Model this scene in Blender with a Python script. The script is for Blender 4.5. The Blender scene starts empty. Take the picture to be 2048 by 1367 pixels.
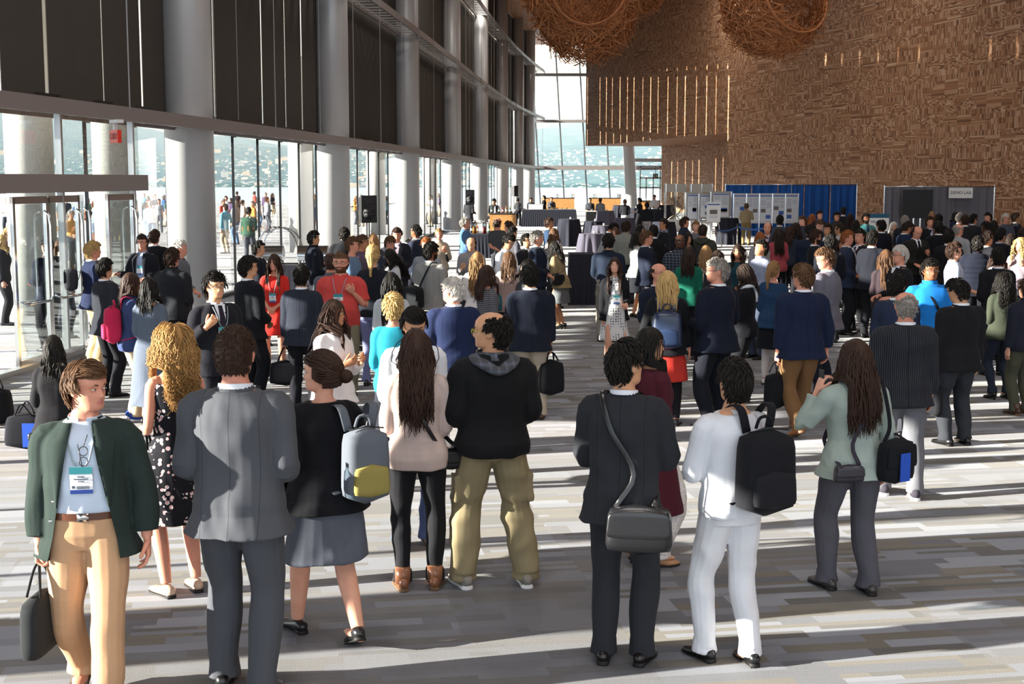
import bpy, bmesh, math, random
import numpy as np
from mathutils import Matrix, Vector
PI = math.pi
rnd = random.Random(7)
sc = bpy.context.scene
COL = sc.collection
# ------------------------------------------------------------------ camera
FPX, CX, CY, HOR, CAMH = 2730.0, 1024.0, 683.5, 358.0, 2.65
PITCH = math.atan((CY - HOR) / FPX)
cam = bpy.data.cameras.new('camera'); cam.sensor_width = 36.0; cam.lens = 36.0 * FPX / 2048.0
cam.clip_start = 0.1; cam.clip_end = 20000
co = bpy.data.objects.new('camera', cam); COL.objects.link(co)
co.location = (0, 0, CAMH); co.rotation_euler = (PI / 2 - PITCH, 0, 0); sc.camera = co
# ------------------------------------------------------------------ world, sun, exposure
SUN_EL, SUN_AZ = 12.5, 13.0
w = bpy.data.worlds.new('sky'); sc.world = w; w.use_nodes = True
nt = w.node_tree; nt.nodes.clear()
out = nt.nodes.new('ShaderNodeOutputWorld'); bg = nt.nodes.new('ShaderNodeBackground')
tc = nt.nodes.new('ShaderNodeTexCoord'); sx = nt.nodes.new('ShaderNodeSeparateXYZ')
cr_ = nt.nodes.new('ShaderNodeValToRGB')
e = cr_.color_ramp.elements
e[0].position = 0.0; e[0].color = (0.72, 0.79, 0.88, 1); e[1].position = 0.6; e[1].color = (0.42, 0.52, 0.70, 1)
n1 = e.new(0.12); n1.color = (0.58, 0.68, 0.84, 1)
mp = nt.nodes.new('ShaderNodeMapping'); mp.inputs['Scale'].default_value = (1.5, 1.5, 6)
nz = nt.nodes.new('ShaderNodeTexNoise'); nz.inputs['Scale'].default_value = 2.2; nz.inputs['Detail'].default_value = 6
cl = nt.nodes.new('ShaderNodeValToRGB'); cl.color_ramp.elements[0].position = 0.46; cl.color_ramp.elements[1].position = 0.66
mx = nt.nodes.new('ShaderNodeMix'); mx.data_type = 'RGBA'; mx.inputs[7].default_value = (0.95, 0.96, 1.0, 1)
L = nt.links.new
L(tc.outputs['Generated'], sx.inputs[0]); L(sx.outputs['Z'], cr_.inputs[0]); L(tc.outputs['Generated'], mp.inputs[0])
L(mp.outputs[0], nz.inputs['Vector']); L(nz.outputs[0], cl.inputs[0]); L(cl.outputs[0], mx.inputs[0]); L(cr_.outputs[0], mx.inputs[6])
L(mx.outputs[2], bg.inputs[0]); bg.inputs[1].default_value = 1.7; L(bg.outputs[0], out.inputs[0])
sl = bpy.data.lights.new('sun', 'SUN'); sl.energy = 13.0; sl.angle = 0.009; sl.color = (1.0, 0.93, 0.84)
so = bpy.data.objects.new('sun', sl); COL.objects.link(so)
_d = Vector((math.cos(math.radians(SUN_AZ)) * math.cos(math.radians(SUN_EL)), math.sin(math.radians(SUN_AZ)) * math.cos(math.radians(SUN_EL)), -math.sin(math.radians(SUN_EL))))
so.rotation_euler = _d.to_track_quat('-Z', 'Y').to_euler(); so.location = (-60, -10, 30)
for _i, (_x, _y) in enumerate([(x_, y_) for y_ in (-8, 6, 22, 40, 60, 82) for x_ in (-1, 11)]):      # unseen overhead lamps, added to fill the hall with light
    _l = bpy.data.lights.new('added_fill_lamp', 'AREA'); _l.shape = 'DISK'; _l.size = 2.2; _l.energy = (250 if _y < 20 else 190); _l.color = (1.0, 0.94, 0.88)
    _o = bpy.data.objects.new('added_fill_lamp', _l); COL.objects.link(_o); _o.location = (_x, _y, 15.3)
sc.view_settings.view_transform = 'Standard'; sc.view_settings.look = 'None'; sc.view_settings.gamma = 1.0
sc.view_settings.exposure = 1.0
sc.cycles.max_bounces = 8; sc.cycles.diffuse_bounces = 5; sc.cycles.glossy_bounces = 3; sc.cycles.transparent_max_bounces = 16
sc.cycles.transmission_bounces = 4; sc.cycles.use_denoising = True; sc.cycles.sample_clamp_indirect = 6
sc.cycles.volume_bounces = 0; sc.cycles.volume_max_steps = 64; sc.cycles.caustics_reflective = False; sc.cycles.caustics_refractive = False

# ------------------------------------------------------------------ projection helpers
_F = np.array([0, math.cos(PITCH), -math.sin(PITCH)]); _U = np.array([0, math.sin(PITCH), math.cos(PITCH)])
def ray(x, y): return np.array([(x - CX) / FPX, 0, 0]) + _F - (y - CY) / FPX * _U
def at_h(x, y, h):      # the point at height h that shows at pixel x, y
    d = ray(x, y); t = (h - CAMH) / d[2]; return np.array([0, 0, CAMH]) + d * t
def at_y(x, y, Y):      # the point at depth Y
    d = ray(x, y); return np.array([0, 0, CAMH]) + d * (Y / d[1])
# ------------------------------------------------------------------ mesh helpers
class MB:
    def __init__(s): s.v = []; s.q = []; s.t = []; s.qm = []; s.tm = []; s.n = 0
    def add(s, V, Q=None, T=None, m=0):
        V = np.asarray(V, float).reshape(-1, 3)
        if Q is not None and len(Q): Q = np.asarray(Q, int).reshape(-1, 4); s.q.append(Q + s.n); s.qm.append(np.full(len(Q), m))
        if T is not None and len(T): T = np.asarray(T, int).reshape(-1, 3); s.t.append(T + s.n); s.tm.append(np.full(len(T), m))
        s.v.append(V); s.n += len(V); return s
    def arrays(s):
        V = np.concatenate(s.v) if s.v else np.zeros((0, 3))
        Q = np.concatenate(s.q) if s.q else np.zeros((0, 4), int); T = np.concatenate(s.t) if s.t else np.zeros((0, 3), int)
        return V, Q, T, np.concatenate(s.qm + s.tm) if (s.qm or s.tm) else np.zeros(0, int)
    def merge(s, o):
        for V, in [(o.arrays()[0],)]:
            A = o.arrays(); nq = len(A[1])
            for m in set(A[3].tolist()):
                qi = A[3][:nq] == m; ti = A[3][nq:] == m
                if qi.any(): s.q.append(A[1][qi] + s.n); s.qm.append(np.full(qi.sum(), m))
                if ti.any(): s.t.append(A[2][ti] + s.n); s.tm.append(np.full(ti.sum(), m))
            s.v.append(V); s.n += len(V)
        return s
    def box(s, c, d, m=0, rz=0.0):
        x, y, z = [q / 2 for q in d]
        V = np.array([[-x, -y, -z], [x, -y, -z], [x, y, -z], [-x, y, -z], [-x, -y, z], [x, -y, z], [x, y, z], [-x, y, z]])
        if rz: cc, ss = math.cos(rz), math.sin(rz); V = V @ np.array([[cc, ss, 0], [-ss, cc, 0], [0, 0, 1]])
        return s.add(V + np.asarray(c), [[0, 3, 2, 1], [4, 5, 6, 7], [0, 1, 5, 4], [1, 2, 6, 5], [2, 3, 7, 6], [3, 0, 4, 7]], m=m)
    def tube(s, P, rx, ry=None, side=(1, 0, 0), ns=10, m=0, cap=True, pw=2.0):
        P = np.asarray(P, float); n = len(P)
        rx = np.broadcast_to(np.asarray(rx, float), (n,)); ry = rx if ry is None else np.broadcast_to(np.asarray(ry, float), (n,))
        t = np.gradient(P, axis=0); t /= np.maximum(np.linalg.norm(t, axis=1), 1e-9)[:, None]
        sd = np.broadcast_to(np.asarray(side, float), (n, 3)); u = sd - (sd * t).sum(1)[:, None] * t
        nu = np.linalg.norm(u, axis=1)
        if (nu < 1e-3).any():
            alt = np.array([0, 1, 0.3]); u2 = alt - (alt * t).sum(1)[:, None] * t; u = np.where((nu < 1e-3)[:, None], u2, u)
        u /= np.linalg.norm(u, axis=1)[:, None]; v = np.cross(t, u)
        a = np.arange(ns) * 2 * PI / ns; c, d = np.cos(a), np.sin(a)
        if pw != 2.0: c = np.sign(c) * abs(c) ** (2 / pw); d = np.sign(d) * abs(d) ** (2 / pw)
        V = P[:, None] + u[:, None] * (rx[:, None] * c)[..., None] + v[:, None] * (ry[:, None] * d)[..., None]
        i = np.arange(n - 1)[:, None] * ns; j = np.arange(ns)[None]; k = (j + 1) % ns
        Q = np.stack([i + j, i + k, i + ns + k, i + ns + j], -1).reshape(-1, 4)
        V = V.reshape(-1, 3); T = []
        if cap:
            V = np.concatenate([V, P[:1], P[-1:]]); b = n * ns; jj = np.arange(ns); kk = (jj + 1) % ns
            T = np.concatenate([np.stack([kk, jj, np.full(ns, b)], -1), np.stack([jj + (n - 1) * ns, kk + (n - 1) * ns, np.full(ns, b + 1)], -1)])
        return s.add(V, Q, T, m)
    def ell(s, c, r, R=None, nu=12, nv=8, m=0):
        th = np.linspace(0, PI, nv + 1)[1:-1]; ph = np.arange(nu) * 2 * PI / nu
        V = np.stack([np.sin(th)[:, None] * np.cos(ph), np.sin(th)[:, None] * np.sin(ph), np.cos(th)[:, None] * np.ones(nu)], -1).reshape(-1, 3)
        V = np.concatenate([V, [[0, 0, 1], [0, 0, -1]]]) * np.asarray(r)
        if R is not None: V = V @ np.asarray(R).T
        i = np.arange(nv - 2)[:, None] * nu; j = np.arange(nu)[None]; k = (j + 1) % nu
        Q = np.stack([i + j, i + nu + j, i + nu + k, i + k], -1).reshape(-1, 4); b = (nv - 1) * nu; jj = np.arange(nu); kk = (jj + 1) % nu
        T = np.concatenate([np.stack([jj, kk, np.full(nu, b)], -1), np.stack([kk + (nv - 2) * nu, jj + (nv - 2) * nu, np.full(nu, b + 1)], -1)])
        return s.add(V + np.asarray(c), Q, T, m)
    def grid(s, G, m=0):        # G: n x k x 3 points
        G = np.asarray(G, float); n, k = G.shape[:2]; i = np.arange(n - 1)[:, None] * k; j = np.arange(k - 1)[None]
        return s.add(G.reshape(-1, 3), np.stack([i + j, i + j + 1, i + k + j + 1, i + k + j], -1).reshape(-1, 4), m=m)
    def sheet(s, G, th, m=0):   # a grid with thickness th (vector)
        G = np.asarray(G, float); n, k = G.shape[:2]; G2 = G + np.asarray(th, float)
        s.grid(G, m); s.grid(G2[:, ::-1], m)
        for a, b in ((G[0], G2[0]), (G[-1], G2[-1]), (G[:, 0], G2[:, 0]), (G[:, -1], G2[:, -1])): s.grid(np.stack([a, b]), m)
        return s
def mesh_from(name, V, Q, T, M, mats, smooth=True):
    me = bpy.data.meshes.new(name); nq, nt_ = len(Q), len(T)
    me.vertices.add(len(V)); me.vertices.foreach_set('co', np.asarray(V, np.float32).ravel())
    me.loops.add(nq * 4 + nt_ * 3); me.loops.foreach_set('vertex_index', np.concatenate([np.ravel(Q), np.ravel(T)]).astype(np.int32))
    me.polygons.add(nq + nt_)
    me.polygons.foreach_set('loop_start', np.concatenate([np.arange(nq) * 4, nq * 4 + np.arange(nt_) * 3]).astype(np.int32))
    for m in mats: me.materials.append(m)
    if len(M): me.polygons.foreach_set('material_index', np.asarray(M, np.int32))
    me.polygons.foreach_set('use_smooth', np.full(nq + nt_, smooth))
    me.update(calc_edges=True); me.validate(); return me
def obj(name, mb, mats, parent=None, smooth=False, bevel=0, **tags):
    if not isinstance(mats, (list, tuple)): mats = [mats]
    V, Q, T, M = mb.arrays()
    o = bpy.data.objects.new(name, mesh_from(name, V, Q, T, M, mats, smooth)); COL.objects.link(o)
    if parent is not None: o.parent = parent
    if bevel: b = o.modifiers.new('bevel', 'BEVEL'); b.width = bevel; b.segments = 2; b.limit_method = 'ANGLE'
    for k, v in tags.items(): o[k] = v
    return o
def empty(name, loc=(0, 0, 0), rz=0.0, scale=(1, 1, 1), **tags):
    o = bpy.data.objects.new(name, None); COL.objects.link(o); o.location = loc; o.rotation_euler = (0, 0, rz); o.scale = scale
    o.empty_display_size = 0.1
    for k, v in tags.items(): o[k] = v
    return o
def dup(root, loc, rz=None, **tags):
    r = root.copy(); COL.objects.link(r); r.location = loc
    if rz is not None: r.rotation_euler = (0, 0, rz)
    for k, v in tags.items(): r[k] = v
    for ch in list(root.children):
        c = ch.copy(); COL.objects.link(c); c.parent = r
        for g in list(ch.children): d = g.copy(); COL.objects.link(d); d.parent = c
    return r
# ------------------------------------------------------------------ materials
def lin(h):
    if not isinstance(h, str): return tuple(h)[:3] + (1,)
    h = h.lstrip('#'); h = ''.join(q * 2 for q in h) if len(h) == 3 else h; return tuple(((int(h[i:i + 2], 16) / 255 + 0.055) / 1.055) ** 2.4 if int(h[i:i + 2], 16) > 10 else int(h[i:i + 2], 16) / 255 / 12.92 for i in (0, 2, 4)) + (1,)
_mats = {}
class NT:
    def __init__(s, name):
        s.m = bpy.data.materials.new(name); s.m.use_nodes = True; s.t = s.m.node_tree; s.b = s.t.nodes['Principled BSDF']; s.tc = None
    def n(s, t, **k):
        o = s.t.nodes.new('ShaderNode' + t)
        for a, b in k.items(): setattr(o, a, b)
        return o
    def l(s, a, b): s.t.links.new(a, b)
    def coord(s, kind='Object'):
        if s.tc is None: s.tc = s.n('TexCoord')
        return s.tc.outputs[kind]
    def math(s, op, a, b=None, c=None):
        o = s.n('Math', operation=op)
        for i, v in enumerate((a, b, c)):
            if v is None: continue
            if isinstance(v, (int, float)): o.inputs[i].default_value = v
            else: s.l(v, o.inputs[i])
        return o.outputs[0]
    def mix(s, f, a, b, blend='MIX'):
        o = s.n('Mix', data_type='RGBA', blend_type=blend)
        for i, v in ((0, f), (6, a), (7, b)):
            if isinstance(v, (int, float)): o.inputs[i].default_value = v
            elif isinstance(v, (tuple, str, list)): o.inputs[i].default_value = lin(v)
            else: s.l(v, o.inputs[i])
        return o.outputs[2]
    def ramp(s, f, stops, const=False):
        o = s.n('ValToRGB'); r = o.color_ramp; r.interpolation = 'CONSTANT' if const else 'LINEAR'
        while len(r.elements) < len(stops): r.elements.new(0.5)
        for el, (p, c) in zip(r.elements, stops): el.position = p; el.color = lin(c)
        s.l(f, o.inputs[0]); return o.outputs[0]
    def noise(s, vec, scale, detail=2, rough=0.5):
        o = s.n('TexNoise'); o.inputs['Scale'].default_value = scale; o.inputs['Detail'].default_value = detail; o.inputs['Roughness'].default_value = rough
        s.l(vec, o.inputs['Vector']); return o.outputs[0]
    def mapping(s, vec, rot=(0, 0, 0), scale=(1, 1, 1), loc=(0, 0, 0)):
        o = s.n('Mapping'); o.inputs['Rotation'].default_value = rot; o.inputs['Scale'].default_value = scale; o.inputs['Location'].default_value = loc
        s.l(vec, o.inputs['Vector']); return o.outputs[0]
    def bump(s, h, strength=0.3, dist=0.01):
        o = s.n('Bump'); o.inputs['Strength'].default_value = strength; o.inputs['Distance'].default_value = dist
        s.l(h, o.inputs['Height']); s.l(o.outputs[0], s.b.inputs['Normal'])
    def wn(s, *vals):       # white noise of up to three numbers
        c = s.n('CombineXYZ')
        for i, v in enumerate(vals):
            if isinstance(v, (int, float)): c.inputs[i].default_value = v
            else: s.l(v, c.inputs[i])
        o = s.n('TexWhiteNoise'); s.l(c.outputs[0], o.inputs[0]); return o.outputs[0]
    def set(s, **k):
        for a, v in k.items():
            a = {'rough': 'Roughness', 'metal': 'Metallic', 'spec': 'Specular IOR Level', 'sheen': 'Sheen Weight', 'emit': 'Emission Strength'}.get(a, a)
            s.b.inputs[a].default_value = v
def flat(name, col, rough=0.6, metal=0.0, spec=0.4, nscale=0, namp=0.15, bump=0, sheen=0):
    key = (name, str(col), rough, metal, nscale)
    if key in _mats: return _mats[key]
    N = NT(name); c = lin(col); N.b.inputs['Base Color'].default_value = c; N.set(rough=rough, metal=metal, spec=spec, sheen=sheen)
    if nscale:
        f = N.noise(N.coord(), nscale, 3); d = tuple(x * (1 - namp) for x in c[:3]); e2 = tuple(min(1, x * (1 + namp)) for x in c[:3])
        N.l(N.mix(f, d, e2), N.b.inputs['Base Color'])
        if bump: N.bump(f, bump, 0.01)
    _mats[key] = N.m; return N.m
def glass_mat(name, tint, refl=0.12, rough=0.0):
    N = NT(name); t = N.n('BsdfTransparent'); t.inputs[0].default_value = lin(tint); g = N.n('BsdfGlossy'); g.inputs['Roughness'].default_value = rough
    fr = N.n('Fresnel'); fr.inputs[0].default_value = 1.45; f = N.math('MULTIPLY', fr.outputs[0], refl * 6)
    m = N.n('MixShader'); N.l(N.math('MINIMUM', f, 0.9), m.inputs[0]); N.l(t.outputs[0], m.inputs[1]); N.l(g.outputs[0], m.inputs[2])
    N.l(m.outputs[0], N.t.nodes['Material Output'].inputs[0]); N.t.nodes.remove(N.b); return N.m
M_metal = flat('brushed_metal', (0.42, 0.42, 0.42), 0.38, 0.35, nscale=3, namp=0.08)
M_white = flat('white_paint', '#d8d5d2', 0.5); M_fascia = flat('fascia_grey', '#8d8684', 0.45, 0.2)
M_chrome = flat('chrome', '#cfd2d4', 0.15, 1.0); M_black = flat('black_plastic', '#151515', 0.45); M_dark = flat('dark_metal', '#2b2c2e', 0.4, 0.4)
M_glass = glass_mat('window_glass', '#f6faf9', 0.055)
# ================================================================== THE BUILDING
# carpet -------------------------------------------------------------
def carpet():
    N = NT('patterned_carpet'); v = N.mapping(N.coord(), rot=(0, 0, -0.162))
    s = N.n('SeparateXYZ'); N.l(v, s.inputs[0]); X, Y = s.outputs[0], s.outputs[1]
    def cells(rh, cw, seed, jit=1.0):
        r = N.math('FLOOR', N.math('DIVIDE', Y, rh)); off = N.math('MULTIPLY', N.wn(r, seed), jit * cw * 3)
        c = N.math('FLOOR', N.math('DIVIDE', N.math('ADD', X, off), cw)); return r, c, N.wn(r, c, seed)
    tr = N.math('FLOOR', N.math('DIVIDE', Y, 0.96)); tcx = N.math('FLOOR', N.math('DIVIDE', X, 0.96)); tone = N.wn(tr, tcx, 5.0)
    _, _, a = cells(0.12, 0.62, 1.0); _, _, b = cells(0.06, 0.95, 2.0); _, _, c = cells(0.24, 0.36, 3.0)
    base = N.ramp(a, [(0, '#56575e'), (0.22, '#757881'), (0.40, '#665c48'), (0.55, '#82858f'), (0.68, '#4b443a'), (0.80, '#736b5b'), (0.92, '#92969f')], True)
    thin = N.ramp(b, [(0, '#4c4539'), (0.35, '#777a83'), (0.6, '#6c624d'), (0.8, '#8b8f99')], True)
    base = N.mix(N.math('GREATER_THAN', N.wn(N.math('FLOOR', N.math('DIVIDE', Y, 0.12)), tcx, 9.0), 0.55), base, thin)
    base = N.mix(N.math('GREATER_THAN', c, 0.92), base, '#8d919a')
    big = N.wn(N.math('FLOOR', N.math('DIVIDE', Y, 0.48)), N.math('FLOOR', N.math('DIVIDE', X, 1.9)), 4.0)
    base = N.mix(N.math('MULTIPLY', N.math('GREATER_THAN', big, 0.62), 0.55), base, '#68666a')
    base = N.mix(N.math('MULTIPLY', N.math('GREATER_THAN', tone, 0.8), 0.35), base, '#3f3a34')
    f = N.noise(N.coord(), 160, 2); f2 = N.noise(N.mapping(N.coord(), rot=(0, 0, -0.162), scale=(4, 60, 1)), 1.0, 3)
    base = N.mix(N.math('MULTIPLY', f, 0.45), base, '#2e2c2a'); base = N.mix(N.math('MULTIPLY', f2, 0.25), base, '#8d8f95')
    N.l(base, N.b.inputs['Base Color']); N.set(rough=0.8, spec=0.25, sheen=0.15); N.bump(f, 0.4, 0.004); return N.m
b = MB(); b.add([[-13, -14, 0], [40, -14, 0], [40, 134, 0], [-13, 134, 0]], [[0, 1, 2, 3]])
obj('floor', b, carpet(), kind='structure')
# the glass side -----------------------------------------------------
_pts = [(0, 184.5), (154, 202), (340, 225), (431, 240), (644, 268), (706, 278), (796, 292), (842, 299), (888, 305), (923, 310), (949, 315), (980, 320), (1019, 326), (1048, 329), (1075, 332)]
LEDGE = 3.8
_q = np.array([at_h(x, y, LEDGE)[:2] for x, y in _pts])
_c = np.polyfit(_q[:, 1] / 100, _q[:, 0], 3, w=1 / (_q[:, 1] + 8))
_s0 = (np.polyval(_c, 0.16) - np.polyval(_c, 0.155)) / 0.5
def wx(Y):
    Y = np.asarray(Y, float); return np.where(Y > 16, np.polyval(_c, np.minimum(Y, 128) / 100), np.polyval(_c, 0.16) + (Y - 16) * min(_s0, 0.16))
def wn_(Y):     # inward unit normal of the glass line at Y
    d = (wx(Y + .5) - wx(Y - .5)); n = math.hypot(1, d); return np.array([1 / n, -d / n]), np.array([d / n, 1 / n])
def off(Y, o, z=0.0):
    n, t = wn_(Y); p = np.array([float(wx(Y)), Y]) - n * o; return np.array([p[0], p[1], z])
def sweep(mb, Ys, o0, o1, z0, z1, m=0):     # rectangular section swept along the glass line
    A = [[off(y, o0, z0), off(y, o1, z0), off(y, o1, z1), off(y, o0, z1), off(y, o0, z0)] for y in Ys]
    mb.grid(A, m); 
    for k in (0, -1): mb.add(A[k][:4], [[0, 1, 2, 3]], m=m)
YS = np.concatenate([np.arange(-12, 30, 1.5), np.arange(30, 129, 3), [128.5]])
TOPZ = 15.5
for lv, z in enumerate((LEDGE, 8.3, 12.6)):
    root = empty('trim_%d' % (lv + 1), (0, 0, 0), kind='structure')
    f = MB(); sweep(f, YS, 0.0, 0.07, z - 0.21, z + 0.02); sweep(f, YS, 0.78, 0.86, z - 0.2, z); obj('fascia_rail', f, M_fascia, root, kind='structure')
    f = MB()
    if lv == 0: sweep(f, YS, 0.07, 1.0, z - 0.04, z - 0.01)
    for Y in np.arange(8, 128, 0.75 if lv else 1.5):
        if not lv:      # scalloped white panels under the ledge
            G = []
            for i in range(7):
                a = i / 6; G.append([off(Y + 1.35 * a, 0.1 + 0.72 * j / 4, z - 0.06 - 0.09 * math.sin(PI * a) * (0.3 + 0.7 * j / 4)) for j in range(5)])
            f.grid(G)
        else:
            n, t = wn_(Y); p = off(Y, 0.42, z - 0.09); f.box(p, (0.72, 0.32, 0.012), rz=math.atan2(t[0], t[1]) * -1)
    obj('soffit_panel' if not lv else 'fin_grille', f, M_white, root, smooth=not lv, kind='structure')
f = MB()
for Y in np.arange(14, 126, 4.3):
    p = off(Y, -0.02); f.tube([[p[0], p[1], LEDGE], [p[0], p[1], TOPZ]], 0.012, ns=5)
obj('trim_4', f, M_metal, kind='structure')
# glass and its joints
g = MB(); 
def vstrip(Ys, o, z0, z1): return [[off(y, o, z0), off(y, o, z1)] for y in Ys]
g.grid(vstrip(YS[YS > 22.5], 1.15, 0, LEDGE)); g.grid(vstrip(YS[YS < 12], 1.15, 0, LEDGE)); g.grid(vstrip(YS, 1.15, LEDGE, TOPZ))
obj('window_1', g, M_glass, kind='structure')
f = MB(); k = 0
for Y in np.arange(23.4, 128, 2.05):
    p = off(Y, 1.12); f.box((p[0], p[1], LEDGE / 2), (0.05, 0.06, LEDGE)); f.box((p[0] + 0.04, p[1], LEDGE - 0.12), (0.1, 0.1, 0.16)); 
for Y in np.arange(-11, 12, 2.05): p = off(Y, 1.12); f.box((p[0], p[1], LEDGE / 2), (0.05, 0.06, LEDGE))
sweep(f, YS[YS > 22.5], 1.08, 1.2, 0, 0.09); sweep(f, YS, 1.0, 1.3, LEDGE - 0.1, LEDGE + 0.2)
obj('window_2', f, M_dark, kind='structure')
# exterior canopy that shades the upper glass
f = MB(); sweep(f, YS, 1.3, 2.3, LEDGE - 0.05, LEDGE + 0.12); obj('trim_5', f, M_white, kind='structure')
# columns --------------------------------------------------------------
def solve_Y(x, o):     # depth where pixel column x crosses the line at offset o
    best = min((abs(off(Y, o)[0] - (x - CX) / FPX * off(Y, o)[1]), Y) for Y in np.arange(10, 129, 0.1)); return best[1]
colY = []
for i, (x, wpx) in enumerate([(388, 95), (672, 65), (818, 46), (906, 35), (962, 30), (1004, 25), (1036, 23), (1060, 21)]):
    Yc = solve_Y(x, 0.62); colY.append(Yc)
colY = [-7.0, 6.1, 15.0] + colY
M_col = NT('brushed_steel_column'); 
_f = M_col.noise(M_col.mapping(M_col.coord(), scale=(1, 1, 60)), 3, 4); M_col.l(M_col.mix(_f, (0.5, 0.5, 0.5), (0.62, 0.61, 0.6)), M_col.b.inputs['Base Color']); M_col.set(rough=0.42, metal=0.25); M_col = M_col.m
print('columns', [round(float(y), 1) for y in colY])
for i, Yc in enumerate(colY):
    p = off(Yc, 0.66); b = MB(); b.tube([[p[0], p[1], -0.1], [p[0], p[1], TOPZ + 0.3]], 0.48, ns=56); b.tube([[p[0], p[1], 0], [p[0], p[1], 0.12]], 0.5, ns=56)
    if i == 2: p = off(14.2, 0.66)
    obj('trim_%d' % (10 + i), b, M_col, smooth=True, kind='structure')
# exterior columns beyond the glass
for i, (x, Y) in enumerate([(62, 27), (226, 34), (603, 50), (752, 66), (860, 82)]):
    p = at_y(x, 400, Y); b = MB(); b.tube([[p[0], p[1], -0.1], [p[0], p[1], 7]], 0.46, ns=40); obj('trim_%d' % (30 + i), b, flat('concrete_column', '#c9c6be', 0.7, nscale=2, namp=.05), smooth=True, kind='structure')
# roller blinds -----------------------------------------------------------
N = NT('charcoal_blind_fabric'); _f = N.noise(N.mapping(N.coord(), scale=(30, 30, 3)), 4, 3); N.l(N.mix(_f, '#3f3b37', '#4f4a45'), N.b.inputs['Base Color']); N.set(rough=0.85, spec=0.15); M_blind = N.m
LV = ['lowest', 'middle', 'top']
for lv, (z0, z1) in enumerate(((LEDGE + 0.03, 8.22), (8.32, 12.52), (12.62, TOPZ - 0.02))):
    Y = 12.0 if lv < 1 else (30 if lv < 2 else 66); k = 0
    if lv < 3: 
        # blinds outside the frame are joined to the wall behind them
        pass
    while Y < 124:
        wd = 1.75 + 0.25 * ((k * 7 + lv) % 3); gap = (0.06, 0.12, 0.03, 0.09)[k % 4] if Y < 42 else -0.014 if Y < 80 else (0.06, 0.12, 0.05, 0.08)[k % 4]
        Y2 = min(Y + wd, 126); x = CX + FPX * off(Y, 1.0)[0] / Y
        if x > -150:
            A = [off(Y + gap, 1.02), off((Y + Y2) / 2, 1.0), off(Y2 - 0.01, 1.02)]
            c = A[1]; o = empty('roller_blind', (float(c[0]), float(c[1]), z0))
            b = MB(); G = [[np.array([a[0], a[1], z]) - np.array([c[0], c[1], z0]) for z in (z0 + 0.03, z1)] for a in A]; b.sheet(G, (0.012, 0, 0)); obj('blind_cloth', b, M_blind, o)
            n_, t_ = wn_((Y + Y2) / 2); b = MB(); b.tube([A[0] - c + [0, 0, 0.02], A[2] - c + [0, 0, 0.02]], 0.018, ns=6); obj('hem_bar', b, M_dark, o)
            ci = sum(1 for q in colY if q < Y); nm = ['near the left edge', 'near the left edge', 'near the left edge', 'left of the first big column', 'between the first and second columns', 'between the second and third columns', 'between the third and fourth columns', 'between the fourth and fifth columns', 'between the fifth and sixth columns', 'between the sixth and seventh columns', 'between the seventh and eighth columns', 'past the last column'][min(ci, 11)]
            o['label'] = 'charcoal roller blind in the %s window row, %s' % (LV[lv], nm); o['category'] = 'blind'; o['group'] = 'charcoal roller blinds, %s row, %s' % (LV[lv], nm)
        Y = Y2; k += 1
# dark blinds nearer than the frame (one mass out of view) : closes the side to the sky
f = MB(); 
for z0, z1, ye in ((LEDGE + .03, 8.25, 11.9), (8.32, 12.55, 29.9), (12.62, TOPZ, 65.9)):
    for Y in np.arange(-12, ye, 2.0): f.grid([[off(Y + 0.02, 1.0, z0), off(Y + 0.02, 1.0, z1)], [off(min(Y + 2, ye), 1.0, z0), off(min(Y + 2, ye), 1.0, z1)]])
obj('wall_left', f, M_blind, kind='structure')
# ------------------------------------------------------------------ ceiling
N = NT('cedar_slat_ceiling'); v = N.mapping(N.coord(), rot=(0, 0, 0.2)); s_ = N.n('SeparateXYZ'); N.l(v, s_.inputs[0])
r_ = N.math('FLOOR', N.math('DIVIDE', s_.outputs[1], 0.35)); fr = N.math('FRACT', N.math('DIVIDE', s_.outputs[1], 0.35))
cc = N.ramp(N.wn(r_, 1.0), [(0, '#c98a58'), (0.5, '#deA870'), (1, '#d39862')]); cc = N.mix(N.math('GREATER_THAN', fr, 0.82), cc, '#5a3820')
cc = N.mix(N.math('MULTIPLY', N.noise(N.mapping(N.coord(), scale=(1, 12, 1)), 2, 4), 0.35), cc, '#9a6236')
N.l(cc, N.b.inputs['Base Color']); N.set(rough=0.6); M_ceil = N.m
b = MB(); b.add([[-13, -14, TOPZ], [40, -14, TOPZ], [40, 134, TOPZ], [-13, 134, TOPZ]], [[0, 3, 2, 1]]); b.box((14, 60, TOPZ + 0.4), (54, 150, 0.3)); obj('ceiling', b, M_ceil, kind='structure')
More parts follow.
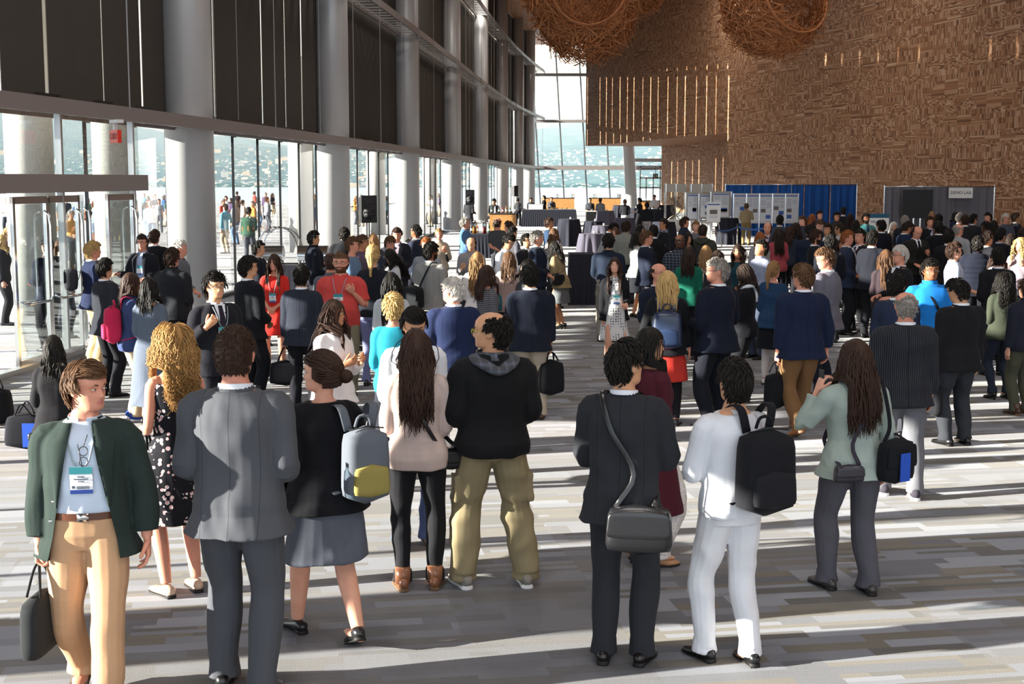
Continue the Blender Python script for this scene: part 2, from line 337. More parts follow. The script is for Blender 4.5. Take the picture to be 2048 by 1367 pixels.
# ------------------------------------------------------------------ timber block wall
def block_wall():
    N = NT('timber_block_wall'); v = N.coord('UV'); s = N.n('SeparateXYZ'); N.l(v, s.inputs[0]); U, Z = s.outputs[0], s.outputs[1]
    row = N.math('FLOOR', N.math('DIVIDE', Z, 0.22)); fz = N.math('FRACT', N.math('DIVIDE', Z, 0.22))
    seg = N.math('FLOOR', N.math('DIVIDE', N.math('ADD', U, N.math('MULTIPLY', N.wn(row, 3.0), 9)), 2.6)); kind = N.wn(row, seg, 7.0)
    # upright sticks
    c1 = N.math('FLOOR', N.math('DIVIDE', U, 0.075)); h1 = N.wn(row, c1, 1.0)
    # stacked ends
    c2 = N.math('FLOOR', N.math('DIVIDE', U, 0.16)); r2 = N.math('FLOOR', N.math('DIVIDE', Z, 0.055)); h2 = N.wn(r2, c2, 2.0)
    # long rails
    c3 = N.math('FLOOR', N.math('DIVIDE', U, 1.1)); h3 = N.wn(r2, c3, 4.0)
    o = N.n('Mix', data_type='FLOAT'); N.l(N.math('GREATER_THAN', kind, 0.45), o.inputs[0]); N.l(h1, o.inputs[2]); N.l(h2, o.inputs[3])
    o2 = N.n('Mix', data_type='FLOAT'); N.l(N.math('GREATER_THAN', kind, 0.82), o2.inputs[0]); N.l(o.outputs[0], o2.inputs[2]); N.l(h3, o2.inputs[3]); h = o2.outputs[0]
    big = N.noise(N.mapping(v, scale=(0.25, 0.8, 1)), 1.0, 3)
    c = N.ramp(h, [(0, '#5a3a28'), (0.2, '#946448'), (0.5, '#ac7d5a'), (0.8, '#c29878'), (1, '#dcbc9c')])
    c = N.mix(N.math('MULTIPLY', big, 0.35), c, '#b08058')
    N.l(c, N.b.inputs['Base Color']); N.set(rough=0.62, spec=0.3); N.bump(h, 0.9, 0.09); return N.m
M_block = block_wall()
def uvwall(name, quads, mat, **tags):
    me = bpy.data.meshes.new(name); V = []; F = []
    for q in quads: F.append(tuple(range(len(V), len(V) + len(q)))); V += [tuple(map(float, p)) for p in q]
    me.from_pydata(V, [], F); me.materials.append(mat); uv = me.uv_layers.new(name='uv')
    for f in me.polygons:
        a = Vector(quads[f.index][0]); b_ = Vector(quads[f.index][1]); d = (b_ - a); d.z = 0; d.normalize()
        nz_ = abs(f.normal.z) > 0.8
        for li in f.loop_indices:
            p = me.vertices[me.loops[li].vertex_index].co
            uv.data[li].uv = (p.x, p.y) if nz_ else ((p - a).dot(d) + a.x, p.z)
    o = bpy.data.objects.new(name, me); COL.objects.link(o)
    for k_, v_ in tags.items(): o[k_] = v_
    return o
Z0 = 116.0
def wl(Y): return 6.2 + 0.214 * (Z0 - Y)
SOF = 5.41; Y1 = 83.8
A_, B_, C_ = (wl(Z0), Z0), (wl(Y1), Y1), (wl(-14), -14)
uvwall('wall_right', [[(*A_, SOF), (*B_, SOF), (*B_, TOPZ), (*A_, TOPZ)], [(*B_, 0), (*C_, 0), (*C_, TOPZ), (*B_, TOPZ)], [(B_[0] + 6, B_[1] + 0.5, 0), (*B_, 0), (*B_, SOF), (B_[0] + 6, B_[1] + .5, SOF)],
        [(A_[0] + 20, A_[1] + 2, SOF), (*A_, SOF), (*A_, TOPZ), (A_[0] + 20, A_[1] + 2, TOPZ)]], M_block, kind='structure')
R0, R1 = (12.6, 116.0), (18.0, 84.3)
uvwall('wall_back_recess', [[(*R0, 0), (*R1, 0), (*R1, SOF), (*R0, SOF)], [(R0[0] + 12, R0[1] + 2, 0), (*R0, 0), (*R0, SOF), (R0[0] + 12, R0[1] + 2, SOF)]], M_block, kind='structure')
b = MB(); b.add([(*A_, SOF), (*B_, SOF), (B_[0] + 9, B_[1], SOF), (A_[0] + 20, A_[1], SOF)], [[0, 1, 2, 3]]); obj('trim_50', b, flat('cedar_soffit', '#b58a6b', 0.6, nscale=2), kind='structure')
g = MB(); g.add([(-13, -14, 0), (40, -14, 0), (40, -14, TOPZ), (-13, -14, TOPZ)], [[0, 1, 2, 3]]); obj('unseen_fill_window', g, M_glass, kind='structure')  # unseen end wall behind the camera, made glass to let in fill skylight
f = MB()
for x_ in range(-13, 41, 4): f.box((x_, -14, TOPZ / 2), (0.12, 0.2, TOPZ))
for z_ in (3.8, 8.2, 12.4): f.box((13, -14, z_), (54, 0.3, 0.3))
obj('unseen_fill_window_frame', f, M_dark, kind='structure')  # frame bars of the added window behind the camera
# ------------------------------------------------------------------ far glass wall
FY = 129.0
def lean(x, z): return x - 0.062 * z
g = MB(); g.add([(1.6, FY, 0), (22, FY, 0), (22, FY, TOPZ), (0.6, FY, TOPZ)], [[0, 1, 2, 3]]); obj('window_3', g, M_glass, kind='structure')
f = MB()
for px, py in ((1080, 396), (1128, 395), (1174, 395), (1220, 396), (1268, 396)):
    b0 = at_y(px, py, FY); x0 = b0[0] + 0.062 * b0[2]
    f.tube([[lean(x0, -0.1), FY - .1, -0.1], [lean(x0, TOPZ), FY - .1, TOPZ]], 0.07, 0.12, ns=4)
obj('window_4', f, M_dark, kind='structure')
f = MB()
for zz, h in ((LEDGE, 0.4), (8.1, 0.26), (12.35, 0.26)): f.box((11.5, FY - 0.35, zz - .1), (21, 0.5, h))
obj('trim_51', f, M_fascia, kind='structure')
p0 = at_y(1264, 418, 120); b = MB(); b.tube([[p0[0], 120, -0.1], [p0[0] - 1.0, 120, SOF + 10]], 0.5, ns=32); obj('trim_52', b, M_col, smooth=True, kind='structure')
# end vestibule with the D sign
f = MB()
for px in (1262, 1280, 1292, 1306, 1320):
    p = at_y(px, 400, 121); f.box((p[0], 121, 1.9 if px in (1280, 1320) else 1.4), (0.1, 0.12, 3.8 if px in (1280, 1320) else 2.8))
for z in (2.75, 1.9, 3.7): f.box(((at_y(1280, 400, 121)[0] + at_y(1320, 400, 121)[0]) / 2, 121, z), (1.9, 0.12, 0.14))
f.box((at_y(1293, 320, 121)[0], 121.2, 4.3), (2.9, 1.2, 0.3))
obj('door_1', f, flat('pale_frame', '#b7c4ca', 0.35, 0.5), kind='structure')
def text(name, s, loc, size, mat, parent=None, rot=(PI / 2, 0, 0), ext=0.002, ax='CENTER'):
    c = bpy.data.curves.new(name, 'FONT'); c.body = s; c.size = size; c.extrude = ext; c.align_x = ax; c.align_y = 'CENTER'; c.resolution_u = 2; c.materials.append(mat)
    t = bpy.data.objects.new(name, c); COL.objects.link(t); t.location = loc; t.rotation_euler = rot
    me = bpy.data.meshes.new_from_object(t); COL.objects.unlink(t); bpy.data.objects.remove(t)
    o = bpy.data.objects.new(name, me); COL.objects.link(o); o.location = loc; o.rotation_euler = rot
    if parent: o.parent = parent
    return o
M_sw = flat('white_lettering', '#f2f2f0', 0.5)
p = at_y(1311, 352, 120.5); r = empty('door_sign', tuple(p), label='square black sign with a white letter D by the far glass doors', category='sign')
b = MB(); b.box((0, 0, 0), (0.42, 0.05, 0.42)); obj('sign_plate', b, M_black, r); text('lettering', 'D', (0, -0.03, 0), 0.38, M_sw, r); b = MB(); b.box((0, 0, .5), (.04, .04, .9)); obj('mount', b, M_dark, r)
# ------------------------------------------------------------------ entrance vestibule at the left
HD0, HD1 = 2.46, 2.72
f = MB(); sweep(f, np.arange(12, 23.6, 0.8), -0.06, 0.35, HD0, HD1); sweep(f, np.arange(12, 23.6, 0.8), 3.0, 3.2, HD0, HD1); 
for Y in (12.0, 23.2):
    a_, b2 = off(Y, 0.1, (HD0 + HD1) / 2), off(Y, 3.1, (HD0 + HD1) / 2); f.tube([a_, b2], 0.1, 0.13, ns=4)
obj('trim_53', f, M_fascia, kind='structure')
f = MB()
for Y in (12.0, 14.0, 15.9, 18.0, 20.2, 22.9):
    for o_ in (0.1, 3.1):
        p = off(Y, o_); f.box((p[0], p[1], LEDGE / 2), (0.09, 0.09, LEDGE))
sweep(f, np.arange(12, 23.6, 0.8), 0.0, 0.14, 0, 0.07)
sweep(f, np.arange(12, 23.6, 0.8), 3.0, 3.14, 0, 0.05)
obj('window_5', f, flat('satin_aluminium', '#c3c6c6', 0.3, 0.8), kind='structure')
g = MB(); g.grid([[off(y, 0.1, HD1), off(y, 0.1, LEDGE)] for y in np.arange(12, 23.6, 0.8)]); g.grid([[off(y, 3.1, HD1), off(y, 3.1, LEDGE)] for y in np.arange(12, 23.6, 0.8)])
g.grid([[off(23.2, o_, 0), off(23.2, o_, LEDGE)] for o_ in (0.1, 1.2, 3.1)]); obj('window_6', g, M_glass, kind='structure')
M_alu = flat('polished_aluminium', '#d5d6d6', 0.2, 0.9)
di = 0
for Y in (15.0, 16.0, 17.05, 18.1, 19.15, 20.2, 21.25, 22.3):
    p = off(Y - 0.5, 0.1); n_, t_ = wn_(Y); di += 1
    root = empty('door_%d' % (di + 1), (float(p[0]), float(p[1]), 0), rz=math.atan2(-t_[0], t_[1]) + (0.35 if di % 3 == 1 else -0.05), kind='structure')
    b = MB(); b.box((0, 0.05, 1.2), (0.05, 0.06, 2.38)); b.box((0, 0.95, 1.2), (0.05, 0.06, 2.38)); b.box((0, 0.5, 0.08), (0.05, 0.95, 0.14)); b.box((0, 0.5, 2.36), (0.05, 0.95, 0.1)); obj('door_frame', b, M_alu, root, kind='structure')
    b = MB(); b.box((0, 0.5, 1.2), (0.012, 0.84, 2.2)); obj('door_pane', b, M_glass, root, kind='structure')
    b = MB(); b.tube([[0.03, 0.85, 2.2], [0.1, 0.85, 2.15], [0.12, 0.85, 2.0], [0.12, 0.85, 1.0], [0.12, 0.8, 0.93], [0.12, 0.2, 0.93], [0.1, 0.12, 0.95], [0.03, 0.12, 0.97]], 0.02, ns=8); obj('door_handle', b, M_chrome, root, smooth=True, kind='structure')
# exit sign
p = at_y(231, 273, 20.5); r = empty('exit_sign', tuple(p), rz=-0.9, label='small red exit sign hanging under the ledge above the entrance', category='sign')
b = MB(); b.box((0, 0, 0), (0.3, 0.06, 0.19)); obj('sign_box', b, flat('exit_red', '#d8301c', 0.4), r)
text('lettering', 'EXIT', (0, -0.034, 0), 0.13, flat('exit_letters', '#7c0f0a', 0.4), r); b = MB(); b.box((0, 0, 0.16), (0.06, 0.05, 0.14)); b.box((0.05, 0, .22), (.3, .1, .05)); obj('mount', b, M_white, r)
# ------------------------------------------------------------------ outside
N = NT('plaza_paving'); v = N.coord(); s_ = N.n('SeparateXYZ'); N.l(v, s_.inputs[0])
c = N.ramp(N.wn(N.math('FLOOR', N.math('DIVIDE', s_.outputs[0], 1.2)), N.math('FLOOR', N.math('DIVIDE', s_.outputs[1], 2.0)), 1.), [(0, '#8f8b86'), (0.5, '#a39f98'), (1, '#b7b2aa')])
c = N.mix(N.math('GREATER_THAN', N.math('FRACT', N.math('DIVIDE', s_.outputs[1], 2.0)), 0.9), c, '#6f6c69'); N.l(c, N.b.inputs['Base Color']); N.set(rough=0.8); M_plaza = N.m
b = MB(); b.box((-46, 60, -0.55), (66, 200, 1.0)); b.box((14, 145, -0.55), (60, 24, 1.0)); obj('ground_plaza', b, M_plaza, kind='structure')
N = NT('harbour_water'); N.b.inputs['Base Color'].default_value = lin('#7f9fb8'); N.set(rough=0.25); N.bump(N.noise(N.mapping(N.coord(), scale=(0.05, 0.2, 1)), 1, 4), 0.3, 0.5); M_water = N.m
b = MB(); b.add([[-6000, -500, -8], [6000, -500, -8], [6000, 5000, -8], [-6000, 5000, -8]], [[0, 1, 2, 3]]); obj('ground_water', b, M_water, kind='structure')
# hillside across the water
rs = np.random.RandomState(3)
def hnoise(x, y, f, seed):
    r = np.random.RandomState(seed); z = 0
    for k in range(5):
        a = r.rand() * 2 * PI; ff = f * (1.7 ** k) * (0.8 + 0.4 * r.rand()); z = z + (0.55 ** k) * np.sin((x * np.cos(a) + y * np.sin(a)) * ff + r.rand() * 7)
    return z
xs = np.linspace(-4200, 3200, 220); ys = np.linspace(0, 1, 60)
G = []
for t in ys:
    y = 1740 + 60 * hnoise(xs, 0, 0.002, 1) + t * 2900
    z = -8.5 + 14 * min(1, t * 12) + (t ** 1.15) * 300 * (0.75 + 0.22 * hnoise(xs, t * 900, 0.0016, 2)) + 9 * t * hnoise(xs, t * 2900, 0.012, 4) + 3 * hnoise(xs, t * 2900, 0.05, 5) * (t > .03)
    z = np.where(t < .03, np.minimum(z, -4), z)
    G.append(np.stack([xs, y, z], -1))
N = NT('wooded_hillside'); f = N.noise(N.mapping(N.coord(), scale=(1, 1, 1)), 0.02, 8, 0.65); f2 = N.noise(N.coord(), 0.004, 3)
c = N.ramp(f, [(0.3, '#2c4a48'), (0.5, '#3c5c58'), (0.62, '#516e60'), (0.75, '#71826c')])
vo = N.n('TexVoronoi'); vo.inputs['Scale'].default_value = 0.11; N.l(N.mapping(N.coord(), scale=(1, .5, 1)), vo.inputs['Vector'])
hs = N.math('LESS_THAN', vo.outputs['Distance'], 0.3); s_ = N.n('SeparateXYZ'); N.l(N.coord(), s_.inputs[0])
low = N.ramp(N.math('DIVIDE', s_.outputs[2], 200), [(0, (1, 1, 1)), (0.5, (0.5, 0.5, 0.5)), (1, (0, 0, 0))])
hm = N.math('MULTIPLY', hs, N.math('GREATER_THAN', N.math('MULTIPLY', N.math('ADD', f2, 0.25), low), 0.55))
c = N.mix(hm, c, '#cfcfc8'); N.l(c, N.b.inputs['Base Color']); N.set(rough=0.95, spec=0.0); M_hill = N.m
b = MB(); b.grid(G); obj('ground_hillside', b, M_hill, smooth=True, kind='structure')
xs = np.linspace(-7000, 6000, 120); G = []
for t in np.linspace(0, 1, 16):
    G.append(np.stack([xs, 6000 + t * 3500 + 0 * xs, -10 + (t ** 0.8) * (760 + 240 * hnoise(xs, 0, 0.0011, 8) + 60 * hnoise(xs, t * 3000, 0.006, 9))], -1))
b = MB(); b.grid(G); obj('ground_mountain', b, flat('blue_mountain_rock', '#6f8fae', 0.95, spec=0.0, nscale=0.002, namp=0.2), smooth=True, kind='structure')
# shoreline houses, built as one uncountable settlement
b = MB()
for k in range(1500):
    x = rs.uniform(-3000, 1500); t = rs.rand() ** 2 * 0.25; s2 = rs.uniform(2.5, 5.5); b.box((x, 1790 + t * 2900, -8 + 14 * min(1, t * 12) + (t ** 1.15) * 300 * 0.85 + s2 * .35), (s2 * 2, s2, s2 * rs.uniform(0.6, 1.6)), m=k % 3)
obj('shoreline_buildings', b, [flat('pale_house', '#e6e2da', 0.8), flat('tan_house', '#c7b9a2', 0.8), flat('grey_house', '#a6adb2', 0.8)], kind='stuff', label='pale waterfront houses along the far shore', category='buildings')

# sea haze over the harbour, seen as the pale blue veil on the far shore
v_ = bpy.data.materials.new('sea_haze'); v_.use_nodes = True; v_.node_tree.nodes.clear(); vo_ = v_.node_tree.nodes.new('ShaderNodeOutputMaterial'); vs = v_.node_tree.nodes.new('ShaderNodeVolumeScatter'); vs.inputs['Color'].default_value = (0.42, 0.66, 1, 1); vs.inputs['Density'].default_value = 0.00030; vs.inputs['Anisotropy'].default_value = 0.0; v_.node_tree.links.new(vs.outputs[0], vo_.inputs['Volume'])
b = MB(); b.box((-400, 4700, 500), (9600, 8600, 1004)); obj('harbour_haze', b, v_, kind='structure')

b = MB()
for _y in (-8, 6, 22, 40, 60, 82):
    for _x in (-1, 11): b.tube([[_x, _y, 15.32], [_x, _y, 15.5]], 1.15, ns=32)
obj('trim_60', b, M_white, kind='structure')  # fixture discs made for the added fill lamps, out of frame
# ================================================================== PEOPLE
def cr(P, n):
    P = np.asarray(P, float); P = np.concatenate([[2 * P[0] - P[1]], P, [2 * P[-1] - P[-2]]]); m = len(P) - 3
    u = np.linspace(0, m, n); i = np.minimum(u.astype(int), m - 1); t = (u - i)[:, None]; a, b, c, d = P[i], P[i + 1], P[i + 2], P[i + 3]
    return 0.5 * (2 * b + (c - a) * t + (2 * a - 5 * b + 4 * c - d) * t * t + (3 * b - a - 3 * c + d) * t ** 3)
def rotm(ax, deg):
    a = math.radians(deg); c, s = math.cos(a), math.sin(a)
    return np.array({'x': [[1, 0, 0], [0, c, -s], [0, s, c]], 'y': [[c, 0, s], [0, 1, 0], [-s, 0, c]], 'z': [[c, -s, 0], [s, c, 0], [0, 0, 1]]}[ax])
_tmp = None
def remesh(mb, vox, smooth=1):
    V, Q, T, M = mb.arrays(); me = mesh_from('tmp', V, Q, T, [], [])
    o = bpy.data.objects.new('tmp', me); COL.objects.link(o)
    r = o.modifiers.new('r', 'REMESH'); r.mode = 'VOXEL'; r.voxel_size = vox; r.adaptivity = 0
    if smooth: s = o.modifiers.new('s', 'SMOOTH'); s.factor = 0.5; s.iterations = smooth
    dg = bpy.context.evaluated_depsgraph_get(); m2 = bpy.data.meshes.new_from_object(o.evaluated_get(dg))
    V = np.empty(len(m2.vertices) * 3); m2.vertices.foreach_get('co', V); n = len(m2.polygons)
    F = np.empty(len(m2.loops), np.int32); m2.loops.foreach_get('vertex_index', F); ls = np.empty(n, np.int32); m2.polygons.foreach_get('loop_total', ls)
    COL.objects.unlink(o); bpy.data.objects.remove(o); bpy.data.meshes.remove(me); bpy.data.meshes.remove(m2)
    st = np.concatenate([[0], np.cumsum(ls)[:-1]]); q = st[ls == 4]; t = st[ls == 3]
    return V.reshape(-1, 3), F[q[:, None] + np.arange(4)], F[t[:, None] + np.arange(3)] if len(t) else np.zeros((0, 3), int)
def vnorm(V, Q):
    n = np.cross(V[Q[:, 2]] - V[Q[:, 0]], V[Q[:, 3]] - V[Q[:, 1]]); N_ = np.zeros_like(V)
    for k in range(4): np.add.at(N_, Q[:, k], n)
    return N_ / np.maximum(np.linalg.norm(N_, axis=1), 1e-12)[:, None]
def folds(V, Q, amp, rs, freq=34, weight=None):
    n = 0
    for k in range(6):
        d = rs.randn(3); d[2] *= (.35, .5, .9)[k % 3]; d /= np.linalg.norm(d); f = freq * (0.4 + rs.rand() * .9)
        s = np.sin(V @ d * f + 2.2 * np.sin(V @ rs.randn(3) * 5) + rs.rand() * 7); m_ = .5 + .5 * np.sin(V @ rs.randn(3) * 8 + rs.rand() * 7); n = n + ((.5 + .5 * s) ** 2.2 - .35) * m_ * 1.6
    w = 1 if weight is None else weight[:, None]
    return V + vnorm(V, Q) * (n / 6 * amp * 5.6)[:, None] * w
# fabrics
def fabric(col, pat='plain', rough=0.85):
    key = ('fab', str(col), pat)
    if key in _mats: return _mats[key]
    N = NT({'plain': 'cloth', 'leather': 'leather'}.get(pat, pat + '_cloth')); c = lin(col); v = N.coord()
    dk = tuple(x * 0.78 for x in c[:3]); f = N.noise(v, 9, 4); base = N.mix(N.math('MULTIPLY', f, 0.7), c, dk)
    if pat == 'pinstripe':
        s = N.n('SeparateXYZ'); N.l(v, s.inputs[0]); g = N.math('GREATER_THAN', N.math('FRACT', N.math('MULTIPLY', s.outputs[0], 70)), 0.85); base = N.mix(N.math('MULTIPLY', g, 0.22), base, '#8a90a0')
    if pat in ('suit', 'pinstripe'):        # centre and side seams of a tailored jacket
        s = N.n('SeparateXYZ'); N.l(v, s.inputs[0]); ax_ = N.math('ABSOLUTE', s.outputs[0]); g = N.math('ADD', N.math('LESS_THAN', ax_, .0025), N.math('LESS_THAN', N.math('ABSOLUTE', N.math('SUBTRACT', ax_, .125)), .0018))
        base = N.mix(N.math('MULTIPLY', N.math('MULTIPLY', g, N.math('LESS_THAN', s.outputs[1], 0)), .55), base, tuple(x * .3 for x in c[:3]))
    if pat in ('dots', 'floral', 'lace', 'print'):
        vo = N.n('TexVoronoi'); vo.inputs['Scale'].default_value = {'dots': 26, 'floral': 30, 'lace': 60, 'print': 34}[pat]; vo.inputs['Randomness'].default_value = 0.25 if pat == 'dots' else 1.0; N.l(v, vo.inputs['Vector'])
        g = N.math('LESS_THAN', vo.outputs['Distance'], {'dots': 0.27, 'floral': 0.42, 'lace': 0.3, 'print': .4}[pat])
        if pat == 'floral': g = N.math('MULTIPLY', g, N.math('GREATER_THAN', N.noise(v, 11, 2), 0.5))
        base = N.mix(g, base, {'dots': '#22252c', 'floral': N.ramp(N.noise(v, 60, 1), [(0.4, '#d9cfc6'), (0.5, '#b86a78'), (0.6, '#e8e4e2')]), 'lace': '#b7a89a', 'print': '#efe6dc'}[pat])
    if pat in ('tweed', 'denim', 'knit'): base = N.mix(N.math('MULTIPLY', N.noise(N.mapping(v, scale=(1, 1, .5)), 260, 2), 0.6), base, tuple(min(1, x * 1.9 + 0.03) for x in c[:3]))
    if pat in ('plaid', 'stripe', 'check'):
        s = N.n('SeparateXYZ'); N.l(v, s.inputs[0]); q = N.math('GREATER_THAN', N.math('FRACT', N.math('MULTIPLY', s.outputs[2], 22 if pat != 'stripe' else 40)), 0.6)
        if pat != 'stripe': q = N.math('ADD', q, N.math('GREATER_THAN', N.math('FRACT', N.math('MULTIPLY', s.outputs[0], 22)), 0.7))
        base = N.mix(N.math('MULTIPLY', q, 0.3), base, '#c9c6c0' if pat == 'stripe' else '#6a7280')
    N.l(base, N.b.inputs['Base Color']); N.set(rough=0.32 if pat == 'leather' else rough, spec=0.5 if pat == 'leather' else 0.12, sheen=0 if pat == 'leather' else 0.03)
    if pat == 'sequin': N.set(rough=0.2, metal=0.7)
    N.bump(N.noise(v, 420 if pat != 'leather' else 90, 2), 0.25, 0.002); _mats[key] = N.m; return N.m
def skin_mat(c):
    key = ('skin', c)
    if key in _mats: return _mats[key]
    N = NT('skin'); f = N.noise(N.coord(), 14, 4); b_ = lin(c); N.l(N.mix(f, b_, (b_[0] * 0.86, b_[1] * 0.74, b_[2] * 0.7)), N.b.inputs['Base Color']); N.set(rough=0.5, spec=0.35)
    N.b.inputs['Subsurface Weight'].default_value = 0.08; N.b.inputs['Subsurface Radius'].default_value = (0.02, 0.008, 0.004); _mats[key] = N.m; return N.m
def hair_mat(c):
    key = ('hair', c)
    if key in _mats: return _mats[key]
    N = NT('hair'); b_ = lin(c); f = N.noise(N.mapping(N.coord(), scale=(1, 1, 0.15)), 70, 3); N.l(N.mix(f, tuple(x * 0.55 for x in b_[:3]), tuple(min(1, x * 1.45) for x in b_[:3])), N.b.inputs['Base Color']); N.set(rough=0.55, spec=0.22); _mats[key] = N.m; return N.m
SKIN = {'p': '#e3ab90', 'r': '#d99a80', 'a': '#d6a37e', 't': '#bf8763', 'b': '#8a5a3c', 'd': '#50321f'}
HAIRC = {'k': '#17130f', 'b': '#36231a', 'm': '#5a3f2a', 'l': '#8c6a45', 'y': '#b99862', 'g': '#8a837b', 'w': '#c4beb4', 'r': '#8a4f2a', 'c': '#a27a48', 'd': '#2a1d16'}
# ---- head (origin at the centre of the head, front +Y)
_hz = np.array([-.118, -.108, -.09, -.068, -.045, -.02, .0, .03, .06, .088, .108, .117]); _hf = np.array([.04, .074, .084, .084, .083, .084, .082, .089, .085, .066, .034, .0])
_hb = np.array([.012, -.005, -.03, -.052, -.068, -.08, -.088, -.096, -.096, -.082, -.046, .0]); _hw = np.array([.018, .040, .052, .058, .064, .069, .072, .076, .074, .061, .034, .0])
def head_mb(fem, nt=44, nz=40):
    b = MB(); z = np.concatenate([np.linspace(-.118, .05, int(nz * .72), endpoint=False), .05 + .067 * np.sin(np.linspace(0, PI / 2, nz - int(nz * .72)))])
    f, bk, w_ = (np.interp(z, _hz, q) for q in (_hf, _hb, _hw))
    if fem: w_ = w_ * np.where(z < -.04, .93, .98); f = f - .001
    a = np.arange(nt) * 2 * PI / nt; X = w_[:, None] * np.cos(a); Y = ((f + bk) / 2)[:, None] + ((f - bk) / 2)[:, None] * np.sin(a); Z = z[:, None] + 0 * X
    X = np.sign(X) * np.minimum(abs(X) * 1.04, w_[:, None]); fr = np.clip(Y / .05, 0, 1); ax = abs(X); G = lambda u: np.exp(-u ** 2)
    nose = np.interp(Z, [-.05, -.043, -.034, -.01, .008, .02], [0, .7, 1, .55, .22, 0])
    d = (.021 if fem else .026) * nose * G(X / np.interp(Z, [-.045, -.03, 0], [.014, .011, .009])) - .011 * G((ax - .032) / .017) * G(Z / .013) + .004 * G((Z - .02) / .01) * G(ax / .05)
    d += .006 * G(X / .022) * (G((Z + .060) / .0055) + 1.1 * G((Z + .071) / .006)) - .003 * G(X / .026) * G((Z + .0655) / .0025) + .006 * G(X / .022) * G((Z + .098) / .012) + .004 * G((ax - .046) / .018) * G((Z + .028) / .016)
    Y = Y + d * fr; V = np.stack([X, Y, Z], -1).reshape(-1, 3); i = np.arange(nz - 1)[:, None] * nt; j = np.arange(nt)[None]; k = (j + 1) % nt; jj = np.arange(nt); kk = (jj + 1) % nt
    b.add(np.concatenate([V, [[0, .02, -.121], [0, 0, .118]]]), np.stack([i + j, i + k, i + nt + k, i + nt + j], -1).reshape(-1, 4), np.concatenate([np.stack([kk, jj, np.full(nt, nz * nt)], -1), np.stack([jj + (nz - 1) * nt, kk + (nz - 1) * nt, np.full(nt, nz * nt + 1)], -1)]))
    for s in (-1, 1):
        R = rotm('z', -s * 18) @ rotm('x', -10); b.ell((s * .076, -.012, -.008), (.0085, .019, .032), R, 10, 8); b.ell((s * .073, -.004, -.032), (.007, .011, .012), R, 8, 6)
    return b
# ---- torso rings: z, half width, half depth, y
TM = np.array([[.84, .150, .100, -.01], [.92, .170, .122, -.012], [1.0, .158, .112, 0], [1.08, .146, .104, .004], [1.18, .152, .108, .004], [1.28, .166, .116, .002], [1.36, .172, .112, -.006], [1.42, .150, .088, -.012], [1.455, .105, .068, -.014], [1.485, .066, .06, -.012], [1.52, .056, .057, -.008]])
TF = np.array([[.84, .158, .104, -.012], [.92, .175, .124, -.016], [1.0, .155, .108, -.004], [1.07, .126, .092, .002], [1.16, .134, .100, .006], [1.26, .148, .122, .014], [1.34, .152, .108, .0], [1.41, .138, .082, -.012], [1.45, .092, .06, -.014], [1.48, .052, .05, -.012], [1.52, .047, .049, -.008]])
def tring(fem, z): T_ = TF if fem else TM; return [np.interp(z, T_[:, 0], T_[:, k]) for k in (1, 2, 3)]
def torso(mb, fem, z0, z1, inf, flare=0.0, flare_y=None, n=18, ns=28, m=0, box=0.0, belly=0.0, z1inf=None):
    z = np.linspace(z0, z1, n); w_, d_, y_ = tring(fem, z); k = np.clip((1.1 - z) / (1.1 - z0 + 1e-6), 0, 1) if z0 < 1.1 else 0 * z
    w_ = np.maximum(w_, box * np.interp(z, [1.0, 1.3, 1.42], [1, 1, 0.0])) + inf * np.interp(z, [1.3, 1.45], [1, .6]) + flare * k; d_ = np.maximum(d_, box * .68 * np.interp(z, [1.0, 1.3, 1.42], [1, 1, 0])) + inf + (flare if flare_y is None else flare_y) * k
    if belly: e = belly * np.exp(-((z - 1.08) / .13) ** 2); d_ = d_ + e; y_ = y_ + e * .8; w_ = w_ + e * .4
    mb.tube(np.stack([0 * z, y_, z], -1), w_, d_, ns=ns, m=m, pw=2.3); return w_, d_, y_, z
ARMS = {'d': ((.10, .0, -1), (.06, .16, -1)), 'D': ((.28, -.02, -1), (.12, .14, -1)), 'f': ((.16, .28, -1), (-.93, .42, .08)), 'b': ((.14, -.02, -1), (-.25, .95, -.12)), 'h': ((.12, .06, -1), (-.55, .72, -.42)),
        'p': ((.45, .35, -.75), (-.34, -.02, 1)), 'c': ((.25, .05, -1), (-.42, .62, .72)), 'k': ((.32, -.22, -1), (-.2, .32, -1)), 't': ((.16, .12, -1), (-.38, .82, .38)), 'r': ((.2, .3, -1), (.25, .9, .1)), 'R': ((.1, .75, -.75), (-.1, 1, -.15)), 's': ((.34, .02, -1), (-.6, .3, .85)), 'u': ((.2, .5, -.6), (-.1, .4, 1))}
def unit(v): v = np.asarray(v, float); return v / np.linalg.norm(v)
